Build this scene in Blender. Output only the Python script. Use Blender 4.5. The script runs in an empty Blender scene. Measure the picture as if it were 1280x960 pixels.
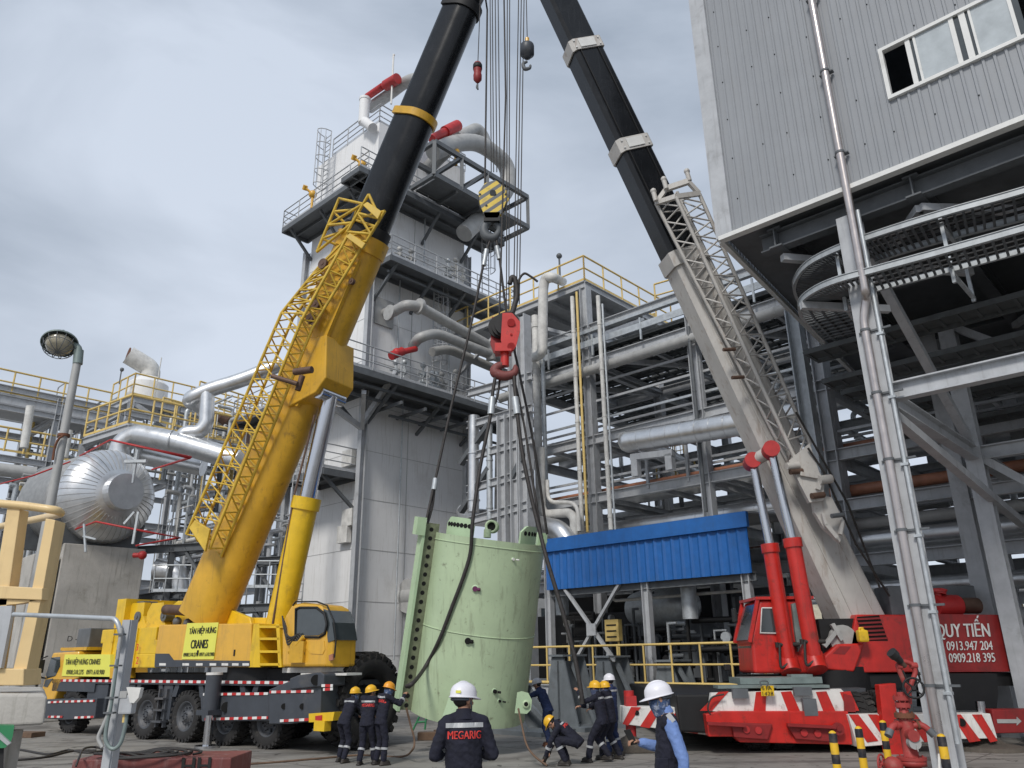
import bpy, bmesh, math, random
from mathutils import Vector, Matrix, Quaternion, noise
random.seed(7)
S = bpy.context.scene
COL = S.collection
# ---------------------------------------------------------------- camera
CAM_H, TH, RO, F = 2.1, math.radians(19.5), math.radians(0.8), 961.0
_R0 = Vector((1, 0, 0)); _U0 = Vector((0, -math.sin(TH), math.cos(TH))); FW = Vector((0, math.cos(TH), math.sin(TH)))
CR = math.cos(RO) * _R0 - math.sin(RO) * _U0
CU = math.cos(RO) * _U0 + math.sin(RO) * _R0
CP = Vector((0, 0, CAM_H))
cd = bpy.data.cameras.new('camera'); cam = bpy.data.objects.new('camera', cd); COL.objects.link(cam)
cd.sensor_width = 36; cd.lens = 36 * F / 1280; cd.clip_start = 0.1; cd.clip_end = 3000
cam.matrix_world = Matrix(((CR.x, CU.x, -FW.x, 0), (CR.y, CU.y, -FW.y, 0), (CR.z, CU.z, -FW.z, CAM_H), (0, 0, 0, 1)))
S.camera = cam
# ---------------------------------------------------------------- world and sun
SUN_AZ, SUN_EL = math.radians(202), math.radians(43)      # azimuth clockwise from +Y
sdir = Vector((math.sin(SUN_AZ) * math.cos(SUN_EL), math.cos(SUN_AZ) * math.cos(SUN_EL), math.sin(SUN_EL)))
W = bpy.data.worlds.new('World'); S.world = W; W.use_nodes = True
nt = W.node_tree; nt.nodes.clear(); N = nt.nodes.new; LK = nt.links.new
wo = N('ShaderNodeOutputWorld'); bg = N('ShaderNodeBackground'); bg.inputs[1].default_value = 0.1
sky = N('ShaderNodeTexSky'); sky.sky_type = 'NISHITA'; sky.sun_disc = False
sky.sun_elevation = SUN_EL; sky.sun_rotation = SUN_AZ; sky.dust_density = 3
tc = N('ShaderNodeTexCoord'); mp = N('ShaderNodeMapping'); mp.inputs['Scale'].default_value = (1.0, 1.0, 2.6)
mp.inputs['Location'].default_value = (3.1, 0.4, 0.2)
nz = N('ShaderNodeTexNoise'); nz.inputs['Scale'].default_value = 1.9; nz.inputs['Detail'].default_value = 6; nz.inputs['Roughness'].default_value = 0.5
nz.inputs['Distortion'].default_value = 0.5
rp = N('ShaderNodeValToRGB'); e = rp.color_ramp.elements
e[0].position = 0.36; e[0].color = (0.215, 0.258, 0.32, 1); e[1].position = 0.66; e[1].color = (0.44, 0.49, 0.57, 1)
sp = N('ShaderNodeSeparateXYZ'); mr = N('ShaderNodeMapRange'); mr.inputs[1].default_value = 0.05; mr.inputs[2].default_value = 0.75
mr.inputs[3].default_value = 1.0; mr.inputs[4].default_value = 0.0
mx0 = N('ShaderNodeMix'); mx0.data_type = 'RGBA'; mx0.inputs[7].default_value = (0.56, 0.60, 0.67, 1)
mm = N('ShaderNodeMath'); mm.operation = 'MULTIPLY'; mm.inputs[1].default_value = 0.5
vm = N('ShaderNodeVectorMath'); vm.operation = 'SCALE'; vm.inputs['Scale'].default_value = 10.0
mx = N('ShaderNodeMix'); mx.data_type = 'RGBA'; mx.inputs[0].default_value = 0.94
LK(tc.outputs['Generated'], mp.inputs[0]); LK(mp.outputs[0], nz.inputs[0]); LK(nz.outputs[0], rp.inputs[0])
LK(tc.outputs['Generated'], sp.inputs[0]); LK(sp.outputs[2], mr.inputs[0]); LK(mr.outputs[0], mm.inputs[0]); LK(mm.outputs[0], mx0.inputs[0])
LK(rp.outputs[0], mx0.inputs[6]); LK(mx0.outputs[2], vm.inputs[0])
LK(sky.outputs[0], mx.inputs[6]); LK(vm.outputs[0], mx.inputs[7]); LK(mx.outputs[2], bg.inputs[0]); LK(bg.outputs[0], wo.inputs[0])
sl = bpy.data.lights.new('sun', 'SUN'); sl.energy = 1.5; sl.angle = math.radians(12); sl.color = (1, 0.96, 0.9)
so = bpy.data.objects.new('sun', sl); COL.objects.link(so); so.rotation_euler = sdir.to_track_quat('Z', 'Y').to_euler(); so.location = (0, 0, 60)
S.view_settings.view_transform = 'Standard'; S.view_settings.look = 'None'; S.view_settings.exposure = 0.55; S.view_settings.gamma = 1
S.view_settings.use_curve_mapping = False
S.render.engine = 'CYCLES'; S.cycles.max_bounces = 6; S.cycles.diffuse_bounces = 3; S.cycles.glossy_bounces = 3; S.cycles.transmission_bounces = 4
# ---------------------------------------------------------------- placing helpers
def V(*a): return Vector(a if len(a) == 3 else (*a, 0))
def ray(px, py): return FW * F + CR * (px - 640) + CU * (480 - py)
def at(px, py, Y):
    d = ray(px, py); return CP + d * (Y / d.y)
def gnd(px, py, z=0.0):
    d = ray(px, py); return CP + d * ((z - CAM_H) / d.z)
def on(px, py, A, dr):
    n = Vector((-dr.y, dr.x, 0)); d = ray(px, py); return CP + d * (n.dot(A - CP) / n.dot(d))
def ab(X, Y, py):
    a = 480 - py; p = Vector((X, Y, 0)) - CP
    return (F * p.dot(CU) - a * p.dot(FW)) / (a * FW.z - F * CU.z)
def proj(p):
    d = p - CP; w = d.dot(FW); return 640 + F * d.dot(CR) / w, 480 - F * d.dot(CU) / w
def lp(A, B, py):
    lo, hi = -0.3, 1.6
    ya = proj(A)[1]; sg = 1 if proj(B)[1] < ya else -1
    for _ in range(50):
        m = (lo + hi) / 2
        if (proj(A.lerp(B, m))[1] - py) * sg > 0: lo = m
        else: hi = m
    return A.lerp(B, lo)
UD = Vector((0.7325, -0.6807, 0)); VD = Vector((0.6807, 0.7325, 0))    # the plant's two horizontal directions
# ---------------------------------------------------------------- materials
MATS = {}
def mat(name, col, rough=0.6, metal=0.0, var=0.25, scale=3.0, dirt=0.0, dcol=(0.06, 0.045, 0.03), streak=0.0, bump=0.0, bscale=40, coat=0.0, dscale=1.3, dth=0.56):
    m = bpy.data.materials.new(name); m.use_nodes = True; t = m.node_tree; n = t.nodes; b = n['Principled BSDF']
    b.inputs['Roughness'].default_value = rough; b.inputs['Metallic'].default_value = metal
    if coat: b.inputs['Coat Weight'].default_value = coat; b.inputs['Coat Roughness'].default_value = 0.15
    tc = n.new('ShaderNodeTexCoord'); L = t.links.new
    n1 = n.new('ShaderNodeTexNoise'); n1.inputs['Scale'].default_value = scale; n1.inputs['Detail'].default_value = 7; n1.inputs['Roughness'].default_value = 0.62
    L(tc.outputs['Object'], n1.inputs[0])
    mr = n.new('ShaderNodeMapRange'); mr.inputs[1].default_value = 0.3; mr.inputs[2].default_value = 0.7; mr.inputs[3].default_value = 1 - var; mr.inputs[4].default_value = 1 + var * 0.6
    L(n1.outputs[0], mr.inputs[0])
    sc = n.new('ShaderNodeVectorMath'); sc.operation = 'SCALE'; sc.inputs[0].default_value = col[:3]; L(mr.outputs[0], sc.inputs['Scale'])
    out = sc.outputs[0]
    def layer(out, amount, c, mapscale, sscale, th, wid=0.12):
        mp = n.new('ShaderNodeMapping'); mp.inputs['Scale'].default_value = mapscale; L(tc.outputs['Object'], mp.inputs[0])
        nn = n.new('ShaderNodeTexNoise'); nn.inputs['Scale'].default_value = sscale; nn.inputs['Detail'].default_value = 8; nn.inputs['Roughness'].default_value = 0.7
        L(mp.outputs[0], nn.inputs[0])
        r = n.new('ShaderNodeMapRange'); r.inputs[1].default_value = th; r.inputs[2].default_value = th + wid; r.inputs[3].default_value = 0; r.inputs[4].default_value = amount
        L(nn.outputs[0], r.inputs[0])
        x = n.new('ShaderNodeMix'); x.data_type = 'RGBA'; L(r.outputs[0], x.inputs[0]); L(out, x.inputs[6]); x.inputs[7].default_value = (*c, 1)
        return x.outputs[2]
    if dirt: out = layer(out, dirt, dcol, (1, 1, 1), dscale, dth)
    if streak: out = layer(out, streak, dcol, (5, 5, 0.35), 1.6, 0.54)
    L(out, b.inputs['Base Color'])
    rr = n.new('ShaderNodeMapRange'); rr.inputs[3].default_value = max(0.03, rough - 0.08); rr.inputs[4].default_value = min(1, rough + 0.12); L(n1.outputs[0], rr.inputs[0]); L(rr.outputs[0], b.inputs['Roughness'])
    if bump:
        nb = n.new('ShaderNodeTexNoise'); nb.inputs['Scale'].default_value = bscale; nb.inputs['Detail'].default_value = 4; L(tc.outputs['Object'], nb.inputs[0])
        bp = n.new('ShaderNodeBump'); bp.inputs['Strength'].default_value = bump; bp.inputs['Distance'].default_value = 0.02; L(nb.outputs[0], bp.inputs['Height']); L(bp.outputs[0], b.inputs['Normal'])
    MATS[name] = m; return m
mat('yellow_paint', (0.66, 0.37, 0.025), 0.42, var=0.2, scale=1.2, dirt=0.6, dcol=(0.17, 0.09, 0.03), streak=0.3, coat=0.15, dscale=2.2, dth=0.58)
mat('bright_yellow', (0.78, 0.50, 0.015), 0.4, var=0.12, dirt=0.45, dcol=(0.25, 0.15, 0.04), streak=0.2, coat=0.2)
mat('lattice_yellow', (0.66, 0.44, 0.05), 0.5, var=0.2, dirt=0.5, dcol=(0.2, 0.12, 0.05), dscale=4)
mat('cab_yellow', (0.74, 0.41, 0.04), 0.35, var=0.08, dirt=0.25, dcol=(0.3, 0.17, 0.06), streak=0.2, coat=0.4)
mat('black_boom', (0.010, 0.011, 0.013), 0.22, var=0.3, scale=2, dirt=0.3, dcol=(0.035, 0.037, 0.04), streak=0.3)
MATS['black_boom'].node_tree.nodes['Principled BSDF'].inputs['Specular IOR Level'].default_value = 0.35
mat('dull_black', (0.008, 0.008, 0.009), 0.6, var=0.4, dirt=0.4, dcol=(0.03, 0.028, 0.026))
mat('chassis', (0.055, 0.062, 0.075), 0.45, var=0.2, dirt=0.5, dcol=(0.12, 0.11, 0.1), scale=2)
mat('tyre', (0.025, 0.024, 0.024), 0.85, var=0.3, dirt=0.55, dcol=(0.13, 0.115, 0.10), bump=0.2, dscale=2.5)
mat('rim_grey', (0.075, 0.08, 0.09), 0.5, var=0.3, dirt=0.5, dcol=(0.16, 0.14, 0.12))
mat('red_paint', (0.56, 0.022, 0.015), 0.38, var=0.2, dirt=0.65, dcol=(0.12, 0.03, 0.02), dscale=3.5, streak=0.35, coat=0.25)
mat('dark_red', (0.27, 0.018, 0.018), 0.5, var=0.2, dirt=0.45, dcol=(0.08, 0.025, 0.02), streak=0.35)
mat('beige_paint', (0.57, 0.55, 0.52), 0.5, var=0.14, dirt=0.6, dcol=(0.24, 0.15, 0.09), dscale=3.5, dth=0.6, streak=0.4, scale=1.5)
mat('white_paint', (0.76, 0.75, 0.72), 0.5, var=0.12, dirt=0.6, dcol=(0.30, 0.24, 0.2), dscale=4, streak=0.3)
mat('steel_paint', (0.46, 0.475, 0.495), 0.5, var=0.14, dirt=0.35, dcol=(0.16, 0.15, 0.14), streak=0.25)
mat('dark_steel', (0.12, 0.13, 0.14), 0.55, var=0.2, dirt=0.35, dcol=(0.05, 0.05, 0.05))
mat('deck_steel', (0.11, 0.12, 0.125), 0.6, var=0.3, dirt=0.3)
mat('rain_pipe', (0.54, 0.49, 0.47), 0.28, 0.8, var=0.15)
mat('tray_zinc', (0.42, 0.445, 0.46), 0.5, 0.3, var=0.2, scale=8, dirt=0.3, dcol=(0.28, 0.28, 0.28))
mat('galvanised', (0.52, 0.55, 0.57), 0.45, 0.5, var=0.2, scale=6, dirt=0.35, dcol=(0.3, 0.3, 0.3))
mat('aluminium', (0.72, 0.73, 0.74), 0.32, 0.85, var=0.14, scale=2, dirt=0.4, dcol=(0.36, 0.33, 0.30), bump=0.08, bscale=8)
mat('dull_pipe', (0.42, 0.42, 0.41), 0.55, 0.15, var=0.15, dirt=0.45, dcol=(0.22, 0.2, 0.18))
mat('chrome', (0.62, 0.63, 0.66), 0.14, 1.0, var=0.05)
mat('tower_white', (0.80, 0.80, 0.80), 0.6, var=0.05, scale=0.7, dirt=0.3, dcol=(0.55, 0.53, 0.50), streak=0.5, bump=0.05, bscale=3, dscale=0.6)
mat('wire', (0.055, 0.05, 0.048), 0.6, 0.4, var=0.4, scale=20)
mat('orange_pipe', (0.40, 0.17, 0.10), 0.5, dirt=0.3)
mat('fire_red', (0.48, 0.03, 0.03), 0.45, dirt=0.3, dcol=(0.15, 0.03, 0.03))
mat('hydrant_red', (0.36, 0.045, 0.04), 0.55, var=0.25, dirt=0.7, dcol=(0.30, 0.12, 0.09), dscale=5)
mat('rail_yellow', (0.74, 0.54, 0.19), 0.5, var=0.12, dirt=0.3, dcol=(0.3, 0.2, 0.08))
mat('cream', (0.80, 0.585, 0.29), 0.45, var=0.08, dirt=0.3, dcol=(0.42, 0.30, 0.15), streak=0.25, coat=0.2)
mat('blue_sheet', (0.014, 0.125, 0.41), 0.5, var=0.15, dirt=0.35, dcol=(0.03, 0.09, 0.22), streak=0.3)
mat('green_shell', (0.45, 0.56, 0.36), 0.45, var=0.10, scale=1.3, dirt=0.75, dcol=(0.13, 0.12, 0.08), streak=0.35, bump=0.1, bscale=5, dscale=6.5, dth=0.60, coat=0.15)
mat('flange_green', (0.19, 0.21, 0.13), 0.6, var=0.35, scale=6, dirt=0.7, dcol=(0.10, 0.10, 0.07), dscale=5)
mat('green_light', (0.47, 0.62, 0.40), 0.5, var=0.1, dirt=0.4, dcol=(0.3, 0.32, 0.2), dscale=3)
mat('concrete', (0.46, 0.44, 0.405), 0.85, var=0.2, scale=1.1, dirt=0.45, dcol=(0.20, 0.195, 0.16), streak=0.5, bump=0.35, bscale=20)
mat('cladding', (0.295, 0.31, 0.33), 0.5, var=0.08, scale=0.6, dirt=0.2, dcol=(0.3, 0.3, 0.3), streak=0.2)
mat('white_trim', (0.74, 0.74, 0.72), 0.5, var=0.08, dirt=0.3, dcol=(0.4, 0.38, 0.33))
mat('glass_dark', (0.045, 0.055, 0.058), 0.05, 0.0, var=0.2, coat=1.0)
mat('glass_pale', (0.46, 0.50, 0.52), 0.15, 0.0, var=0.15, coat=0.6)
mat('hole_black', (0.004, 0.004, 0.004), 0.9)
mat('lagging_mesh', (0.40, 0.40, 0.39), 0.5, 0.5, var=0.25, scale=5, dirt=0.3, dcol=(0.25, 0.24, 0.22), bump=0.6, bscale=30)
mat('navy_cloth', (0.010, 0.011, 0.024), 0.85, var=0.4, scale=8, dirt=0.3, dcol=(0.03, 0.03, 0.045), bump=0.8, bscale=14, dscale=4)
mat('navy_blue_cloth', (0.020, 0.035, 0.10), 0.85, var=0.35, scale=8, bump=0.8, bscale=14)
mat('blue_shirt', (0.17, 0.27, 0.56), 0.8, var=0.15, scale=8, bump=0.7, bscale=16)
mat('scarf_cloth', (0.055, 0.095, 0.20), 0.9, var=0.4, scale=20, dirt=0.8, dcol=(0.42, 0.44, 0.50), bump=0.5, dscale=16, dth=0.50)
mat('scarf_red', (0.06, 0.08, 0.15), 0.85, var=0.4, scale=25, dirt=0.6, dcol=(0.40, 0.22, 0.25), bump=0.5, dscale=26, dth=0.55)
mat('skin', (0.42, 0.22, 0.14), 0.5, var=0.1)
mat('hair', (0.012, 0.010, 0.009), 0.6)
mat('helmet_yellow', (0.80, 0.44, 0.015), 0.42, var=0.1, dirt=0.25, dcol=(.4,.25,.05), coat=0.15, dscale=8)
mat('helmet_orange', (0.80, 0.33, 0.02), 0.42, var=0.1, dirt=0.25, dcol=(.4,.2,.05), coat=0.15, dscale=8)
mat('helmet_white', (0.78, 0.77, 0.82), 0.4, var=0.05, dirt=0.2, dcol=(.5,.5,.5), coat=0.2, dscale=8)
mat('helmet_grey', (0.45, 0.45, 0.48), 0.4, var=0.1, dirt=0.3)
mat('reflective', (0.40, 0.41, 0.42), 0.4, var=0.1)
mat('red_text', (0.70, 0.05, 0.04), 0.6)
mat('black_text', (0.015, 0.015, 0.015), 0.6)
mat('white_text', (0.72, 0.72, 0.70), 0.6)
mat('sign_yellow', (0.78, 0.76, 0.12), 0.5, var=0.05)
mat('leather', (0.03, 0.025, 0.022), 0.6, var=0.4, dirt=0.4, dcol=(0.12, 0.1, 0.08))
mat('glove_yellow', (0.70, 0.55, 0.04), 0.8)
mat('rubber_hose', (0.03, 0.027, 0.025), 0.6, dirt=0.3, dcol=(0.1, 0.09, 0.08))
mat('rust', (0.16, 0.065, 0.035), 0.85, var=0.4, dirt=0.5, dcol=(0.05, 0.03, 0.02), bump=0.3)
mat('stand_grey', (0.17, 0.19, 0.205), 0.55, var=0.2, dirt=0.4, dcol=(0.08, 0.075, 0.07))
mat('lamp_grey', (0.22, 0.27, 0.26), 0.45, 0.2, dirt=0.3)
mat('lens', (0.42, 0.38, 0.28), 0.2, var=0.3, coat=0.8)
mat('black_plastic', (0.02, 0.02, 0.02), 0.4)
mat('phone_glass', (0.008, 0.008, 0.01), 0.08, coat=1)
mat('green_paint', (0.03, 0.22, 0.09), 0.5, dirt=0.3)
mat('wood', (0.16, 0.10, 0.065), 0.8, var=0.4, dirt=0.3)
mat('rust_red', (0.20, 0.055, 0.05), 0.6, var=0.25, dirt=0.6, dcol=(0.36, 0.25, 0.24), dscale=2.5, streak=0.3)
mat('pad_dirt', (0.10, 0.085, 0.07), 0.9, var=0.4, bump=0.5)
mat('exhaust', (0.16, 0.10, 0.075), 0.6, 0.5, var=0.4)
mat('insul_white', (0.68, 0.67, 0.64), 0.55, dirt=0.4, dcol=(0.35, 0.33, 0.3))
mat('purple', (0.12, 0.02, 0.08), 0.6)
mat('far_cream', (0.62, 0.57, 0.44), 0.7)
# brushed stripes: base colours that belong to the surface itself
def stripes(name, c1, c2, ax, ay, az, period, rough=0.45, duty=0.5, dirt=0.25):
    m = mat(name, c1, rough, var=0.08, dirt=0.0); t = m.node_tree; n = t.nodes; L = t.links.new; b = n['Principled BSDF']
    tc = [x for x in n if x.type == 'TEX_COORD'][0]
    dp = n.new('ShaderNodeVectorMath'); dp.operation = 'DOT_PRODUCT'; dp.inputs[1].default_value = (ax, ay, az); L(tc.outputs['Object'], dp.inputs[0])
    dv = n.new('ShaderNodeMath'); dv.operation = 'DIVIDE'; dv.inputs[1].default_value = period; L(dp.outputs['Value'], dv.inputs[0])
    fr = n.new('ShaderNodeMath'); fr.operation = 'FRACT'; L(dv.outputs[0], fr.inputs[0])
    gt = n.new('ShaderNodeMath'); gt.operation = 'GREATER_THAN'; gt.inputs[1].default_value = duty; L(fr.outputs[0], gt.inputs[0])
    x = n.new('ShaderNodeMix'); x.data_type = 'RGBA'; x.inputs[6].default_value = (*c1, 1); x.inputs[7].default_value = (*c2, 1); L(gt.outputs[0], x.inputs[0])
    nn = n.new('ShaderNodeTexNoise'); nn.inputs['Scale'].default_value = 6; nn.inputs['Detail'].default_value = 8; L(tc.outputs['Object'], nn.inputs[0])
    r = n.new('ShaderNodeMapRange'); r.inputs[1].default_value = 0.52; r.inputs[2].default_value = 0.7; r.inputs[4].default_value = dirt * 2; L(nn.outputs[0], r.inputs[0])
    y = n.new('ShaderNodeMix'); y.data_type = 'RGBA'; L(r.outputs[0], y.inputs[0]); L(x.outputs[2], y.inputs[6]); y.inputs[7].default_value = (0.15, 0.12, 0.1, 1)
    L(y.outputs[2], b.inputs['Base Color']); return m
stripes('bollard_bands', (0.78, 0.47, 0.02), (0.015, 0.015, 0.02), 0, 0, 1, 0.30, duty=0.55)
stripes('tape_stripes', (0.50, 0.02, 0.02), (0.75, 0.74, 0.72), 0.83, -0.56, 0, 0.36, dirt=0.15)
stripes('hook_stripes', (0.70, 0.50, 0.05), (0.10, 0.11, 0.12), 0.6, 0.0, -0.8, 0.235, duty=0.55)
stripes('fence_lines', (0.62, 0.50, 0.2), (0.3, 0.3, 0.28), 0, 0, 1, 0.5)
# ---------------------------------------------------------------- mesh kit
SOFT = dict(engine_housing=.03, operator_cab=.07, cab_nose=.06, driving_cab=.05, machinery_housing=.03, outrigger_box=.02, outrigger_head=.03, end_plate=.02, outrigger_beam=.015, front_box=.04, cylinder_bracket=.04, carrier_body=.05, concrete_ledge=.03, concrete_pier=.04, post=.006, foot_beam=.01, crosspiece=.008, outrigger_sleeve=.03, outrigger_arm=.02, front_post=.02, step_ledge=.02, slewing_frame=.03)
def origin_of(o):
    v = Vector((0, 0, 0))
    while o is not None: v += o.location; o = o.parent
    return v
class MB:
    def __init__(s): s.v = []; s.f = []; s.sm = []
    def add(s, vs, fs, smooth=False):
        o = len(s.v); s.v.extend([Vector(p) for p in vs])
        for f in fs: s.f.append(tuple(i + o for i in f)); s.sm.append(smooth)
    def hexa(s, p):   # 8 points: bottom 4 ccw, top 4 ccw
        s.add(p, [(3, 2, 1, 0), (4, 5, 6, 7), (0, 1, 5, 4), (1, 2, 6, 5), (2, 3, 7, 6), (3, 0, 4, 7)])
    def box(s, c, sz, ax=None):
        c = Vector(c); X, Y, Z = ax if ax else (Vector((1, 0, 0)), Vector((0, 1, 0)), Vector((0, 0, 1)))
        x, y, z = X * sz[0] / 2, Y * sz[1] / 2, Z * sz[2] / 2
        s.hexa([c - x - y - z, c + x - y - z, c + x + y - z, c - x + y - z, c - x - y + z, c + x - y + z, c + x + y + z, c - x + y + z])
    def bbox(s, c, sz, ax=None, b=0.02):   # box with chamfered vertical-and-horizontal edges
        c = Vector(c); X, Y, Z = ax if ax else (Vector((1, 0, 0)), Vector((0, 1, 0)), Vector((0, 0, 1)))
        hx, hy, hz = sz[0] / 2, sz[1] / 2, sz[2] / 2; b = min(b, hx * .45, hy * .45, hz * .45)
        bm = bmesh.new(); bmesh.ops.create_cube(bm, size=1)
        for v in bm.verts: v.co = Vector((v.co.x * sz[0], v.co.y * sz[1], v.co.z * sz[2]))
        bmesh.ops.bevel(bm, geom=bm.edges[:], offset=b, segments=2, affect='EDGES', profile=0.6)
        bm.verts.index_update()
        s.add([c + X * v.co.x + Y * v.co.y + Z * v.co.z for v in bm.verts], [tuple(v.index for v in f.verts) for f in bm.faces]); bm.free()
    def prism(s, pts, d, cap=True):   # closed polygon points (3D) extruded by vector d
        n = len(pts); d = Vector(d)
        pts = [Vector(p) for p in pts]
        nn = Vector((0, 0, 0))
        for i in range(n): nn += pts[i].cross(pts[(i + 1) % n])
        if nn.dot(d) > 0: pts = pts[::-1]
        vs = pts + [p + d for p in pts]
        fs = [(i, (i + 1) % n, (i + 1) % n + n, i + n) for i in range(n)]
        fs = [f[::-1] for f in fs]
        if cap: fs += [tuple(range(n)), tuple(range(2 * n - 1, n - 1, -1))]
        s.add(vs, fs)
    def frame(s, d, up=None):
        d = d.normalized(); up = up or (Vector((0, 0, 1)) if abs(d.z) < 0.95 else Vector((0, 1, 0)))
        x = d.cross(up).normalized(); y = x.cross(d).normalized(); return x, y, d
    def beam(s, p, q, w, h=None, up=None):
        p, q = Vector(p), Vector(q); h = h or w
        if (q - p).length < 1e-5: return
        x, y, d = s.frame(q - p, up); x = x * w / 2; y = y * h / 2
        s.hexa([p - x - y, p + x - y, p + x + y, p - x + y, q - x - y, q + x - y, q + x + y, q - x + y])
    def ibeam(s, p, q, w, h, t=None, up=None):
        p, q = Vector(p), Vector(q); t = t or max(0.02, h * 0.08); x, y, d = s.frame(q - p, up)
        for k in (-1, 1): s.beam(p + y * k * (h / 2 - t / 2), q + y * k * (h / 2 - t / 2), w, t, up)
        s.beam(p, q, t * 0.7, h - 2 * t - 0.002, up)
    def tube(s, pts, r, n=8, cap=True, smooth=True):
        pts = [Vector(p) for p in pts]; rs = r if isinstance(r, (list, tuple)) else [r] * len(pts)
        d0 = (pts[1] - pts[0]).normalized(); x = d0.orthogonal().normalized(); rings = []
        for i, p in enumerate(pts):
            a = (pts[i] - pts[i - 1]).normalized() if i else d0; b = (pts[i + 1] - pts[i]).normalized() if i < len(pts) - 1 else a
            t = (a + b); t = t.normalized() if t.length > 1e-6 else a
            x = (x - t * x.dot(t)); x = x.normalized() if x.length > 1e-6 else t.orthogonal().normalized(); y = t.cross(x)
            k = 1.0 / max(0.5, math.sqrt(max(0.25, (1 + a.dot(b)) / 2)))
            rings.append([p + (x * math.cos(2 * math.pi * j / n) + y * math.sin(2 * math.pi * j / n)) * rs[i] * k for j in range(n)])
        vs = [v for g in rings for v in g]; fs = []
        for i in range(len(rings) - 1):
            for j in range(n): fs.append((i * n + j, i * n + (j + 1) % n, (i + 1) * n + (j + 1) % n, (i + 1) * n + j))
        s.add(vs, fs, smooth)
        if cap: s.add(rings[0], [tuple(range(n - 1, -1, -1))]); s.add(rings[-1], [tuple(range(n))])
    def cyl(s, p, q, r, n=16, r2=None): s.tube([p, q], [r, r if r2 is None else r2], n)
    def lathe(s, o, d, prof, n=24, smooth=True, a0=0, a1=2 * math.pi):   # prof = [(along d, radius)]
        o = Vector(o); d = Vector(d).normalized(); x = d.orthogonal().normalized(); y = d.cross(x); full = abs(a1 - a0 - 2 * math.pi) < 1e-6
        m = n if full else n + 1
        vs = []
        for (h, r) in prof:
            for j in range(m):
                a = a0 + (a1 - a0) * j / n; vs.append(o + d * h + (x * math.cos(a) + y * math.sin(a)) * max(r, 1e-4))
        fs = []
        for i in range(len(prof) - 1):
            for j in range(n):
                k = (j + 1) % m; fs.append((i * m + j, i * m + k, (i + 1) * m + k, (i + 1) * m + j))
        s.add(vs, fs, smooth)
    def ball(s, c, r, n=12):
        c = Vector(c); sx = r if isinstance(r, (tuple, list)) else (r, r, r)
        pr = [(math.cos(math.pi * i / (n // 2 + 2)), math.sin(math.pi * i / (n // 2 + 2))) for i in range(n // 2 + 3)]
        vs = []
        for (h, q) in pr:
            for j in range(n): a = 2 * math.pi * j / n; vs.append(c + Vector((math.cos(a) * max(q, 1e-4) * sx[0], math.sin(a) * max(q, 1e-4) * sx[1], h * sx[2])))
        fs = []
        for i in range(len(pr) - 1):
            for j in range(n): k = (j + 1) % n; fs.append((i * n + j, (i + 1) * n + j, (i + 1) * n + k, i * n + k))
        s.add(vs, fs, True)
    def build(s, name, m, parent=None, origin=None, split=False):
        po = origin_of(parent) if parent else Vector((0, 0, 0)); oo = Vector(origin) if origin is not None else (po if parent else Vector((0, 0, 0)))
        if split:
            k = {}; par = {}
            def fnd(i):
                while par[i] != i: par[i] = par[par[i]]; i = par[i]
                return i
            ids = [k.setdefault((round(v.x, 4), round(v.y, 4), round(v.z, 4)), len(k)) for v in s.v]
            for i in set(ids): par[i] = i
            for f in s.f:
                for i in f[1:]: par[fnd(ids[f[0]])] = fnd(ids[i])
            grp = {}
            for f, q in zip(s.f, s.sm): grp.setdefault(fnd(ids[f[0]]), []).append((f, q))
            last = None
            for g_ in grp.values():
                m_ = MB(); mp_ = {}
                for f, q in g_:
                    for i in f:
                        if i not in mp_: mp_[i] = len(m_.v); m_.v.append(s.v[i])
                    m_.f.append(tuple(mp_[i] for i in f)); m_.sm.append(q)
                last = m_.build(name, m, parent)
            return last
        me = bpy.data.meshes.new(name); me.from_pydata([v - oo for v in s.v], [], s.f); me.update()
        for p, k in zip(me.polygons, s.sm): p.use_smooth = k
        me.materials.append(MATS[m] if isinstance(m, str) else m)
        o = bpy.data.objects.new(name, me); COL.objects.link(o); o.location = oo - po
        if parent: o.parent = parent
        if name in SOFT: md = o.modifiers.new('bevel', 'BEVEL'); md.width = SOFT[name]; md.segments = 3; md.limit_method = 'ANGLE'; md.angle_limit = math.radians(35)
        return o
def tag(o, label, cat, group=None, kind=None):
    if label: o['label'] = label
    if cat: o['category'] = cat
    if group: o['group'] = group
    if kind: o['kind'] = kind
    return o
def thing(name, loc, label, cat, group=None):
    o = bpy.data.objects.new(name, None); COL.objects.link(o); o.location = loc; o.empty_display_size = 0.3; return tag(o, label, cat, group)
def dup(root, loc, rotz=0.0, label=None):
    def cp(o, par):
        c = o.copy(); COL.objects.link(c); c.parent = par
        for ch in KIDS.get(o.name, []): cp(ch, c)
        return c
    KIDS = {}
    for o in COL.objects:
        if o.parent: KIDS.setdefault(o.parent.name, []).append(o)
    r = cp(root, None); r.location = loc; r.rotation_euler = (0, 0, rotz)
    if label: r['label'] = label
    return r
def copy_part(o, parent, off, rotz=None):   # a part and its sub-parts, moved by off
    c = o.copy(); COL.objects.link(c); c.parent = parent; c.location = o.location + Vector(off)
    if rotz is not None: c.rotation_euler = (0, 0, rotz)
    for ch in [k for k in COL.objects if k.parent == o]:
        d = ch.copy(); COL.objects.link(d); d.parent = c
    return c
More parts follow.
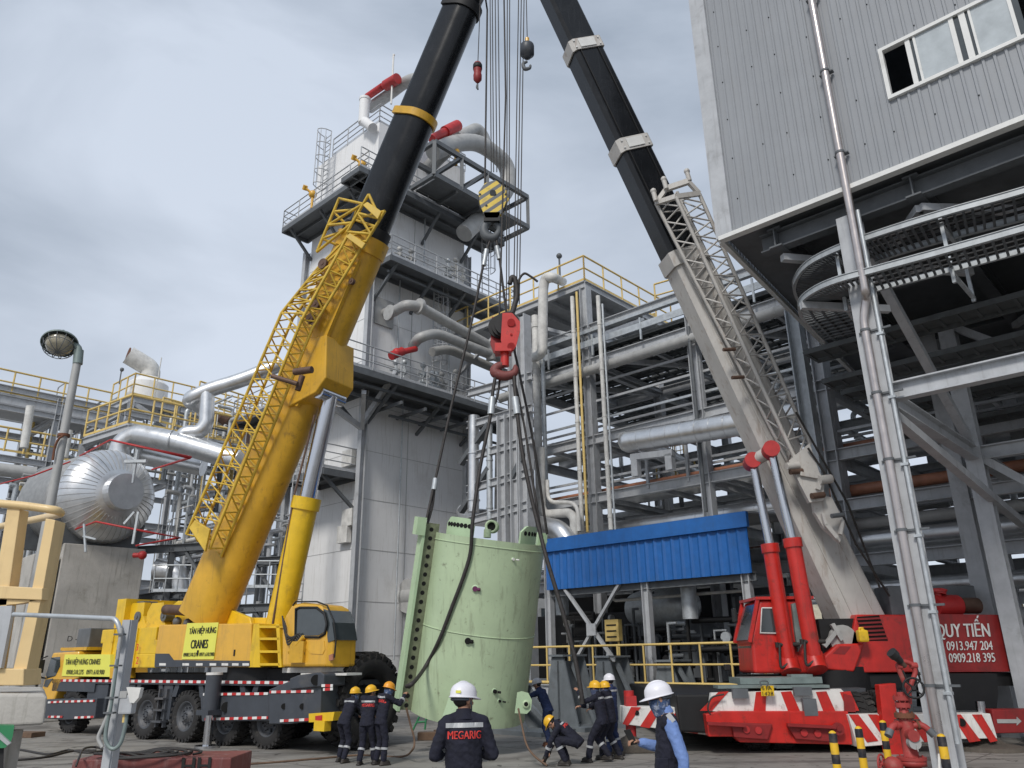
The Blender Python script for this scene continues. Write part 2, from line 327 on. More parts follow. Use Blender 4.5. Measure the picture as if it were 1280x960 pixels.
def smoothpath(pts, rad=0.3, seg=4):
    pts = [Vector(p) for p in pts]; out = [pts[0]]
    for i in range(1, len(pts) - 1):
        a, b, c = pts[i - 1], pts[i], pts[i + 1]; r = min(rad, (a - b).length * 0.45, (c - b).length * 0.45)
        p0 = b + (a - b).normalized() * r; p1 = b + (c - b).normalized() * r
        for k in range(seg + 1):
            t = k / seg; out.append(p0 * (1 - t) ** 2 + b * 2 * t * (1 - t) + p1 * t * t)
    return out + [pts[-1]]
def catmull(pts, n=8):
    pts = [Vector(p) for p in pts]; P = [pts[0]] + pts + [pts[-1]]; out = []
    for i in range(1, len(P) - 2):
        a, b, c, d = P[i - 1], P[i], P[i + 1], P[i + 2]
        for k in range(n):
            t = k / n; out.append(0.5 * ((2 * b) + (c - a) * t + (2 * a - 5 * b + 4 * c - d) * t * t + (3 * b - 3 * c + d - a) * t ** 3))
    return out + [pts[-1]]
def railing(mb, pts, h=1.1, sp=1.5, r=0.028, mid=1, toe=True, n=5):
    pts = [Vector(p) for p in pts]; up = Vector((0, 0, 1))
    for a, b in zip(pts[:-1], pts[1:]):
        L = (b - a).length; k = max(1, round(L / sp))
        for i in range(k + 1): p = a.lerp(b, i / k); mb.tube([p, p + up * h], r, n)
        mb.tube([a + up * h, b + up * h], r * 1.15, n)
        for j in range(mid): mb.tube([a + up * h * (j + 1) / (mid + 1), b + up * h * (j + 1) / (mid + 1)], r, n)
        if toe: mb.beam(a + up * 0.07, b + up * 0.07, 0.012, 0.12)
def ladder(mb, base, top, side, w=0.5, r=0.025, step=0.32, cage=None, out=None):
    base, top = Vector(base), Vector(top); side = Vector(side).normalized()
    for k in (-1, 1): mb.tube([base + side * w / 2 * k, top + side * w / 2 * k], r, 5)
    n = int((top - base).length / step)
    for i in range(n): p = base.lerp(top, (i + .5) / n); mb.tube([p - side * w / 2, p + side * w / 2], r * 0.7, 4)
    if cage:
        out = Vector(out).normalized(); z0 = cage; L = (top - base).length; m = max(2, int((L - z0) / 0.9)); d = (top - base).normalized()
        rings = []
        for i in range(m + 1):
            c = base + d * (z0 + (L - z0) * i / m); rings.append([c + side * math.cos(a) * 0.38 + out * (0.05 + math.sin(a) * 0.7) for a in [math.pi * j / 6 for j in range(7)]]); mb.tube(rings[-1], r * 0.8, 4)
        for j in range(7): mb.tube([rings[0][j], rings[-1][j]], r * 0.6, 4)
def lattice(chords, cells, rc, rb, mb, diag=True, faces=None):
    # chords: list of 4 (start, end); mb gets chords and bracing
    for a, b in chords: mb.tube([a, b], rc, 6)
    m = len(chords)
    for k in range(m) if faces is None else faces:
        a0, a1 = chords[k]; b0, b1 = chords[(k + 1) % m]
        for i in range(cells):
            t0, t1, th = i / cells, (i + 1) / cells, (i + .5) / cells
            mb.tube([Vector(a0).lerp(a1, t0), Vector(b0).lerp(b1, th)], rb, 5); mb.tube([Vector(b0).lerp(b1, th), Vector(a0).lerp(a1, t1)], rb, 5)
def text(body, m, parent, pos, xdir, up, h, name='lettering', width=None, depth=0.004, bold=0.0, spacing=1.0, fine=False):
    cu = bpy.data.curves.new(name, 'FONT'); cu.body = body; cu.size = 1; cu.extrude = 0.0; cu.resolution_u = 3; cu.space_character = spacing; cu.align_x = 'CENTER'; cu.align_y = 'CENTER'
    tmp = bpy.data.objects.new('tmp', cu); COL.objects.link(tmp); dg = bpy.context.evaluated_depsgraph_get(); me = bpy.data.meshes.new_from_object(tmp.evaluated_get(dg)); bpy.data.objects.remove(tmp); bpy.data.curves.remove(cu)
    if fine:
        bm = bmesh.new(); bm.from_mesh(me); bmesh.ops.triangulate(bm, faces=bm.faces[:])
        for _ in range(4): bmesh.ops.subdivide_edges(bm, edges=[e for e in bm.edges if e.calc_length() > .12], cuts=1); bmesh.ops.triangulate(bm, faces=bm.faces[:])
        bm.to_mesh(me); bm.free()
    xs = [v.co.x for v in me.vertices]; ys = [v.co.y for v in me.vertices]; w = max(xs) - min(xs); hh = max(ys) - min(ys); cx = (max(xs) + min(xs)) / 2; cy = (max(ys) + min(ys)) / 2
    x = Vector(xdir).normalized(); y = Vector(up).normalized(); sy = h / hh; sx = (width / w) if width else sy
    po = origin_of(parent)
    for v in me.vertices: v.co = Vector(pos) + x * (v.co.x - cx) * sx + y * (v.co.y - cy) * sy - po
    if bold:
        nv, nn = len(me.vertices), y.cross(x); bm = bmesh.new(); bm.from_mesh(me); src = bm.faces[:]
        for k, dx in enumerate((-1.6, 1.6)):
            g_ = bmesh.ops.duplicate(bm, geom=src)
            for q_ in g_['geom']:
                if isinstance(q_, bmesh.types.BMVert): q_.co += x * dx * bold * sy * 1.6 + nn * .0015 * (k + 1)
        bm.to_mesh(me); bm.free()
    me.name = name; me.materials.clear(); me.materials.append(MATS[m]); o = bpy.data.objects.new(name, me); COL.objects.link(o); o.parent = parent; return o
# ================================================================ ground
def ground_mat():
    m = mat('yard_concrete', (0.275, 0.262, 0.24), 0.75, var=0.2, scale=0.35, bump=0.25, bscale=12); t = m.node_tree; n = t.nodes; L = t.links.new; b = n['Principled BSDF']
    tc = [x for x in n if x.type == 'TEX_COORD'][0]; src = b.inputs['Base Color'].links[0].from_socket
    def lay(src, sc, ms, th, w, amt, c, dist=0.0):
        mp = n.new('ShaderNodeMapping'); mp.inputs['Scale'].default_value = ms; mp.inputs['Rotation'].default_value = (0, 0, 0.75); L(tc.outputs['Object'], mp.inputs[0])
        q = n.new('ShaderNodeTexNoise'); q.inputs['Scale'].default_value = sc; q.inputs['Detail'].default_value = 9; q.inputs['Roughness'].default_value = 0.65; q.inputs['Distortion'].default_value = dist; L(mp.outputs[0], q.inputs[0])
        r = n.new('ShaderNodeMapRange'); r.inputs[1].default_value = th; r.inputs[2].default_value = th + w; r.inputs[3].default_value = 0; r.inputs[4].default_value = amt; L(q.outputs[0], r.inputs[0])
        x = n.new('ShaderNodeMix'); x.data_type = 'RGBA'; L(r.outputs[0], x.inputs[0]); L(src, x.inputs[6]); x.inputs[7].default_value = (*c, 1); return x.outputs[2]
    src = lay(src, 0.5, (1, 1, 1), 0.48, 0.16, 0.75, (0.12, 0.11, 0.10), 1.0)
    src = lay(src, 0.6, (0.25, 3.0, 1), 0.55, 0.1, 0.5, (0.10, 0.09, 0.085))
    src = lay(src, 2.2, (1, 1, 1), 0.60, 0.03, 0.75, (0.035, 0.032, 0.028), 0.6)
    src = lay(src, 0.35, (0.12, 4.0, 1), 0.56, 0.05, 0.6, (0.075, 0.07, 0.065), 0.2)
    src = lay(src, 30.0, (1, 1, 1), 0.60, 0.1, 0.5, (0.07, 0.065, 0.06))
    src = lay(src, 0.9, (1, 1, 1), 0.58, 0.15, 0.5, (0.40, 0.38, 0.35), 0.3)
    br = n.new('ShaderNodeTexBrick'); br.offset = 0; br.inputs['Scale'].default_value = 1; br.inputs['Brick Width'].default_value = 5; br.inputs['Row Height'].default_value = 5; br.inputs['Mortar Size'].default_value = 0.02
    br.inputs['Color1'].default_value = (0, 0, 0, 1); br.inputs['Color2'].default_value = (0, 0, 0, 1); br.inputs['Mortar'].default_value = (0.8, 0.8, 0.8, 1)
    mp = n.new('ShaderNodeMapping'); mp.inputs['Rotation'].default_value = (0, 0, 0.75); L(tc.outputs['Object'], mp.inputs[0]); L(mp.outputs[0], br.inputs[0])
    x = n.new('ShaderNodeMix'); x.data_type = 'RGBA'; L(br.outputs[0], x.inputs[0]); L(src, x.inputs[6]); x.inputs[7].default_value = (0.07, 0.065, 0.06, 1); L(x.outputs[2], b.inputs['Base Color'])
ground_mat()
b = MB(); b.add([(-600, -200, 0), (600, -200, 0), (600, 1200, 0), (-600, 1200, 0)], [(0, 1, 2, 3)])
tag(b.build('ground', 'yard_concrete'), None, None, kind='structure')
# ================================================================ tower
C0 = at(440, 800, 36.0); C0.z = 0
nL, nR = -VD, UD
def fL(px, py, out=0.0): return on(px, py, C0 + nL * out, -UD)
def fR(px, py, out=0.0): return on(px, py, C0 + nR * out, VD)
TW = (fR(577, 700) - C0); TW.z = 0; TWR = TW.length
TL = (fL(357, 700) - C0); TL.z = 0; TWL = TL.length
ZT = ab(C0.x, C0.y, 152)
tower = thing('process_tower', C0, 'tall white rectangular furnace tower with grey platforms and pipes, behind the two crane booms', 'tower')
A_, B_, C_, D_ = C0, C0 + VD * TWR, C0 + VD * TWR - UD * TWL, C0 - UD * TWL
b = MB()
def up(p, z): return Vector((p.x, p.y, z))
b.hexa([up(A_, 0), up(B_, 0), up(C_, 0), up(D_, 0), up(A_, ZT), up(B_, ZT), up(C_, ZT), up(D_, ZT)])
b.build('wall', 'tower_white', tower)
# seams between wall panels and corner stiffeners
b = MB()
zz = 2.2
while zz < ZT - 1:
    b.beam(up(A_, zz) + nR * .006, up(B_, zz) + nR * .006, .012, .02); b.beam(up(A_, zz) + nL * .006, up(D_, zz) + nL * .006, .012, .02); zz += 2.35
for t_ in (0.42,): b.beam(up(A_.lerp(B_, t_), 0) + nR * .012, up(A_.lerp(B_, t_), ZT) + nR * .012, .03, .02, up=VD)
b.build('panel_seam', 'dull_pipe', tower)
b = MB()
for p, n_ in ((A_ - VD * .0 + nR * .14 + nL * .14, VD), (B_ + nR * .14 + VD * .16, VD), (D_ + nL * .16 - UD * .2, VD)):
    b.ibeam(up(p, 0), up(p, ZT - 6), .3, .32, .03, up=VD)
b.build('corner_column', 'steel_paint', tower)
def deck(z, poly, joists=0.8, over=None, rail=None, braces=True, name='platform', wallpts=(), th=.1):
    poly = [up(p, z) for p in poly]; m = MB(); m.prism(poly, Vector((0, 0, -th)))
    n = len(poly)
    for i in range(n): m.beam(poly[i] - Vector((0, 0, .18)), poly[(i + 1) % n] - Vector((0, 0, .18)), .1, .3)
    a, b2, c, d = poly[0], poly[1], poly[2], poly[3]
    k = max(2, int((b2 - a).length / joists))
    for i in range(1, k): m.beam(a.lerp(b2, i / k) - Vector((0, 0, .2)), d.lerp(c, i / k) - Vector((0, 0, .2)), .08, .18)
    for (wp, op) in wallpts: m.beam(up(wp, z - 1.7), up(op, z - .25), .14, .14)
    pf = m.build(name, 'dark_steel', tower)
    if rail:
        r = MB(); railing(r, [up(p, z) for p in rail], 1.15, 1.6, .03, 2); r.build('railing', 'steel_paint', pf)
    return pf
def LP(s, o=0): return C0 - UD * s + nL * o      # along left face
def RP(s, o=0): return C0 + VD * s + nR * o      # along right face
z1 = fL(387, 297).z
deck(z1, [LP(TWL + .5, 0), LP(TWL + .5, 1.7), LP(-1.6, 1.7), LP(-1.6, 0)][:4], rail=[LP(TWL + .5, 0), LP(TWL + .5, 1.7), LP(-1.6, 1.7)], wallpts=[(LP(s), LP(s, 1.5)) for s in (0.3, TWL / 2, TWL - .1)])
z1r = fR(580, 300, 1.6).z
deck(z1, [RP(-2.2, 0.01), RP(-2.2, 1.6), RP(TWR + 1.8, 1.6), RP(TWR + 1.8, .01)], rail=[RP(-2.2, 1.6), RP(TWR + 1.8, 1.6), RP(TWR + 1.8, 0)], wallpts=[(RP(s), RP(s, 1.5)) for s in (0.6, TWR / 2, TWR - .3)])
z2 = ab(RP(.2, 2.0).x, RP(.2, 2.0).y, 322)
deck(z2, [RP(-.3, .01), RP(-.3, 2.0), RP(TWR + 2.2, 2.0), RP(TWR + 2.2, .01)], rail=[RP(-.3, 0), RP(-.3, 2.0), RP(TWR + 2.2, 2.0), RP(TWR + 2.2, 0)], wallpts=[(RP(s), RP(s, 1.9)) for s in (0.2, TWR * .4, TWR * .75)])
z3 = ab(RP(-.4, 2.3).x, RP(-.4, 2.3).y, 470)
deck(z3, [RP(-3.0, .01), RP(-3.0, 2.4), RP(TWR + 3.5, 2.4), RP(TWR + 3.5, .01)], rail=[RP(-3.0, 0), RP(-3.0, 2.4), RP(TWR + 3.5, 2.4)], wallpts=[(RP(s), RP(s, 2.3)) for s in (0.2, TWR * .5, TWR - .2)])
deck(z3, [LP(TWL + 3.4, 0), LP(TWL + 3.4, 2.0), LP(.2, 2.0), LP(.2, 0)], rail=[LP(TWL + 3.4, 0), LP(TWL + 3.4, 2.0), LP(.3, 2.0)], wallpts=[(LP(s), LP(s, 1.9)) for s in (.6, TWL / 2, TWL)])
z4 = fL(425, 583, 1.5).z
deck(z4, [LP(TWL * .55, 0), LP(TWL * .55, 2.0), LP(.15, 2.0), LP(.15, 0)], rail=[LP(TWL * .55, 0), LP(TWL * .55, 2.0), LP(.15, 2.0), LP(.15, 0)], wallpts=[(LP(.4), LP(.4, 1.9))])
deck(z4 + .6, [LP(TWL * 1.15, 0), LP(TWL * 1.15, 1.0), LP(TWL * .62, 1.0), LP(TWL * .62, 0)], rail=[LP(TWL * 1.15, 0), LP(TWL * 1.15, 1.0), LP(TWL * .62, 1.0)])
# cable trays and beams hung under the decks
b = MB()
for (z, s0, s1, o) in ((z3 - .6, -2, TWR + 4, 1.9), (z3 - .9, -2, TWR + 4, 1.2), (z2 - .6, 0, TWR + 2, 1.4), (z3 - 1.3, 1, TWR + 5, .7)):
    b.beam(up(RP(s0, o), z), up(RP(s1, o), z), .12, .12)
for s in (0.5, 2, 3.5, 5): b.beam(up(RP(s, 0), z3 - 1.1), up(RP(s, 2.3), z3 - 1.1), .1, .16)
b.build('support_beam', 'dark_steel', tower, split=True)
b = MB(); ladder(b, up(LP(.9, 2.3), 0.2), up(LP(.9, 2.3), z4 + 1.1), UD, .55, .03, cage=2.3, out=nL); b.build('caged_ladder', 'steel_paint', tower)
b = MB(); ladder(b, up(LP(TWL * .72, .5), z1), up(LP(TWL * .72, .5), ZT + 1.2), UD, .55, .035, cage=2.3, out=nL); b.build('caged_ladder', 'steel_paint', tower)
b = MB(); ladder(b, up(RP(TWR * .62, .6), z3), up(RP(TWR * .62, .6), z2 + 1.2), VD, .55, .03, cage=2.3, out=nR); b.build('caged_ladder', 'steel_paint', tower)
b = MB(); ladder(b, up(RP(TWR + .9, .9), z2), up(RP(TWR + .9, .9), z1 + 1.2), VD, .55, .03, cage=2.3, out=nR); b.build('caged_ladder', 'steel_paint', tower)
# roof: parapet rail, white vent cylinders, red silencers, aerial
b = MB(); railing(b, [up(LP(TWL * .75, .02), ZT), up(LP(0, .02), ZT), up(RP(TWR, .02), ZT)], 1.2, 1.4, .035, 2); b.build('railing', 'steel_paint', tower)
def tp(px, py, o=0.0): return on(px, py, C0 + nL * o, -UD)
b = MB(); c = tp(456, 128, .4); b.cyl(up(c, tp(456, 153, .4).z), up(c, tp(456, 124, .4).z), .30, 20); b.cyl(up(c, tp(456, 126, .4).z), up(c, tp(456, 123.5, .4).z), .33, 20); b.build('vent_drum', 'tower_white', tower)
b = MB(); b.tube([tp(456, 152, .4), tp(466, 160, .4)], .28, 14); b.build('vent_outlet', 'tower_white', tower)
b = MB(); b.tube([tp(459, 121, 0), tp(478, 108, 0)], .2, 14); b.tube([tp(482, 107, 0), tp(497, 98, 0)], .3, 16); b.tube([tp(476, 109, 0), tp(484, 105, 0)], .16, 12); b.build('red_silencer', 'fire_red', tower)
b = MB(); b.tube(smoothpath([tp(462, 135, -.6), tp(488, 117, -.6), tp(506, 103, -.6), tp(522, 97, -.6), tp(535, 108, -.6), tp(538, 130, -.6)], 1.0), .33, 14); b.build('bypass_pipe', 'dull_pipe', tower)
b = MB(); b.tube([tp(489, 130, 0), tp(492, 68, 0)], .06, 6); b.tube([tp(490.5, 72, 0), tp(493.5, 68, 0)], .04, 5); b.build('aerial', 'white_paint', tower)
for (px, py, o) in ((391, 243, 1.7), (453, 206, 1.7)):
    b = MB(); p = tp(px, py, o); b.ball(p, .24, 10); b.tube([p, p + Vector((-.45, -.1, .4))], .07, 8); b.tube([p + Vector((-.5, 0, .3)), p + Vector((-.4, -.15, .5))], .14, 8); b.tube([p, up(p, z1)], .08, 8); b.build('yellow_valve', 'cab_yellow', tower)
# right upper gantry and big loop pipe
g0 = fR(545, 262, 1.8).z
b = MB(); zg0, zg1 = fR(590, 245, 3.4).z, fR(590, 205, 3.4).z
for o in (1.2, 3.4):
    for z in (zg0, zg1): b.beam(up(RP(1.2, o), z), up(RP(TWR + 2.0, o), z), .22, .26)
    for s in (1.2, 3.2, 5.2, TWR + 2.0): b.beam(up(RP(s, o), zg0), up(RP(s, o), zg1), .2, .2)
    for s in (1.2, 3.2, 5.2): b.beam(up(RP(s, o), zg0), up(RP(s + 1.9, o), zg1), .13, .13)
for s in (1.2, 3.2, 5.2, TWR + 2.0):
    for z in (zg0, zg1): b.beam(up(RP(s, 0), z), up(RP(s, 3.4), z), .2, .22)
b.prism([up(RP(1.6, 1.4), zg0 + .1), up(RP(TWR + 1.4, 1.4), zg0 + .1), up(RP(TWR + 1.4, 3.1), zg0 + .1), up(RP(1.6, 3.1), zg0 + .1)], Vector((0, 0, .06)))
b.build('pipe_gantry', 'dark_steel', tower)
b = MB(); fr = lambda px, py, o=2.2: fR(px, py, o)
b.tube(smoothpath([fr(541, 190), fr(572, 178), fr(600, 178), fr(634, 205), fr(636, 235), fr(612, 262), fr(580, 292)], 1.6, 6), .50, 18); b.build('loop_pipe', 'dull_pipe', tower)
b = MB(); b.tube(smoothpath([fr(572, 172, 1.2), fr(596, 160, 1.2), fr(606, 172, 1.2), fr(606, 190, 1.2)], 1.0, 5), .36, 14); b.build('loop_pipe', 'dull_pipe', tower)
b = MB(); b.tube([fr(630, 240, 1.9), fr(606, 262, 1.2), fr(560, 285, -.6)], .42, 14); b.tube([fr(560, 186, 2.3), fr(530, 215, -.5)], .42, 12); b.build('branch_pipe', 'dull_pipe', tower, split=True)
b = MB(); b.tube([fr(540, 174, 2.0), fr(558, 164, 2.0)], .26, 12); b.tube([fr(556, 165, 2.0), fr(572, 157, 2.0)], .34, 14); b.build('red_silencer', 'fire_red', tower)
b = MB(); p = fr(570, 190, 2.4); b.ball(p, .22, 8); b.tube([p, p + Vector((0, 0, -.9))], .1, 8); b.build('yellow_valve', 'cab_yellow', tower)
# nozzle pipes on the right face
b = MB(); q = fr(480, 391, .05); b.box(q, (1.2, .1, 1.5), (VD, UD, Vector((0, 0, 1)))); b.build('nozzle_plate', 'dull_pipe', tower)
b = MB(); b.tube(smoothpath([fr(481, 391, 0), fr(490, 391, 1.0), fr(507, 381, 2.4), fr(524, 383, 2.6), fr(568, 408, 2.6), fr(612, 432, 2.6), fr(614, 450, 2.6)], 1.0, 5), .27, 12)
for (px, py) in ((487, 391), (524, 383)): p = fr(px, py, 1.2 if px < 500 else 2.6); b.tube([p - VD * .08, p + VD * .08], .42, 12)
b.build('nozzle_pipe', 'dull_pipe', tower)
b = MB(); b.tube(smoothpath([fr(516, 432, 1.0), fr(524, 422, 2.6), fr(545, 416, 2.6), fr(585, 432, 2.6), fr(640, 453, 2.6)], .8, 5), .26, 12); b.build('nozzle_pipe', 'dull_pipe', tower)
b = MB(); b.tube(smoothpath([fr(540, 440, 1.4), fr(560, 436, 1.4), fr(640, 470, 1.4)], .8, 5), .25, 12); b.build('nozzle_pipe', 'dull_pipe', tower)
b = MB(); b.tube([fr(489, 445, 2.0), fr(503, 439, 2.0)], .22, 10); b.tube([fr(498, 441, 2), fr(520, 436, 2)], .15, 8); b.ball(fr(496, 441, 2.0), .24, 10); b.build('red_valve', 'fire_red', tower, split=True)
# small white valves and instruments along the platforms
random.seed(3)
for k in range(14):
    b = MB(); s = random.uniform(.3, TWR); zb = random.choice((z2, z2, z3)); p = up(RP(s, random.uniform(.6, 1.6)), zb); h = random.uniform(.9, 1.8)
    b.tube([p, p + V(0, 0, h)], .05, 6); b.ball(p + V(0, 0, h), .16, 8); b.tube([p + V(0, 0, h * .7) - VD * .35, p + V(0, 0, h * .7) + VD * .35], .05, 6); b.tube([p + V(0, 0, h * .7) - VD * .05, p + V(0, 0, h * .7) + VD * .05], .2, 8); b.tube([p + V(0, 0, h * .45) - VD * .25, p + V(0, 0, h * .45) + VD * .25], .09, 6)
    b.build('valve_stem', random.choice(('insul_white', 'galvanised', 'dull_pipe')), tower)
b = MB()
for s, z0_, z1_ in ((1.7, z3, z2 + 1.5), (2.2, 2, z3), (TWR * .8, z3, z2), (TWR * .5, z2 + .2, z1)): b.tube([up(RP(s, .25), z0_), up(RP(s, .25), z1_)], .04, 6)
b.build('conduit', 'galvanised', tower, split=True)
for (px, py) in ((436, 573), (436, 647), (430, 668), (524, 343)):
    b = MB(); b.box(fL(px, py, .2) if px < 440 else fR(px, py, .1), (.8, .25, .8), (UD, VD, V(0, 0, 1)) if px < 440 else (VD, UD, V(0, 0, 1))); b.build('junction_box', 'insul_white', tower)
b = MB(); ld = [(455, 490, 438, 542), (418, 510, 441, 542), (495, 465, 452, 535)]
for (x0, y0, x1, y1) in ld: b.beam(fL(x0, y0, 1.8) if x0 < 440 else fR(x0, y0, 2.0), up(C0 + nR * .2 + nL * .2, fL(441, y1).z), .2, .24)
b.build('knee_brace', 'steel_paint', tower, split=True)
# low equipment on the side of the tower behind the shell
b = MB(); q = fR(517, 745, .6); b.tube([q - VD * .4, q + VD * .5], .8, 14); b.tube([q + nR * -.6, q + nR * .7], .5, 12); b.build('access_port', 'dull_pipe', tower)
# silver pipe bending from the deck to the left plant
b = MB(); pl = lambda px, py, Y=36.5: at(px, py, Y)
b.tube(smoothpath([pl(352, 455), pl(300, 476), pl(262, 487), pl(233, 500), pl(252, 509, 37.5)], 1.2, 5), .38, 14)
b.tube(smoothpath([pl(259, 488), pl(258, 530), pl(250, 540), pl(232, 541), pl(226, 548)], 1.0, 5), .36, 14)
tag(b.build('overhead_pipe', 'aluminium'), 'silver insulated overhead pipe bending down from the tower deck towards the left plant', 'pipe')
# ================================================================ generic steel rack
def rack(name, A, d, dv, cols, rows, levels, label, cat, csz=.36, bsz=.4, m='steel_paint', group=None, zt=None, skip=(), rowlev=None, m2=None):
    root = thing(name, A, label, cat, group)
    for r in rows:
        for i, s in enumerate(cols):
            if (r, i) in skip: continue
            p = up(A + d * s + dv * r, 0); b = MB(); b.ibeam(p, up(p, (zt or levels[-1])), csz, csz, .035, up=d); b.build('column', m, root)
    for z in levels:
        for r in rows:
            b = MB(); b.ibeam(up(A + d * cols[0] + dv * r, z), up(A + d * cols[-1] + dv * r, z), .26, bsz, .035); b.build('long_beam', m, root)
        for s in cols:
            b = MB(); b.ibeam(up(A + d * s + dv * rows[0], z - .05), up(A + d * s + dv * rows[-1], z - .05), .24, bsz * 1.05, .035); b.build('cross_beam', m2 or m, root)
    return root
RA = at(746, 660, 34.0); RA.z = 0
def rs(px, py, r=0): q = on(px, py, RA + VD * r, UD); return (q - RA - VD * r).dot(UD), q.z
lv = [rs(760, y)[1] for y in (672, 620, 546, 447, 403)]
cx = [rs(644, 640)[0], 0.0, rs(884, 600)[0], rs(1046, 600)[0], rs(1046, 600)[0] + 6.5, rs(1046, 600)[0] + 13]
mrack = rack('pipe_rack', RA, UD, VD, cx, (0, 6, 13), [5.0] + lv, 'long grey multi-level steel pipe rack running behind the blue canopy and the red crane', 'pipe rack', csz=.42, bsz=.42)
# decking of cable trays between the two top levels
for k, (z, r0, r1) in enumerate(((lv[3] + .25, .6, 5.4), (lv[4] - .9, .5, 3.0), (lv[3] + .9, .5, 5.0), (lv[3] + .25, 6.6, 12.4), (lv[4] - 1.0, 7, 12))):
    b = MB(); s0, s1 = cx[0], cx[-1]
    n = int((r1 - r0) / .75)
    for i in range(n + 1):
        b.beam(up(RA + UD * s0 + VD * (r0 + .75 * i), z), up(RA + UD * s1 + VD * (r0 + .75 * i), z), .05, .14)
    L_ = s1 - s0; j = 0
    while j * .55 < L_: b.beam(up(RA + UD * (s0 + j * .55) + VD * r0, z), up(RA + UD * (s0 + j * .55) + VD * r1, z), .07, .05); j += 1
    for i in range(n):
        if random.random() < .75: b.prism([up(RA + UD * s0 + VD * (r0 + .75 * i + .08), z + .04), up(RA + UD * s1 + VD * (r0 + .75 * i + .08), z + .04), up(RA + UD * s1 + VD * (r0 + .75 * i + .62), z + .04), up(RA + UD * s0 + VD * (r0 + .75 * i + .62), z + .04)], V(0, 0, .06))
    b.build('cable_tray', 'deck_steel', mrack)
b = MB()
for z in (lv[4] - .95, lv[3] + .95, lv[3] + 1.5):
    b.beam(up(RA + UD * cx[0] - VD * .3, z), up(RA + UD * cx[-1] - VD * .3, z), .07, .16)
for i in range(12): p = RA + UD * (cx[0] + i * 2.7) - VD * .34; b.beam(up(p, lv[3] + .2), up(p, lv[4] - .5), .08, .08, up=UD)
b.build('tray_rail', 'galvanised', mrack)
for i in range(5):   # diagonal roof struts seen from below
    b = MB(); s = cx[0] + 1 + i * 5; b.beam(up(RA + UD * s, lv[3] - .1), up(RA + UD * (s + 4) + VD * 6, lv[3] - .1), .2, .24); b.build('diagonal_brace', 'steel_paint', mrack)
# top access platform with yellow rail
zp = ab(RA.x, RA.y, 350); s_l = rs(560, 400)[0]
pf = MB(); c1, c2, c3 = RA - VD * .1, RA - UD * 8.8 - VD * .1, RA + VD * 6.0
b = MB(); ax = [RA, RA - UD * 10, RA - UD * 10 + VD * 8, RA + VD * 8]
plat = thing('access_platform', RA + Vector((0, 0, 0)), 'high steel access platform with yellow guard rail on top of the pipe rack', 'platform')
b.prism([up(p, zp) for p in ax], V(0, 0, -.08))
for i in range(4): b.ibeam(up(ax[i], zp - .25), up(ax[(i + 1) % 4], zp - .25), .2, .36)
for i in range(1, 8): b.beam(up(ax[0].lerp(ax[1], i / 8), zp - .2), up(ax[3].lerp(ax[2], i / 8), zp - .2), .12, .2)
b.build('deck', 'steel_paint', plat)
b = MB(); railing(b, [up(p, zp) for p in (ax[2], ax[1], ax[0], ax[3], ax[2])], 1.35, 1.7, .045, 1); b.build('railing', 'rail_yellow', plat)
for s, r in ((0, 0), (-10, 0), (-10, 8), (0, 8)):
    b = MB(); p = RA + UD * s + VD * r; b.ibeam(up(p, 0 if s == 0 and r == 0 else lv[3]), up(p, zp - .4), .42, .42, .04, up=UD); b.build('column', 'steel_paint', plat)
for (p, q) in (((0, 0), (-5, 0)), ((0, 0), (0, 5)), ((-10, 0), (-5, 0)), ((-5, 0), (-8, 8)), ((0, 8), (-5, 0))):
    b = MB(); b.beam(up(RA + UD * p[0] + VD * p[1], lv[4] - .5), up(RA + UD * q[0] + VD * q[1], zp - .5), .16, .16); b.build('brace', 'steel_paint', plat)
for k in range(10):
    b = MB(); s, r = random.uniform(-9, -.5), random.uniform(1, 7.5); p = up(RA + UD * s + VD * r, zp); h = random.uniform(.7, 1.3); b.tube([p, p + V(0, 0, h)], .09, 7); b.ball(p + V(0, 0, h), .22, 8); b.tube([p + V(0, 0, h * .5) - UD * .5, p + V(0, 0, h * .5) + UD * .5], .12, 8); b.build('valve', random.choice(('dull_pipe', 'rail_yellow', 'insul_white')), plat)
b = MB(); p = at(700, 345, 36); b.tube([p, at(699, 322, 36)], .05, 6); b.ball(at(699, 320, 36), .16, 8); tag(b.build('mast_camera', 'dark_steel'), 'small camera on a thin mast above the yellow-railed platform', 'camera')
# far yellow railing on the rack's right end
b = MB(); railing(b, [on(820, 384, RA + VD * 4, UD), on(850, 376, RA + VD * 4, UD)], 1.3, 1.5, .045); tag(b.build('guard_rail', 'rail_yellow'), 'short yellow guard rail at the top edge of the rack, beside the black boom', 'railing')
rack('pipe_rack', RA + VD * 30 + UD * 2, UD, VD, [cx[0] - 6 + 7 * i for i in range(7)], (0, 7), [3.2, 6.0], 'second, further steel rack seen dark through the lower part of the front one', 'pipe rack', csz=.4, bsz=.5)
random.seed(31)
for k in range(9):
    z = random.choice((1.8, 3.6, 6.4)); b = MB(); r = 30.5 + random.random() * 6; b.tube([up(RA + UD * (cx[0] - 6) + VD * r, z), up(RA + UD * cx[-1] + VD * r, z)], random.uniform(.2, .45), 10)
    tag(b.build('far_pipe', random.choice(('dull_pipe', 'aluminium', 'dark_steel'))), 'long pipe on the further rack, ' + ('lowest tier', 'middle tier', 'top tier')[(1.8, 3.6, 6.4).index(z)] + ', ' + ('thin', 'medium', 'thick', 'thinnest', 'thickest', 'dull', 'pale', 'rearmost', 'foremost')[k], 'pipe', 'pipes on the further rack')
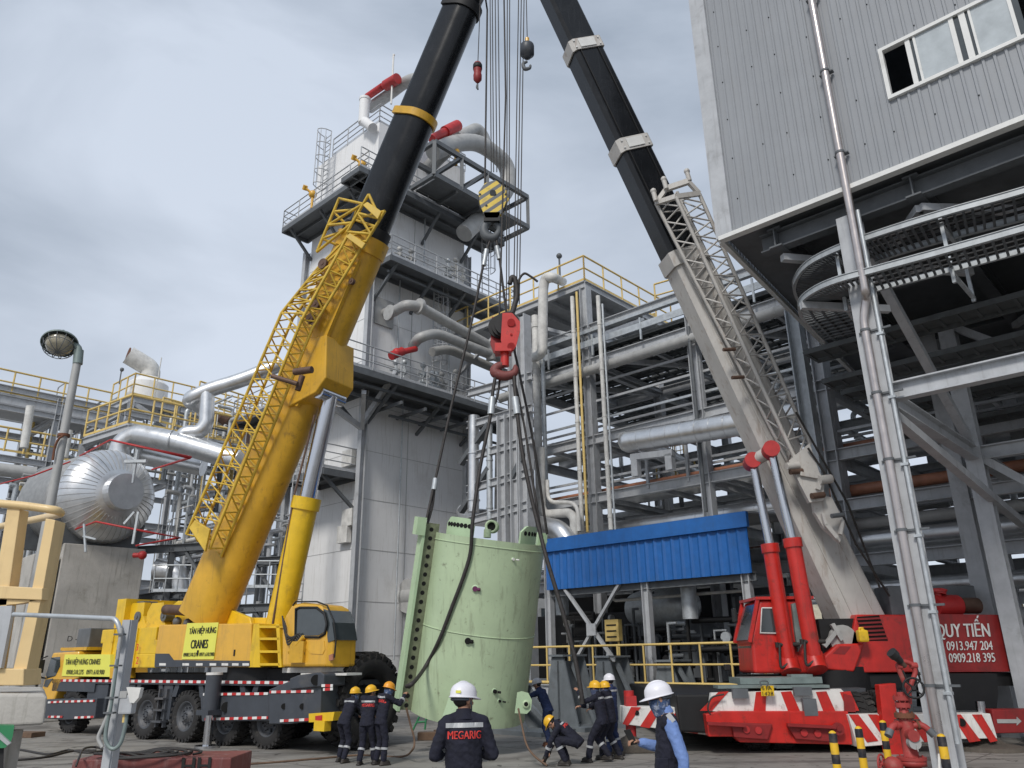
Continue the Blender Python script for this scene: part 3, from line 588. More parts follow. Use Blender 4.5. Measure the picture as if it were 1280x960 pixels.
for k in (0, 1, 2, 4):
    s = cx[0] - 2 + 5.2 * k; ty = k % 2; p = up(RA + UD * s + VD * 22, 0); t = thing('plant_unit', p, ['dark boxy plant unit under the rack', 'dark upright tank under the rack'][ty] + (', behind the left end of the canopy', ', behind the left half of the canopy', ', behind the right half of the canopy', ', left of the red crane cab', ', behind the red crane cylinders', ', behind the red crane housing')[k], 'machine'); b = MB()
    if ty: b.lathe(p, (0, 0, 1), [(0, 1.3), (3.6, 1.3), (4.1, .8), (4.2, .01)], 20)
    else: b.bbox(p + V(0, 0, 1.9), (4.0, 2.0, 3.8), (UD, VD, V(0, 0, 1)), .06)
    b.build('casing', 'dark_steel', t); b = MB()
    for j in range(4): q = p - VD * 1.3 + UD * (-1.5 + j); b.tube(smoothpath([up(q, 0), up(q, 2 + j * .5), up(q, 2 + j * .5) + UD * 2], .2), .09, 7)
    b.build('pipe', 'dull_pipe', t, split=True)
random.seed(77)
for k, s in enumerate([cx[0] + 2.2 + 2.9 * i for i in range(8)]):
    for z in (lv[1], lv[2], lv[3] - .02):
        b = MB(); b.ibeam(up(RA + UD * s, z), up(RA + UD * s + VD * random.choice((6, 13)), z), .14, .22, .02); b.build('secondary_beam', 'steel_paint', mrack)
for k in range(10):
    z = random.choice((lv[1] + .9, lv[2] + 1.0, lv[2] + 1.9, lv[3] - 1.0)); r = random.choice((0.2, 1.2, 3, 6.1, 9, 12.8)); b = MB(); b.beam(up(RA + UD * cx[0] + VD * r, z), up(RA + UD * cx[-1] + VD * r, z), .08, .1); b.build('stringer', 'galvanised' if k % 2 else 'steel_paint', mrack)
for k in range(12):
    s = cx[0] + random.uniform(0, 20); r = random.choice((0, 6, 13)); z = random.choice((lv[1], lv[2])); b = MB(); b.beam(up(RA + UD * s + VD * r, z), up(RA + UD * s + VD * r, z + random.uniform(1.2, 2.8)), .12, .12, up=UD); b.build('short_post', 'steel_paint', mrack)
# ------------------------------------------------ pipes of the main rack
def rp_(s, r, z): return up(RA + UD * s + VD * r, z)
PIPES = [
 (-.45, lv[3] - .55, .23, 'dull_pipe', 'dull grey pipe slung just below the cable trays along the front of the rack'),
 (1.5, lv[2] + .55, .30, 'aluminium', 'silver lagged pipe resting on the middle level of the rack, nearest the front'),
 (3.0, lv[2] + .45, .18, 'dull_pipe', 'grey pipe on the middle level of the rack behind the silver lagged one'),
 (4.3, lv[2] + .5, .26, 'aluminium', 'second silver lagged pipe on the middle level of the rack, further back'),
 (.9, lv[1] + .45, .14, 'orange_pipe', 'thin orange pipe along the third level of the rack above the blue canopy'),
 (2.1, lv[1] + .5, .25, 'dull_pipe', 'grey pipe beside the orange pipe on the third level of the rack'),
 (3.4, lv[1] + .5, .30, 'aluminium', 'silver pipe behind the orange pipe on the third level of the rack'),
 (8.0, lv[1] + .5, .4, 'dull_pipe', 'thick grey pipe at the back of the third level of the rack'),
 (1.4, lv[0] + .55, .36, 'aluminium', 'silver lagged pipe along the fourth level of the rack, right of the canopy'),
 (2.9, lv[0] + .5, .22, 'dull_pipe', 'grey pipe along the fourth level of the rack behind a silver one'),
 (9.5, lv[0] + .5, .35, 'rust', 'rust brown pipe deep inside the lower rack'),
 (.8, 5.55, .33, 'aluminium', 'silver lagged pipe on the lowest rack level behind the red crane cab'),
 (2.6, 5.5, .25, 'insul_white', 'pale pipe on the lowest rack level behind the silver one'),
 (8.5, lv[2] + .6, .32, 'galvanised', 'galvanised pipe at the back of the middle rack level')]
for (r, z, rad, m_, lab) in PIPES:
    b = MB(); b.tube([rp_(cx[0] - .5, r, z), rp_(cx[-1], r, z)], rad, 12)
    s = cx[0]
    while s < cx[-1]: b.tube([rp_(s, r, z), rp_(s + .06, r, z)], rad * 1.04, 12); s += 1.3
    tag(b.build('rack_pipe', m_), lab, 'pipe', 'pipes running along the rack')
b = MB(); q = lambda px, py, r=-1.2: on(px, py, RA + VD * r, UD)
b.tube(smoothpath([q(786, 552), q(850, 542), q(955, 525), q(1000, 518)], .5), .46, 18)
for i in range(9): a_, c_ = q(800 + i * 18, 550 - i * 2.9), q(802 + i * 18, 549.7 - i * 2.9); b.tube([a_, c_], .475, 18)
b.ball(q(786, 552), .46, 14); b.tube(smoothpath([q(800, 553, -1.0), q(826, 565, 2.0), q(880, 600, 5.5)], .5), .38, 14)
tag(b.build('lagged_pipe', 'aluminium'), 'bright silver lagged main slanting to the white boom at mid rack height', 'pipe')
b = MB()
for px in (794, 837): p = q(px, 568); b.beam(p, up(p, lv[1] + .3), .3, .3, up=UD)
b.beam(q(790, 572), q(842, 566), .3, .25); tag(b.build('pipe_support', 'steel_paint'), 'short grey goal-post support under the bright silver lagged main', 'pipe support')
# vertical pipes in front of the rack
VP_ = [(666, 395, 678, 645, .19, 'insul_white', -1.0, 'pale vertical pipe left of the tall column, joined to the looping riser'), (678, 450, 684, 635, .10, 'galvanised', -1.0, 'thin galvanised riser next to the pale vertical pipe'),
 (716, 371, 727, 665, .10, 'insul_white', -1.0, 'thin white riser left of the tall rack column'), (722, 365, 733, 665, .06, 'rail_yellow', -1.0, 'thin yellow conduit left of the tall rack column'),
 (749, 370, 762, 662, .10, 'insul_white', -1.0, 'thin white riser fixed to the right flange of the tall rack column'), (754, 380, 768, 662, .05, 'galvanised', -1.0, 'very thin conduit furthest right on the tall rack column'),
 (592, 520, 592, 640, .27, 'aluminium', -3.0, 'silver riser close to the right edge of the white tower'), (612, 530, 612, 650, .14, 'galvanised', -3.0, 'galvanised riser between the white tower and the grey column'),
 (865, 408, 878, 640, .07, 'dark_steel', -.6, 'dark conduit on the left side of the second rack column')]
for (x0, y0, x1, y1, r_, m_, o_, lab) in VP_:
    t_ = on((x0 + x1) / 2, (y0 + y1) / 2, RA + VD * o_, UD); b = MB(); za, zb = ab(t_.x, t_.y, y1), ab(t_.x, t_.y, y0); b.tube([up(t_, za), up(t_, zb)], r_, 10)
    k = za + .5
    while k < zb: b.tube([up(t_, k), up(t_, k + .06)], r_ * 1.18, 10); k += 2.2
    tag(b.build('riser_pipe', m_), lab, 'pipe', 'vertical risers on the rack')
b = MB(); w = lambda px, py, o=-1.6: on(px, py, RA + VD * o, UD)
b.tube(smoothpath([w(648, 443), w(670, 447), w(678, 440), w(679, 360), w(682, 346), w(692, 347), w(703, 352, 1.0)], .9, 6), .24, 14); tag(b.build('loop_riser', 'insul_white'), 'pale pipe looping up over the edge of the yellow-railed platform', 'pipe')
b = MB(); b.tube(smoothpath([w(676, 560), w(677, 636), w(682, 643), w(712, 641), w(718, 648), w(718, 672)], .7, 5), .2, 12); tag(b.build('bent_pipe', 'insul_white'), 'pale bent pipe dropping behind the left end of the blue canopy', 'pipe')
b = MB(); b.tube(smoothpath([w(684, 600), w(685, 628), w(722, 628), w(724, 664)], .6, 5), .09, 10); tag(b.build('bent_pipe', 'insul_white'), 'thin bent pipe just inside the larger pale bent pipe', 'pipe')
b = MB(); b.tube(smoothpath([w(580, 636, -2), w(586, 646, -2), w(640, 650, -2), w(700, 662, -2), w(712, 680, -2)], 1.0, 5), .42, 14); tag(b.build('lagged_pipe', 'aluminium'), 'dull silver lagged pipe passing right above the green shell', 'pipe')
b = MB(); b.tube(smoothpath([w(622, 640, -2), w(623, 560, -2), w(630, 550, -2), w(650, 548, -2)], .8, 5), .16, 12); tag(b.build('goose_pipe', 'dull_pipe'), 'grey pipe with a goose-neck bend beside the grey column', 'pipe')
# grey columns between the tower and the rack
gc = thing('transfer_frame', w(660, 700, -3), 'grey steel frame between the white tower and the rack, above the green shell', 'steel frame')
for (px, wd, yt, m_) in ((648, .45, 440, 'steel_paint'), (660, .5, 395, 'steel_paint'), (632, .5, 520, 'steel_paint')):
    t_ = w(px, 700, -3); b = MB(); b.ibeam(up(t_, 0), up(t_, ab(t_.x, t_.y, yt)), wd, wd, .05, up=UD); b.build('column', m_, gc)
for y in (480, 520, 560, 600, 640): b = MB(); b.ibeam(w(585, y + 12, -3), w(665, y - 10, -3), .25, .35); b.build('beam', 'steel_paint', gc)
for (a_, c_) in (((576, 580), (612, 530)), ((576, 640), (612, 585)), ((640, 600), (660, 560))): b = MB(); b.beam(w(*a_, -3), w(*c_, -3), .3, .22); b.build('brace', 'dark_steel', gc)
# random small pipework hung inside the rack (several pipe bundles)
random.seed(11)
for k in range(3):
    root = thing('pipe_bundle', RA + UD * (cx[1] + k * 6), ['bundle of thin pipes and drops inside the rack, above the left half of the canopy', 'bundle of thin pipes inside the rack, between the second column and the white boom', 'bundle of thin pipes inside the rack, right of the white boom'][k], 'pipes', 'small pipe bundles inside the rack')
    for i in range(22):
        b = MB(); s = (cx[0] if k == 0 else cx[1] + k * 6) + random.uniform(0, 6); r = random.uniform(1, 12); z0_ = random.choice([5.0] + lv[:3]); dz = random.uniform(.5, 2.6); L_ = random.uniform(1.5, 6)
        if random.random() < .5: pts = [rp_(s, r, z0_ - dz * .2), rp_(s, r, z0_ + dz), rp_(s + L_ * .4, r, z0_ + dz)]
        else: pts = [rp_(s, r, z0_ + .3), rp_(s, r + L_, z0_ + .3), rp_(s, r + L_, z0_ + dz)]
        b.tube(smoothpath(pts, .3), random.uniform(.05, .16), 8); b.build('pipe', random.choice(('dull_pipe', 'galvanised', 'aluminium', 'dark_steel', 'insul_white')), root)
cg = thing('ladder_cage', on(845, 520, RA + VD * 13, UD), 'yellow caged ladder seen through the rack, left of the white boom', 'ladder'); b = MB(); p = on(845, 520, RA + VD * 13, UD); ladder(b, up(p, lv[2]), up(p, lv[3] + .2), UD, .6, .04, cage=.5, out=-VD); b.build('cage', 'rail_yellow', cg)
cg = thing('ladder_cage', on(815, 505, RA + VD * 20, UD), 'second, further yellow caged ladder seen through the rack', 'ladder'); b = MB(); p = on(818, 505, RA + VD * 20, UD); ladder(b, up(p, lv[2]), up(p, lv[3] + 1), UD, .6, .04, cage=.5, out=-VD); b.build('cage', 'rail_yellow', cg)
b = MB(); railing(b, [on(822, 606, RA + VD * 8, UD), on(870, 598, RA + VD * 8, UD)], 1.2, 1.0, .05); tag(b.build('guard_rail', 'rail_yellow'), 'small yellow guard rail low inside the rack above the canopy', 'railing')
# deep back wall of plant equipment far behind (things seen between the beams)
for k, (px, w_, h_, Y_, m_, lab) in enumerate(((700, 9, 9, 70, 'dull_pipe', 'grey far process building seen under the rack behind the canopy'), (1000, 14, 7, 75, 'far_cream', 'pale far shed seen under the rack behind the red crane'))):
    p = at(px, 800, Y_); p.z = 0; rt = thing('far_building', p, lab, 'building'); b = MB(); b.box(p + V(0, 0, h_ / 2), (w_, 6, h_)); b.build('wall', m_, rt)
    b = MB(); b.prism([p + V(-w_ / 2 - .3, -3.3, h_), p + V(w_ / 2 + .3, -3.3, h_), p + V(w_ / 2 + .3, 0, h_ + 1.2), p + V(-w_ / 2 - .3, 0, h_ + 1.2)], V(0, 0, .15)); b.build('roof', 'steel_paint', rt)
    for j in range(4): b = MB(); b.box(p + V(-w_ / 2 + w_ * (j + .5) / 4, -3.02, h_ * .55), (w_ * .12, .08, h_ * .2)); b.build('window', 'glass_dark', rt)
# ================================================================ blue canopy and compressor skid
KA = gnd(810, 905); KA.z = 0
def ks(px, py, o=0.0): return on(px, py, KA + VD * o, UD)
can = thing('blue_canopy', KA, 'blue corrugated sheet canopy on grey braced posts behind the green shell', 'canopy')
tl, tr, bl, br = ks(684, 692), ks(930, 656), ks(684, 738), ks(938, 716)
zt_, zb_ = (tl.z + tr.z) / 2, (bl.z + br.z) / 2
c0, c1 = up((tl + bl) / 2, 0), up(ks(938, 690), 0)
L_ = (c1 - c0).length; b = MB(); n = int(L_ / .085)
pts = []
for i in range(n + 1):
    k = i % 4; off = (.0, .0, .07, .07)[k] if False else (.05 if k in (0,) else 0)
    pts.append(c0 + UD * (L_ * i / n) - VD * (.0 + (.055 if (i % 4) == 0 else 0)))
vs = [up(p, zb_) for p in pts] + [up(p, zt_) for p in pts]; m_ = len(pts)
b.add(vs, [(i, i + 1, m_ + i + 1, m_ + i) for i in range(m_ - 1)]); b.add([v + VD * .02 for v in vs], [(m_ + i, m_ + i + 1, i + 1, i) for i in range(m_ - 1)])
b.build('fascia_sheet', 'blue_sheet', can)
b = MB(); b.box((up(c0, zt_) + up(c1, zt_)) / 2 + V(0, 0, .22) - VD * .05, (L_ + .1, .16, .48), (UD, VD, V(0, 0, 1))); b.build('ridge_flashing', 'blue_sheet', can)
b = MB(); b.prism([up(c0, zt_ + .42), up(c1, zt_ + .42), up(c1, zt_ + 1.0) + VD * 6, up(c0, zt_ + 1.0) + VD * 6], V(0, 0, .06)); b.build('roof_sheet', 'steel_paint', can)
for o in (0.2, 6):
    for px in (684, 808, 938):
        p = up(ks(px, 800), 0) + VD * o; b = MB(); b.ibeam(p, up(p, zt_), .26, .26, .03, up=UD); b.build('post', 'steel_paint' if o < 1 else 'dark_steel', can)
for o in (.2, 6):
    b = MB(); b.ibeam(up(c0, zb_ - .1) + VD * o, up(c1, zb_ - .1) + VD * o, .16, .26); b.build('beam', 'dark_steel', can)
X0 = ks(706, 736, .1); X1 = ks(806, 880, .1); X2 = ks(774, 730, .1); X3 = ks(700, 860, .1)
for a_, c_ in ((X0, X1), (X2, X3)): b = MB(); b.beam(a_, c_, .13, .1); b.build('cross_brace', 'steel_paint', can)
b = MB(); q_ = ks(739, 787, 0); b.box(q_, (.4, .04, .4), (UD, VD, V(0, 0, 1))); b.build('gusset', 'steel_paint', can)
for a_, c_ in (((816, 740), (842, 792)), ((870, 735), (856, 760))): b = MB(); b.beam(ks(*a_, 3.0), ks(*c_, 3.0), .1, .08); b.build('rear_brace', 'dark_steel', can)
# platform
zpl = ks(810, 856).z; s0 = ks(640, 856); s1 = ks(1010, 860); s0.z = s1.z = 0
skid = thing('machine_platform', s0 - VD * .2, 'low grey platform on a concrete wall carrying the dark machinery', 'platform')
b = MB(); b.prism([up(p, zpl) for p in (s0 - VD * .3, s1 - VD * .3, s1 + VD * 9, s0 + VD * 9)], V(0, 0, -.1)); b.build('deck', 'deck_steel', skid)
b = MB(); b.ibeam(up(s0, zpl - .2) - VD * .4, up(s1, zpl - .2) - VD * .4, .2, .36); b.build('edge_beam', 'steel_paint', skid)
b = MB(); b.prism([up(p, 0) for p in (s0 + VD * .5, s1 + VD * .5, s1 + VD * 8.5, s0 + VD * 8.5)], V(0, 0, zpl - .4)); b.build('concrete_wall', 'concrete', skid)
rl = thing('guard_rail', s0 - VD * .35, 'cream-yellow guard rail along the low machine platform behind the workers', 'railing'); b = MB(); railing(b, [up(s0, zpl) - VD * .35, up(s1, zpl) - VD * .35], ks(810, 806).z - zpl, 1.05, .035, 1, toe=False)
b.tube([up(s0, zpl + .05) - VD * .36, up(s1, zpl + .05) - VD * .36], .05, 6); b.build('rails', 'rail_yellow', rl)
b = MB(); p0, p1 = ks(655, 840, -.5), ks(668, 890, -.7); b.tube([p0, p1], .035, 6); b.tube([ks(655, 862, -.5), ks(664, 905, -.7)], .035, 6); b.tube([ks(662, 858, -.6), ks(662, 900, -.6)], .035, 6); tag(b.build('stair_rail', 'rail_yellow'), 'short cream stair rail behind the right edge of the green shell', 'railing')
b = MB()
for i in range(5): p = up(ks(664, 880, -.6 - i * .28), zpl - .2 - i * .2); b.box(p, (.9, .28, .05), (UD, VD, V(0, 0, 1)))
tag(b.build('steps', 'galvanised'), 'grey steel steps up to the machine platform, next to the leaning worker', 'steps')
# machinery
random.seed(21)
mach = thing('compressor_unit', up(ks(745, 840, 3), zpl), 'dark compressor unit packed with small pipes under the left half of the canopy', 'machine')
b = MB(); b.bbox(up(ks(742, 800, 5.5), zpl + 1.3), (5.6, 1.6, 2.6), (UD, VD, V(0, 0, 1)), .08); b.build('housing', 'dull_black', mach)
for i in range(46):
    s = ks(695 + 105 * random.random(), 800, 2 + 2.6 * random.random()); z = zpl + random.uniform(.05, 2.6); L2 = random.uniform(.3, 1.6); b = MB(); r_ = random.uniform(.025, .09)
    typ = random.random()
    if typ < .45: b.tube([up(s, zpl), up(s, z), up(s, z) + UD * L2 * .4], r_, 6)
    elif typ < .8: b.tube(smoothpath([up(s, z), up(s, z) + UD * L2, up(s, z - .5) + UD * L2], .1, 2), r_, 6)
    else: b.tube([up(s, z), up(s, z) + UD * .12], .16, 10)
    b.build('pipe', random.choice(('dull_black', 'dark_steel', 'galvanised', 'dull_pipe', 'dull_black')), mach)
b = MB(); p = ks(767, 788, 1.2); b.bbox(p, (.6, .25, .75), (UD, VD, V(0, 0, 1)), .02); b.tube([p - V(0, 0, .3) + UD * .2, up(p + UD * .2, zpl)], .04, 6); b.build('switch_box', 'rail_yellow', mach)
b = MB()
for i in range(3): b.box(ks(767, 788, 1.2) - VD * .13 + V(0, 0, -.22 + .2 * i), (.42, .03, .05), (UD, VD, V(0, 0, 1)))
b.build('switch_row', 'dull_black', mach)
ves = thing('pressure_vessel', up(ks(830, 800, 3.5), zpl), 'horizontal silver vessel with domed end under the right half of the canopy', 'vessel')
b = MB(); a_, c_ = ks(790, 762, 4), ks(868, 756, 3.0); c_.z = a_.z = (a_.z + c_.z) / 2; d_ = (c_ - a_).normalized(); b.lathe(a_, d_, [(0, .01), (.05, .35), (.3, .62), (.7, .7), ((c_ - a_).length - .7, .7), ((c_ - a_).length - .3, .62), ((c_ - a_).length, .3), ((c_ - a_).length + .05, .01)], 24); b.build('shell', 'galvanised', ves)
for t_ in (.25, .75): b = MB(); p = a_.lerp(c_, t_); b.box(up(p, (p.z - .6 + zpl) / 2), (.3, 1.0, p.z - .6 - zpl), (UD, VD, V(0, 0, 1))); b.build('saddle', 'dark_steel', ves)
b = MB(); b.lathe(up(ks(877, 790, 3), zpl), (0, 0, 1), [(0, .8), (1.3, .8), (1.8, .65), (2.1, .35), (2.15, .01)], 24); tag(b.build('dome_vessel', 'dark_steel'), 'squat grey domed vessel beside the red crane cab', 'vessel')
m2 = thing('pump_manifold', up(ks(850, 840, 2), zpl), 'black pump manifold of crossing pipes in front of the silver vessel', 'machine')
for i in range(40):
    s = ks(818 + 100 * random.random(), 800, 1.0 + 2.0 * random.random()); z = zpl + random.uniform(.1, 2.3); L2 = random.uniform(.3, 1.8); b = MB(); r_ = random.uniform(.03, .1); typ = random.random()
    if typ < .45: b.tube([up(s, zpl), up(s, z), up(s, z) + UD * L2 * .4], r_, 6)
    elif typ < .8: b.tube([up(s, z), up(s, z) + UD * L2], r_, 6)
    else: b.tube([up(s, z), up(s, z) - VD * .1], .18, 10)
    b.build('pipe', random.choice(('dull_black', 'dull_black', 'dark_steel', 'dull_black', 'galvanised')), m2)
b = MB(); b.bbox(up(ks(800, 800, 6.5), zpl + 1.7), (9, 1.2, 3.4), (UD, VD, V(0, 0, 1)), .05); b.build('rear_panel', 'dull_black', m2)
b = MB(); b.tube(smoothpath([ks(764, 744, 1.5), ks(768, 751, 1.5), ks(880, 742, 1.5), ks(935, 738, 1.5)], .2), .055, 8); tag(b.build('rack_pipe', 'insul_white'), 'thin pale pipe running under the canopy above the machinery', 'pipe')
b = MB(); 
for px in (702, 860): p = ks(px, 735, 1.0); b = MB(); b.tube([up(p, p.z + .4), up(p, p.z - 1.0)], .26, 12); tag(b.build('air_tube', 'galvanised'), 'silver tube hanging under the ' + ('left' if px < 800 else 'right') + ' half of the canopy edge', 'pipe')
# saddles stands in front of the platform
def stand(px, py, Wd, H_, label, rot=0.0, d=None):
    p = gnd(px, py); r = thing('shell_stand', p, label, 'stand', 'grey steel saddle stands'); ux = (d or UD).normalized(); vx = Vector((-ux.y, ux.x, 0))
    b = MB(); b.box(p + V(0, 0, .06), (Wd * 1.8, 1.5, .12), (ux, vx, V(0, 0, 1))); b.build('base_frame', 'stand_grey', r)
    for k in (-1, 1):
        b = MB(); b.prism([p + vx * .5 * k - ux * Wd * .55 + V(0, 0, .12), p + vx * .5 * k + ux * Wd * .55 + V(0, 0, .12), p + vx * .5 * k + ux * Wd * .12 + V(0, 0, H_), p + vx * .5 * k - ux * Wd * .25 + V(0, 0, H_)], vx * .06); b.build('side_plate', 'stand_grey', r)
    b = MB(); b.box(p + V(0, 0, H_ * .5) - ux * Wd * .05, (.08, 1.0, H_ * .85), (ux, vx, V(0, 0, 1))); b.beam(p - ux * Wd * .8 + V(0, 0, .15), p - ux * .1 + V(0, 0, H_ * .7), .12, .12); b.beam(p + ux * Wd * .8 + V(0, 0, .15), p + ux * .1 + V(0, 0, H_ * .9), .12, .12); b.box(p + V(0, 0, H_) - ux * Wd * .06, (Wd * .5, 1.2, .06), (ux, vx, V(0, 0, 1))); b.build('web', 'stand_grey', r)
    return r
stand(715, 911, 1.2, 2.1, 'tall grey saddle stand between the leaning worker and the yellow-helmeted pair')
stand(772, 907, 1.2, 2.05, 'grey saddle stand left of the striped outrigger beam')
stand(640, 915, 2.0, 1.3, 'low wide grey stand half hidden behind the bottom of the green shell')
stand(850, 906, 1.3, 1.9, 'grey stand partly hidden behind the man with the phone')
# ================================================================ left plant
LA = at(60, 700, 42.0); LA.z = 0
def lw(px, py, o=0.0): return on(px, py, LA + nL * o, VD)
s_a = (lw(-60, 700) - LA).dot(VD); s_b = (lw(330, 700) - LA).dot(VD)
cols = [s_a + (s_b - s_a) * i / 5 for i in range(6)]
zl = [lw(20, y).z for y in (720, 640, 575, 512, 488)]
rack('plant_rack', LA, VD, -UD, cols, (0, 6), zl, 'grey steel plant structure on the left behind the silver drum', 'steel structure', csz=.3, bsz=.34)
def yrail(a_, c_, h, lab, n=1.3, r_=.05, o=0, Yc=None):
    p, q = (at(*a_, Yc[0]), at(*c_, Yc[1])) if Yc else (lw(*a_, o), lw(*c_, o)); p.z = q.z = (p.z + q.z) / 2
    b = MB(); railing(b, [p, q], h, n, r_, 1); r = tag(b.build('guard_rail', 'rail_yellow'), lab, 'railing', 'yellow guard rails of the left plant'); return p, q
p, q = lw(-20, 486, .3), lw(135, 520, .3)
b = MB(); zz = p.z; q.z = zz; railing(b, [p, q], 1.3, 1.3, .05); tag(b.build('guard_rail', 'rail_yellow'), 'topmost yellow guard rail of the left plant, behind the lamp head', 'railing', 'yellow guard rails of the left plant')
b = MB(); b.prism([p, q, q - UD * 5, p - UD * 5], V(0, 0, -.1)); b.ibeam(p + V(0, 0, -.35), q + V(0, 0, -.35), .2, .5); tag(b.build('walkway', 'steel_paint'), 'high grey walkway deck under the topmost yellow rail on the left', 'walkway')
p = lw(-20, 560, .4); q = lw(95, 585, .4); q.z = p.z; b = MB(); railing(b, [p, q], 1.3, 1.0, .055); tag(b.build('guard_rail', 'rail_yellow'), 'lower yellow guard rail of the left plant, just above the drum on its left', 'railing', 'yellow guard rails of the left plant')
p = at(105, 546, 40); q = at(163, 514, 37.5); q.z = p.z; w2 = q + VD * 9; b = MB(); railing(b, [p, q, w2], 1.5, 1.1, .055); tag(b.build('guard_rail', 'rail_yellow'), 'yellow guard rail turning a corner above the drum, below the white vent stack', 'railing', 'yellow guard rails of the left plant')
b = MB(); b.prism([p, q, w2, p + VD * 9], V(0, 0, -.12)); b.ibeam(p + V(0, 0, -.3), q + V(0, 0, -.3), .2, .36); b.ibeam(q + V(0, 0, -.3), w2 + V(0, 0, -.3), .2, .36)
for a_ in (p, q, w2): b.ibeam(up(a_, 0), a_ + V(0, 0, -.4), .25, .25, up=UD)
tag(b.build('platform', 'steel_paint'), 'grey platform on posts above and behind the silver drum', 'platform')
p = at(138, 506, 47); q = at(166, 491, 45); q.z = p.z; w2 = q + VD * 12; b = MB(); railing(b, [p, q, w2], 1.4, 1.2, .05); tag(b.build('guard_rail', 'rail_yellow'), 'small high yellow guard rail around the foot of the white vent stack', 'railing', 'yellow guard rails of the left plant')
b = MB(); b.prism([p, q, w2, p + VD * 12], V(0, 0, -.12)); b.ibeam(p + V(0, 0, -.3), q + V(0, 0, -.3), .25, .4); b.ibeam(q + V(0, 0, -.3), w2 + V(0, 0, -.3), .25, .4)
for a_ in (p, q, w2, q + VD * 5): b.ibeam(up(a_, 0), a_ + V(0, 0, -.4), .3, .3, up=UD)
b.beam(q + V(0, 0, -.5), q + VD * 6 + V(0, 0, -3.2), .2, .3)
tag(b.build('platform', 'steel_paint'), 'upper grey platform carrying the white vent stack', 'platform')
p = at(200, 528, 42); q = at(285, 556, 46); q.z = p.z; b = MB(); railing(b, [p, q], 1.5, .9, .055); railing(b, [p + VD * 2 + V(0, 0, 1.6), q + VD * 2 + V(0, 0, 1.6)], 1.4, .9, .05); tag(b.build('guard_rail', 'rail_yellow'), 'pair of yellow guard rails between the vent stack and the yellow crane jib', 'railing', 'yellow guard rails of the left plant')
vs_ = thing('vent_stack', at(182, 500, 48), 'white vent stack with a bent open mouth on the left skyline', 'vent'); b = MB(); t0, t1 = at(182, 505, 48), at(182, 482, 48); b.cyl(t0, up(t0, t1.z), 1.25, 24); b.lathe(up(t0, t1.z), (0, 0, 1), [(0, 1.25), (.5, .7)], 24); b.build('drum', 'tower_white', vs_)
b = MB(); b.tube(smoothpath([up(t0, t1.z + .3), up(t0, t1.z + 1.2), up(t0, t1.z + 1.5) + V(-1.2, -.9, .35)], .8, 6), .62, 18); b.build('mouth', 'insul_white', vs_)
b = MB(); e_ = up(t0, t1.z + 1.5) + V(-1.2, -.9, .35); b.tube([e_ + V(.02, .015, 0), e_ + V(-.04, -.03, .01)], .5, 16); b.build('opening', 'rust', vs_)
b = MB(); b.tube([at(149, 480, 46), at(152, 462, 46)], .04, 5); b.ball(at(152.5, 462, 46), .14, 6); tag(b.build('sensor_mast', 'dark_steel'), 'thin mast with a small round sensor left of the white vent stack', 'mast')
b = MB(); b.tube([at(193, 498, 46), at(202, 447, 46)], .035, 5); tag(b.build('aerial', 'insul_white'), 'leaning whip aerial right of the white vent stack', 'aerial')
for k in range(3):
    b = MB(); p = at(266 + 9.5 * k, 518 + 3 * k, 44); b.tube(smoothpath([p, p + V(.9, .5, -.5), p + V(1.2, .6, -2)], .5, 4), .24, 12); b.tube([p + V(-.02, -.01, .01), p + V(.03, .02, -.015)], .25, 12); tag(b.build('exhaust_pipe', 'exhaust'), 'rusty open exhaust end beside the yellow jib, ' + ('leftmost', 'middle', 'rightmost')[k] + ' of the row of three', 'pipe', 'exhaust ends in a row')
# silver pipes left
b = MB(); b.tube(smoothpath([at(148, 580, 37), at(150, 556, 37), at(170, 543, 37), at(215, 551, 36.5), at(300, 576, 36)], 2.2, 7), .52, 18); 
for t_ in range(8): a_ = at(215 + t_ * 9, 551 + t_ * 2.6, 36.45); b.tube([a_, a_ + V(.06, .0, -.0)], .54, 16)
tag(b.build('lagged_pipe', 'aluminium'), 'thick silver lagged pipe arching up from behind the drum to the yellow jib', 'pipe')
b = MB(); b.tube([at(180, 570, 38), at(254, 585, 38)], .42, 14); tag(b.build('lagged_pipe', 'aluminium'), 'silver lagged pipe lying right of the drum below the arching one', 'pipe')
b = MB(); b.tube([at(-10, 586, 36), at(45, 592, 37)], .32, 12); tag(b.build('lagged_pipe', 'dull_pipe'), 'dull grey pipe entering from the left photo edge behind the lamp post', 'pipe')
for k, (x0, y0, x1, y1, r_, lab) in enumerate(((38, 508, 30, 560, .2, 'short pale riser left of the lamp post, under the high walkway'), (86, 538, 80, 572, .2, 'short pale riser right of the lamp post'), (112, 580, 80, 583, .22, 'horizontal pale pipe over the back of the drum'))):
    b = MB(); b.tube([at(x0, y0, 38), at(x1, y1, 38)], r_, 10); tag(b.build('riser_pipe', 'insul_white'), lab, 'pipe')
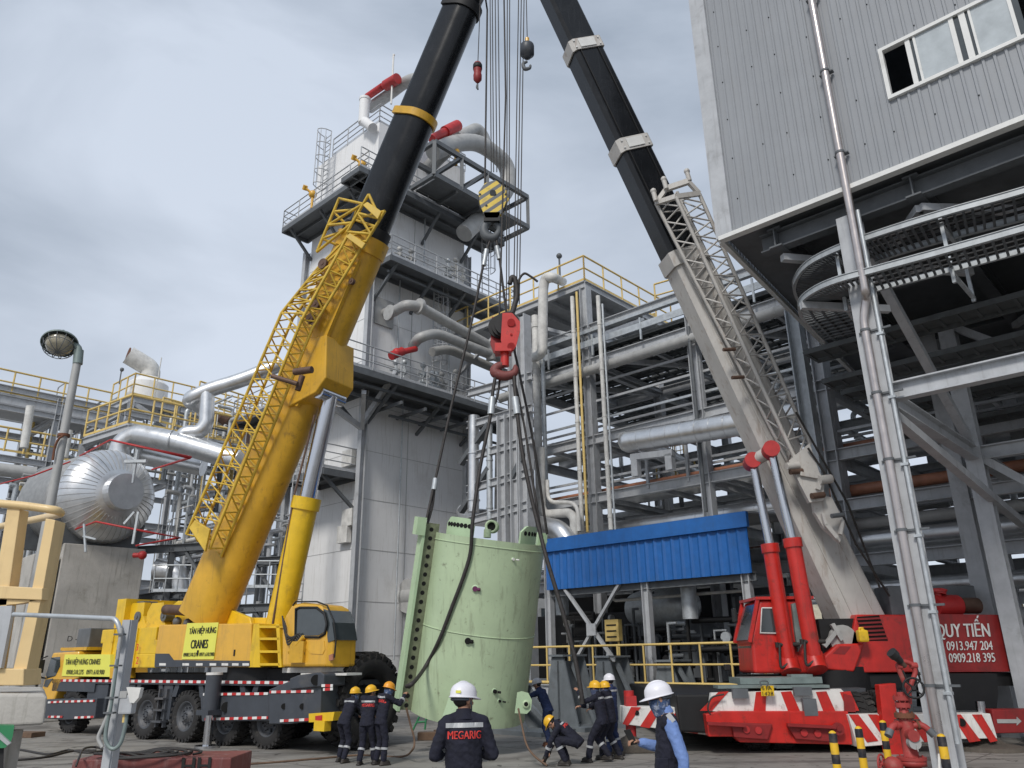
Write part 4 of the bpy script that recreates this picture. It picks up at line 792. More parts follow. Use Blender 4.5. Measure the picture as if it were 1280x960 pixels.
# pipe forest columns
random.seed(5)
clus = [('manifold', (0, 75), (590, 720), 36, 'cluster of upright grey pipes left of the drum, behind the lamp post'), ('manifold', (190, 255), (610, 740), 38, 'cluster of upright grey pipes right of the concrete pier'), ('manifold', (300, 350), (640, 760), 40, 'cluster of upright grey pipes between the yellow boom and the white tower'), ('manifold', (120, 290), (520, 600), 44, 'tangle of small pipes and valves under the left yellow rails'), ('manifold', (60, 200), (500, 590), 46, 'far tangle of thin pipes between the lamp post and the vent stack'), ('manifold', (205, 300), (500, 640), 41, 'dense thin pipes right behind the yellow jib, right of the drum'), ('manifold', (0, 60), (480, 640), 45, 'thin pipes behind the highest rail at the left photo edge')]
for nm, (xa, xb), (ya, yb), Y_, lab in clus:
    r = thing('pipe_manifold', up(at((xa + xb) / 2, 700, Y_), 0), lab, 'pipes', 'upright pipe clusters of the left plant')
    for i in range(34):
        b = MB(); px = random.uniform(xa, xb); p = at(px, 700, Y_ + random.uniform(-1, 3)); z0_ = 0 if random.random() < .6 or yb < 650 else p.z; z1_ = at(px, random.uniform(ya, (ya + yb) / 2), p.y).z
        if yb < 650: z0_ = at(px, yb, p.y).z
        typ = random.random(); rr = random.choice((.03, .04, .06, .09, .12))
        if typ < .6: b.tube(smoothpath([up(p, z0_), up(p, z1_), up(p, z1_) + random.choice((UD, VD, -VD)) * random.uniform(.3, 1.5)], .2), rr, 7)
        else: z = random.uniform(z0_, z1_); b.tube([up(p, z), up(p, z) + random.choice((UD, VD)) * random.uniform(1, 3.5)], rr, 7)
        if random.random() < .4: z = random.uniform(z0_, z1_); b.tube([up(p, z), up(p, z + .12)], rr * 2.2, 8)
        b.build('pipe', random.choice(('steel_paint', 'galvanised', 'galvanised', 'dull_pipe', 'dark_steel', 'insul_white', 'rail_yellow' if yb < 650 else 'steel_paint')), r)
# low frame decks right of the pier
b = MB()
for (xa, xb, y) in ((195, 262, 745), (170, 262, 688), (255, 350, 762), (255, 350, 705)):
    p = at(xa, y, 34); q = at(xb, y, 33); q.z = p.z; b.ibeam(p, q, .25, .32); b.ibeam(p, p - UD * 4, .2, .3); b.ibeam(q, q - UD * 4, .2, .3); b.beam(q - V(0, 0, 1.6), q - (q - p).normalized() * 1.3, .12, .12)
    for t_ in (0, .5, 1): b.ibeam(up(p.lerp(q, t_), 0), p.lerp(q, t_), .2, .2, up=UD)
tag(b.build('steelwork', 'dark_steel'), 'low dark steelwork right of the concrete pier, behind the yellow counterweights', 'steel frame')
b = MB(); b.tube(smoothpath([at(196, 712, 34), at(222, 715, 34), at(226, 740, 34)], .6), .5, 14); tag(b.build('lagged_elbow', 'aluminium'), 'silver lagged elbow right of the concrete pier', 'pipe')
b = MB(); railing(b, [at(300, 735, 33), at(352, 735, 33)], 1.1, .6, .03); tag(b.build('handrail', 'galvanised'), 'grey handrail low between the yellow boom foot and the white tower', 'railing')
b = MB(); railing(b, [at(190, 740, 33.2), at(236, 740, 33.2)], 1.1, .6, .03); tag(b.build('handrail', 'galvanised'), 'grey handrail low right of the concrete pier', 'railing')
# ladder left of pier
b = MB(); p = at(36, 760, 31); ladder(b, up(p, .5), up(p, at(36, 700, 31).z), UD, .5, .03); tag(b.build('ladder', 'steel_paint'), 'grey ladder left of the concrete pier', 'ladder')
# pier and drum
PY = 32.0
pl_, pr_ = at(66, 760, PY - .9), at(172, 760, PY + 1.3)
zt2 = at(120, 682, PY).z; pd = (pr_ - pl_); pd.z = 0; pw = pd.length; pd.normalize(); pn = Vector((pd.y, -pd.x, 0))
a_ = up(pl_, 0); b = MB(); b.prism([a_, a_ + pd * pw, a_ + pd * pw - pn * 2.6, a_ - pn * 2.6], V(0, 0, zt2))
pier = b.build('concrete_pier', 'concrete'); tag(pier, 'weathered grey concrete pier carrying the silver drum', 'pier')
text('D - 6404', 'black_text', pier, at(101, 798.5, PY - .2) + pn * .1, pd, V(0, 0, 1), .2, width=1.0)
b = MB(); b.prism([up(pl_ - pd * 1.0, 0), up(pl_ - pd * .1, 0), up(pl_ - pd * .1 - pn * 2, 0), up(pl_ - pd * 1.0 - pn * 2, 0)], V(0, 0, zt2 - .5)); tag(b.build('concrete_pier', 'concrete'), 'narrow second concrete pier edge left of the main pier', 'pier')
dr = thing('process_drum', up((pl_ + pr_) / 2, zt2), 'big horizontal silver lagged drum with a round manway on its end', 'drum')
ec = at(147, 617, PY - .3); rad = 60 / F * (ec - CP).dot(FW) * .99
axd = Vector((-.80, .60, 0)).normalized(); axd = (-VD * 0 + (-UD)).normalized()
axd = Vector((-.80, .60, 0.0)).normalized()
b = MB(); b.lathe(ec - axd * .1, axd, [(1.0, rad * .992), (1.05, rad), (2.0, rad), (2.02, rad * 1.006), (2.1, rad * 1.006), (2.12, rad), (4.8, rad), (5.2, rad * .8), (5.5, .01)], 40); b.build('barrel', 'lagging_mesh', dr)
b = MB(); prof = [(1.0 - 1.25 * math.cos(t_) , rad * math.sin(t_)) for t_ in [math.pi / 2 * i / 9 for i in range(1, 10)]]; b.lathe(ec - axd * .1, axd, [(1.0 - 1.25, .01)] + prof, 44)
hd = b.build('domed_end', 'aluminium', dr)
b = MB()
x_ = Vector((0, 0, 1)); y_ = axd.cross(x_)
for j in range(44):
    a = 2 * math.pi * j / 44; d_ = x_ * math.cos(a) + y_ * math.sin(a); pts = [ec - axd * .1 + axd * (h - .012) + d_ * (r_ + .004) for (h, r_) in prof[2:]]; b.tube(pts, .011, 4)
b.build('seam', 'dull_pipe', hd)
b = MB(); b.lathe(ec - axd * .1 - axd * .62, axd, [(0, .01), (0, .74), (.1, .76), (.6, .76)], 28, smooth=False); b.build('manway', 'aluminium', dr)
b = MB()
for t_ in (1.2, 4): p = ec + axd * t_; b.hexa([up(p, zt2) - y_ * 1.7 - axd * .2, up(p, zt2) + y_ * 1.7 - axd * .2, up(p, zt2) + y_ * 1.7 + axd * .2, up(p, zt2) - y_ * 1.7 + axd * .2, p - y_ * 1.9 - axd * .2 - V(0, 0, rad * .5), p + y_ * 1.9 - axd * .2 - V(0, 0, rad * .5), p + y_ * 1.9 + axd * .2 - V(0, 0, rad * .5), p - y_ * 1.9 + axd * .2 - V(0, 0, rad * .5)])
b.build('saddle', 'dark_steel', dr, split=True)
# red fire-water ring pipes
fr_ = thing('sprinkler_ring', at(160, 660, PY - 2.2), 'red sprinkler pipe frame around the silver drum', 'sprinkler pipes')
for pts, r_ in (([(88, 664), (120, 652), (185, 665), (225, 672), (170, 682)], .032), ([(100, 570), (138, 550), (238, 572), (190, 587)], .036), ([(0, 605), (40, 595), (88, 577)], .03)):
    b = MB(); b.tube([at(x, y, PY - 2.4 + (k % 3 == 0) * 2) for k, (x, y) in enumerate(pts)], r_, 8); b.build('pipe', 'fire_red', fr_)
b = MB(); p = at(178, 694, PY - 1.4); b.ball(p, .17, 10); b.tube([p + V(-.35, 0, 0), p], .1, 10); b.build('alarm_bell', 'fire_red', fr_)
b = MB(); p = [at(x, y, PY - 2.4) for x, y in ((105, 655), (107, 690), (130, 678), (133, 660), (166, 680), (173, 640), (174, 664), (168, 640), (155, 655))]; b.tube([p[0], p[1]], .05, 6); b.beam(p[4], p[5], .08, .08); b.beam(p[7], p[8], .08, .08); b.beam(at(104, 670, PY - 2.4), at(120, 674, PY - 2.4), .07, .07); b.build('bracket', 'galvanised', fr_, split=True)
b = MB(); p = at(170, 577, PY - 1); b.box(p, (.9, .2, .12)); b.tube([p, p + V(0, 0, -.9)], .06, 6); b.tube([p, p + V(0, 0, .5)], .06, 6); b.build('bracket', 'galvanised', fr_, split=True)
# far right buildings seen under the grey building
fb = thing('far_building', up(at(1248, 820, 60), 0), 'small cream far building with a yellow fence, seen past the red counterweight', 'building')
b = MB(); p = up(at(1228, 820, 60), 0); zt3 = at(1235, 742, 60).z; b.box(p + V(0, 3, zt3 / 2), (4.5, 6, zt3)); b.build('wall', 'far_cream', fb)
b = MB(); b.box(p + V(0, -.06, zt3 * .75), (1.6, .1, 1.0)); b.build('vent_panel', 'dull_pipe', fb); b = MB(); b.box(p + V(0, 3, zt3 + .15), (5, 6.5, .3)); b.build('roof', 'steel_paint', fb)
b = MB(); p = up(at(1215, 820, 54), 0); q = up(at(1330, 820, 50), 0)
for i in range(6): h = .8 + i * .9; b.beam(up(p, h), up(q, h), .08, .1)
for i in range(14): t_ = i / 13; b.beam(up(p.lerp(q, t_), 0), up(p.lerp(q, t_), 5.2), .09, .09, up=UD)
tag(b.build('yellow_fence', 'rail_yellow'), 'tall pale yellow barred fence far behind the counterweight of the red crane', 'fence')
lm = thing('flood_mast', up(at(1239, 820, 70), 0), 'far floodlight mast with a ring of small lamps', 'lamp mast'); b = MB(); p = up(at(1242, 760, 70), 0); zz = at(1240, 745, 70).z; b.tube([p, up(p, zz)], .09, 7); b.build('pole', 'galvanised', lm)
for k in range(5): b = MB(); b.box(up(p, zz) + V(-1.1 + .55 * k, 0, .1), (.4, .3, .3)); b.build('lamp', 'dark_steel', lm)
b = MB(); b.box(up(p, zz - .05), (2.6, .1, .1)); b.build('crossbar', 'galvanised', lm)
# ================================================================ grey clad building on stilts (right)
BC = gnd(1190, 975); BC.z = 0                      # foot of the near column
WD = Vector((0.60, 0.80, 0))
FA = BC + Vector((-.05, -.45, 0))                  # a point under the front face
def bf(px, py, o=0.0): return on(px, py, FA + VD * o, UD)
cor = bf(902, 300); zb0 = cor.z; cor.z = 0
bld = thing('clad_building', cor, 'grey corrugated metal building raised on steel columns at the right', 'building')
Lf = 26.0; ztop = zb0 + 16
def corr(b, p, d, L_, z0_, z1_, nrm, per=.2, dep=.03, holes=()):
    n = int(L_ / per); pts = []
    for i in range(n):
        s = i * per; pts += [(s, 0), (s + per * .60, 0), (s + per * .68, dep), (s + per * .90, dep), (s + per * .98, 0)]
    pts = [(s, o) for s, o in pts if s <= L_]; P = [p + d * s + nrm * o for s, o in pts]; m_ = len(P)
    segs = [(z0_, z1_, 0, L_)] if not holes else holes
    for (za, zb, sa, sb) in segs:
        idx = [i for i, (s, o) in enumerate(pts) if sa - 1e-6 <= s <= sb + 1e-6]
        vs = [up(P[i], za) for i in idx] + [up(P[i], zb) for i in idx]; k = len(idx); b.add(vs, [(i, i + 1, k + i + 1, k + i) for i in range(k - 1)])
# window position
wl, wr_ = bf(1104, 66), bf(1210, 40); sL = (up(wl, 0) - cor).dot(UD); zw1 = bf(1104, 66).z; zw0 = bf(1113, 122).z; sR = sL + 5.2
b = MB(); corr(b, cor, UD, Lf, zb0, ztop, -VD, holes=[(zb0, zw0, 0, Lf), (zw1, ztop, 0, Lf), (zw0, zw1, 0, sL), (zw0, zw1, sR, Lf)]); b.build('cladding', 'cladding', bld)
b = MB(); corr(b, cor + WD * 10, -WD, 10, zb0, ztop, Vector((-WD.y, WD.x, 0))); b.build('side_cladding', 'cladding', bld)
b = MB(); b.box(up(cor, (zb0 + ztop) / 2) - VD * .05 + UD * .12, (.42, .1, ztop - zb0), (UD, VD, V(0, 0, 1))); b.build('corner_flashing', 'steel_paint', bld)
b = MB(); b.box(up(cor + UD * Lf / 2, zb0 - .03) - VD * .07, (Lf, .2, .11), (UD, VD, V(0, 0, 1))); b.beam(up(cor - VD * .02, zb0 - .03), up(cor + WD * 14, zb0 - .03), .12, .12); b.build('drip_trim', 'white_trim', bld)
b = MB(); z = zb0 + .9; k = 0
while z < ztop - 2:
    for i in range(int(Lf / .75)):
        s = .35 + i * .75 + (k % 2) * .0
        if sL - .2 < s < sR + .2 and zw0 - .2 < z + 0 < zw1 + .2: continue
        b.ball(up(cor + UD * (round(s / .2) * .2 + .15), z) - VD * .04, .016, 6)
    z += 1.15; k += 1
b.build('screw', 'hole_black', bld)
# interior walls behind window and roof
b = MB(); b.prism([up(cor + VD * .15 + UD * .1, ztop - .1), up(cor + UD * Lf, ztop - .1), up(cor + UD * Lf + VD * 10, ztop - .1), up(cor + WD * 10, ztop - .1)], V(0, 0, .3)); b.build('roof', 'steel_paint', bld)
b = MB(); b.prism([up(cor + VD * .12 + UD * .1, zb0 + .06), up(cor + UD * Lf + VD * .1, zb0 + .06), up(cor + UD * Lf + VD * 24, zb0 + .06), up(cor + WD * 24, zb0 + .06)], V(0, 0, .12)); b.build('floor_slab', 'dark_steel', bld)  # slab run on far behind the walls to block sky light underneath
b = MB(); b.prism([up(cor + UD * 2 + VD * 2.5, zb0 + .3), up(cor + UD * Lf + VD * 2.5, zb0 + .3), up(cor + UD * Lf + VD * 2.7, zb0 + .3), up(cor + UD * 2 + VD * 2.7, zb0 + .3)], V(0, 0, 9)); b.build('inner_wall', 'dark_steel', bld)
wn = MB(); fwd_ = -VD * .07
def wbox(m_, s0_, s1_, z0_, z1_, o, th=.06): m_.hexa([up(cor + UD * s0_ - VD * o, z0_), up(cor + UD * s1_ - VD * o, z0_), up(cor + UD * s1_ - VD * (o - th), z0_), up(cor + UD * s0_ - VD * (o - th), z0_), up(cor + UD * s0_ - VD * o, z1_), up(cor + UD * s1_ - VD * o, z1_), up(cor + UD * s1_ - VD * (o - th), z1_), up(cor + UD * s0_ - VD * (o - th), z1_)])
wbox(wn, sL - .08, sR + .08, zw0 - .08, zw0, .09, .14); wbox(wn, sL - .08, sR + .08, zw1, zw1 + .08, .09, .14); wbox(wn, sL - .08, sL, zw0, zw1, .09, .14); wbox(wn, sR, sR + .08, zw0, zw1, .09, .14)
win = wn.build('window', 'white_trim', bld); Lw = sR - sL
su = lambda px: ((up(bf(px, 66 - (px - 1104) * .40 + 26), 0) - cor).dot(UD) - sL) / Lw
for (u0, u1) in [(su(x0), su(x1)) for x0, x1 in ((1137, 1143), (1147, 1150), (1193, 1199), (1206, 1214), (1218, 1221), (1266, 1271))]: m_ = MB(); wbox(m_, sL + Lw * u0, sL + Lw * u1, zw0 + .002, zw1 - .002, .05, .07); m_.build('mullion', 'white_trim', win)
for (u0, u1) in [(su(x0), su(x1)) for x0, x1 in ((1150, 1193), (1221, 1266))]: m_ = MB(); wbox(m_, sL + Lw * u0, sL + Lw * u1, zw0 + .003, zw1 - .003, .03, .02); m_.build('pane', 'glass_pale', win)
for (u0, u1) in [(su(x0), su(x1)) for x0, x1 in ((1143, 1147), (1199, 1206), (1214, 1218), (1271, 1279))]: m_ = MB(); wbox(m_, sL + Lw * u0, sL + Lw * u1, zw0 + .003, zw1 - .003, .02, .02); m_.build('pane', 'glass_dark', win)
# underside beams; floor beams coloured darker to deepen the shade under the building
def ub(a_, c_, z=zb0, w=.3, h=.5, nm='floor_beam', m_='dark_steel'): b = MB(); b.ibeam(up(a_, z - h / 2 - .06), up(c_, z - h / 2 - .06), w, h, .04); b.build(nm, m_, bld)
for s in (1.2, 4.2, 8, 12, 16, 20): ub(cor + UD * s + VD * .2, cor + UD * s + VD * 14, zb0 - .02)
for r in (.45, 4.5, 9): ub(cor + UD * .8 + VD * r, cor + UD * Lf + VD * r, zb0 - .03, .28, .46)
for (s0_, r0_, s1_, r1_) in ((1.2, .5, 4.2, 4.5), (4.2, .5, 1.2, 4.5), (4.2, .5, 8, 4.5), (8, 4.5, 4.2, 9), (8, .5, 12, 4.5), (12, .5, 8, 4.5)): b = MB(); b.beam(up(cor + UD * s0_ + VD * r0_, zb0 - .75), up(cor + UD * s1_ + VD * r1_, zb0 - .75), .16, .16); b.build('bracing', 'steel_paint', bld)
sc0 = (BC - cor).dot(UD)
# columns: near one and rows behind
def bcol(p, w=.34, z1_=None, m_='steel_paint', nm='column'):
    b = MB(); b.ibeam(up(p, 0), up(p, z1_ or zb0 - .5), w, w * 1.1, .035, up=VD); return b.build(nm, m_, bld)
bcol(BC, .42); b = MB(); b.box(up(BC, .03), (.7, .7, .06), (UD, VD, V(0, 0, 1))); b.build('base_plate', 'steel_paint', bld)
for (s, r) in ((0, 7), (0, 14), (8.0, 0), (8.0, 7), (8, 14), (3.4, 10)): bcol(BC + UD * s + VD * r, .4)
p2_ = up(at(1262, 900, 21.5), 0); bcol(p2_, .42)
# mid level beams under the building
zm = on(1118, 490, BC, UD).z
for a_, c_ in ((BC, BC + UD * 9), (BC + VD * 7, BC + UD * 9 + VD * 7), (BC, BC + VD * 14), (BC + UD * 8, BC + UD * 8 + VD * 14), (BC + VD * 14, BC + UD * 9 + VD * 14)): b = MB(); b.ibeam(up(a_, zm), up(c_, zm), .26, .36, .03); b.build('tie_beam', 'steel_paint', bld)
b = MB(); b.ibeam(up(p2_, on(1240, 612, p2_, UD).z), up(p2_ + UD * 6, on(1240, 612, p2_, UD).z), .24, .34); b.build('tie_beam', 'steel_paint', bld)
for (a_, c_, m_) in ((up(BC, zm + .0) + UD * .3, up(BC + VD * 6, 3.0), 'steel_paint'),): pass
for (p_, q_) in ((up(BC + VD * .3, zm - .3), up(BC + VD * 9.5 + UD * .3, zm - 1.6)), (up(BC + VD * 7, zb0 - .8), up(BC + VD * 7 + UD * 4, zm + .4)), (up(BC + VD * 7, zm), up(BC + VD * 7 + UD * 6, 1.6)), (up(BC + VD * .5, zb0 - .9), up(BC + VD * 7, zm + .2)), (up(BC + UD * 8 + VD * .5, zb0 - .9), up(BC + UD * 4 + VD * .5, zm + .2)), (up(BC + VD * 14, zm), up(BC + VD * 14 + UD * 7, zb0 - 1))): b = MB(); b.beam(p_, q_, .2, .2); b.build('bracing', 'steel_paint', bld)
# inner trays and walkway under building with yellow rails
for k, (r, z) in enumerate(((4.2, zb0 - 1.6), (5.2, zb0 - 2.2), (6.6, zb0 - 2.2), (8.4, zb0 - 2.4), (10, zb0 - 2.8))):
    b = MB()
    for o in (0, .9): b.beam(up(BC + UD * -3 + VD * (r + o), z), up(BC + UD * 14 + VD * (r + o), z), .05, .14)
    b.prism([up(BC + UD * -3 + VD * (r + .05), z + .03), up(BC + UD * 14 + VD * (r + .05), z + .03), up(BC + UD * 14 + VD * (r + .8), z + .03), up(BC + UD * -3 + VD * (r + .8), z + .03)], V(0, 0, .05))
    for i in range(40): b.beam(up(BC + UD * (-3 + i * .42) + VD * r, z), up(BC + UD * (-3 + i * .42) + VD * (r + .9), z), .08, .04)
    b.build('inner_tray', 'deck_steel', bld)
b = MB(); railing(b, [up(BC + UD * 3.2 + VD * 5, zm + 2.1), up(BC + UD * 10 + VD * 5, zm + 2.1)], 1.2, 1.2, .04); railing(b, [up(BC + UD * 3.2 + VD * 9, zm + 2.1), up(BC + UD * 3.2 + VD * 5, zm + 2.1)], 1.2, 1.2, .04); b.build('railing', 'rail_yellow', bld)
b = MB(); b.prism([up(BC + UD * 3.2 + VD * 5, zm + 2.05), up(BC + UD * 11 + VD * 5, zm + 2.05), up(BC + UD * 11 + VD * 9, zm + 2.05), up(BC + UD * 3.2 + VD * 9, zm + 2.05)], V(0, 0, -.15)); b.build('walkway', 'deck_steel', bld)
# dark utility block at the back under the building
b = MB(); railing(b, [up(BC + UD * 1 + VD * 12, zb0 - 3.4), up(BC + UD * 5 + VD * 12, zb0 - 3.4)], 1.2, 1.2, .04); b.build('railing', 'rail_yellow', bld)
# downpipe on face and down the column
dp_ = thing('downpipe', bf(1068, 290, -.25), 'shiny steel rainwater pipe down the grey cladding and the near column', 'pipe')
b = MB(); p = bf(1068, 290, -.22); b.tube(smoothpath([up(p, ztop + 1), up(p, bf(1073, 300, -.22).z - 1.2), on(1083, 372, BC + UD * -.08 - VD * .35, UD), on(1079, 398, BC - VD * .35, UD), up(on(1079, 398, BC - VD * .35, UD), .4)], .25, 4), .085, 14); b.build('pipe', 'rain_pipe', dp_)
b = MB(); z = zb0 + .8
while z < ztop: b.tube([up(p, z), up(p, z + .05)], .1, 14); b.box(up(p, z + .02) + VD * .1, (.3, .12, .03), (UD, VD, V(0, 0, 1))); z += 2.2
p = on(1079, 398, BC - VD * .35, UD); z = 1.5
while z < zb0 - 2: b.tube([up(p, z), up(p, z + .05)], .1, 14); b.box(up(p, z + .02) + VD * .1 + UD * .15, (.62, .05, .04), (UD, VD, V(0, 0, 1))); z += 1.35
b.build('clamp', 'dark_steel', dp_, split=True)
b = MB(); p = BC - VD * .26 + UD * .27; b.tube([up(p, .6), up(p, zb0 - .5)], .045, 8); z = 1.4
while z < zb0 - 2: b.box(up(p, z), (.14, .12, .05), (UD, VD, V(0, 0, 1))); z += 1.35
tag(b.build('conduit', 'galvanised'), 'thin galvanised conduit on the right flange of the near column', 'conduit')
# curved cable trays
def trayz(px, py, Y): return at(px, py, Y).z
def tray(pxs, z, Wt, label, inner=True, h=.13):
    r = thing('cable_tray', gnd(*pxs[0], z), label, 'cable tray', 'curved cable trays under the building'); P = [gnd(x, y, z) for x, y in pxs]; P = catmull(P, 8)
    I = []
    for i, p in enumerate(P):
        t_ = (P[min(i + 1, len(P) - 1)] - P[max(i - 1, 0)]).normalized(); I.append(p + Vector((-t_.y, t_.x, 0)) * -Wt)
    for Q in (P, I):
        b = MB()
        for a_, c_ in zip(Q[:-1], Q[1:]): b.beam(a_, c_ + (c_ - a_) * .02, .03, h)
        for k in (-1, 1):
            for a_, c_ in zip(Q[:-1], Q[1:]): b.beam(a_ + V(0, 0, k * h / 2), c_ + V(0, 0, k * h / 2), .07, .015)
        b.build('side_rail', 'tray_zinc', r)
    d = 0; b = MB()
    for i in range(len(P) - 1):
        n = max(1, int((P[i + 1] - P[i]).length / .3))
        for k in range(n): t_ = k / n; b.beam(P[i].lerp(P[i + 1], t_) - V(0, 0, .04), I[i].lerp(I[i + 1], t_) - V(0, 0, .04), .05, .025)
    b.build('rung', 'dark_steel', r)
    b = MB(); 
    for j in (.25, .5, .75):
        for a_, c_, e_, f_ in zip(P[:-1], P[1:], I[:-1], I[1:]): b.tube([a_.lerp(e_, j), c_.lerp(f_, j)], .035, 5, cap=False)
    b.build('cable', 'dull_black', r); return r
zt4 = trayz(1066, 302, 14.6)
tray([(1420, 195), (1280, 238), (1180, 266), (1100, 291), (1050, 309), (1012, 328), (995, 348), (994, 366), (1010, 390), (1050, 430)], zt4, 1.15, 'upper of the two curved galvanised cable trays below the clad building')
zt5 = zt4 - 1.0
tray([(1420, 245), (1280, 285), (1180, 313), (1100, 335), (1040, 352), (1008, 369), (999, 384), (1006, 400), (1030, 425)], zt5, .95, 'lower of the two curved galvanised cable trays, just above the column top')
b = MB()
for (px, py) in ((1045, 318), (1175, 278)):
    p = gnd(px, py - 6, zt4 + .12); b.beam(p, p - V(0, 0, 1.5), .07, .07, up=UD); b.beam(p - V(0, 0, 1.3), p + VD * 1.6 - V(0, 0, 1.3), .07, .07); b.beam(p - V(0, 0, .2), p + VD * 1.6 - V(0, 0, .2), .07, .07); b.beam(p + VD * 1.5 - V(0, 0, 1.4), up(p + VD * 1.5, zb0 - .4), .07, .07, up=UD)
tag(b.build('tray_hanger', 'galvanised'), 'steel hangers and arms holding up the two curved cable trays', 'bracket')
b = MB(); p = up(gnd(1000, 374, zt5), zt5 - .15); b.beam(p, p + UD * .2 + Vector((1.9, .4, 0)), .12, .16); tag(b.build('bracket', 'steel_paint'), 'thick grey arm under the bend of the lower cable tray', 'bracket')
# galvanised posts at the tower of trays
for (px, py, px2, Yg, wd, yt, m_, lab) in ((1000, 450, 0, 23, .42, 388, 'galvanised', 'bright galvanised post just left of the grey building corner column'), (1033, 500, 0, 27, .5, 415, 'steel_paint', 'grey rack post between the galvanised post and the near column')):
    p = up(at(px, py, Yg), 0); b = MB(); b.ibeam(p, up(p, ab(p.x, p.y, yt)), wd, wd, .04, up=UD); tag(b.build('steel_post', m_), lab, 'post')
fr2 = thing('rear_frame', up(BC + VD * 16, 0), 'grey steel frame with beams and pipes behind the near column under the building', 'steel frame')
for z in (3.6, 5.2, 7.0, 9.0):
    b = MB(); b.ibeam(up(BC + VD * 13 - UD * 6, z), up(BC + VD * 13 + UD * 14, z), .26, .36); b.build('beam', 'steel_paint', fr2)
for s in (-6, -1, 4, 9): b = MB(); p = BC + VD * 13 + UD * s; b.ibeam(up(p, 0), up(p, 10), .34, .34, up=UD); b.build('column', 'steel_paint', fr2)
for k, (z, r_, m_) in enumerate(((4.1, .28, 'aluminium'), (5.7, .32, 'aluminium'), (7.5, .2, 'orange_pipe'), (6.3, .2, 'dull_pipe'), (3.0, .3, 'dull_pipe'))):
    b = MB(); b.tube([up(BC + VD * 12.2 - UD * 6, z), up(BC + VD * 12.2 + UD * 14, z)], r_, 12); b.build('pipe', m_, fr2)
# ================================================================ crane helpers
def pq(pts, Y, d=.1, lat=None):    # prism whose front face is drawn at distance Y
    P = [at(x, y, Y) for x, y in pts]; return P, Vector((0, d, 0)) if lat is None else lat
def wheel_mesh(rad, wid, n, lug, name, parent, c, ax, rim='rim_grey', big=False):
    ax = Vector(ax).normalized(); x = ax.orthogonal().normalized(); y = ax.cross(x); h = wid / 2
    b = MB(); pr = [(-h * .85, rad * .58), (-h, rad * .66), (-h * .98, rad * .86), (-h * .8, rad * .955), (-h * .3, rad * .975), (h * .3, rad * .975), (h * .8, rad * .955), (h * .98, rad * .86), (h, rad * .66), (h * .85, rad * .58)]
    b.lathe(c, ax, pr, 36)
    for i in range(n):
        for sgn in (-1, 1):
            a = 2 * math.pi * (i + (.5 if sgn > 0 else 0)) / n; dr_ = x * math.cos(a) + y * math.sin(a); tn = ax.cross(dr_)
            p0 = c + dr_ * rad * .985 + ax * sgn * h * .5; tt = (tn + ax * .35 * sgn).normalized(); b.box(p0, (h * .82, tt.length * 2 * math.pi * rad / n * .55, lug), ((ax - tn * .35 * sgn).normalized(), tt, dr_))
            p1 = c + dr_ * rad * .93 + ax * sgn * h * .95; b.box(p1, (.03, 2 * math.pi * rad / n * .5, rad * .12), (ax, tn, dr_))
    ty = b.build(name, 'tyre', parent, origin=c)
    b = MB(); b.lathe(c, ax, [(-h * .84, rad * .60), (-h * .9, rad * .57), (-h * .55, rad * .50), (-h * .35, rad * .45), (-h * .38, rad * .25), (-h * .75, rad * .20), (-h * .8, rad * .08), (-h * .8, .001)], 28)
    b.lathe(c, -ax, [(-h * .84, rad * .60), (-h * .9, rad * .57), (-h * .4, rad * .4), (-h * .4, .001)], 28)
    for i in range(10): a = 2 * math.pi * i / 10; p = c - ax * h * .42 + (x * math.cos(a) + y * math.sin(a)) * rad * .34; b.cyl(p, p - ax * .05, rad * .03, 6)
    for i in range(8): a = 2 * math.pi * i / 8; p = c - ax * h * .78 + (x * math.cos(a) + y * math.sin(a)) * rad * .13; b.cyl(p, p - ax * .04, rad * .022, 6)
    rm = b.build('rim', rim, ty, origin=c)
    b = MB()
    for i in range(8): a = 2 * math.pi * (i + .5) / 8; p = c - ax * (h * .40) + (x * math.cos(a) + y * math.sin(a)) * rad * .40; b.cyl(p, p - ax * .012, rad * .035, 8)
    b.build('hand_hole', 'hole_black', rm, origin=c)
    return ty
def boom_section(b, A, Bv, w, h, round_=True, side=None, w2=None, h2=None):
    a = (Bv - A).normalized(); sd = (side or a.cross(Vector((0, 0, 1)))).normalized(); tp_ = sd.cross(a).normalized()
    if round_: prof = [(-.5, .5), (.5, .5), (.52, .42), (.52, -.05)] + [(.52 * math.cos(t_), -.05 - .47 * math.sin(t_)) for t_ in [math.pi * k / 12 for k in range(1, 12)]] + [(-.52, -.05), (-.52, .42)]
    else: prof = [(-.5, .46), (-.46, .5), (.46, .5), (.5, .46), (.5, -.38), (.38, -.5), (-.38, -.5), (-.5, -.38)]
    n = len(prof); vs = []
    for P, ww, hh in ((A, w, h), (Bv, w2 or w, h2 or h)): vs += [P + sd * x * ww + tp_ * y * hh for x, y in prof]
    b.add(vs, [(i, (i + 1) % n, (i + 1) % n + n, i + n) for i in range(n)], round_); b.add(vs[:n], [tuple(range(n - 1, -1, -1))]); b.add(vs[n:], [tuple(range(n))])
    return sd, tp_
def tape(par, a, c, w, nrm):      # retroreflective tape
    d = (c - a).normalized(); b = MB(); b.box((a + c) / 2, ((c - a).length, .012, w), (d, nrm, nrm.cross(d).normalized())); return b.build('reflective_tape', 'tape_stripes', par)
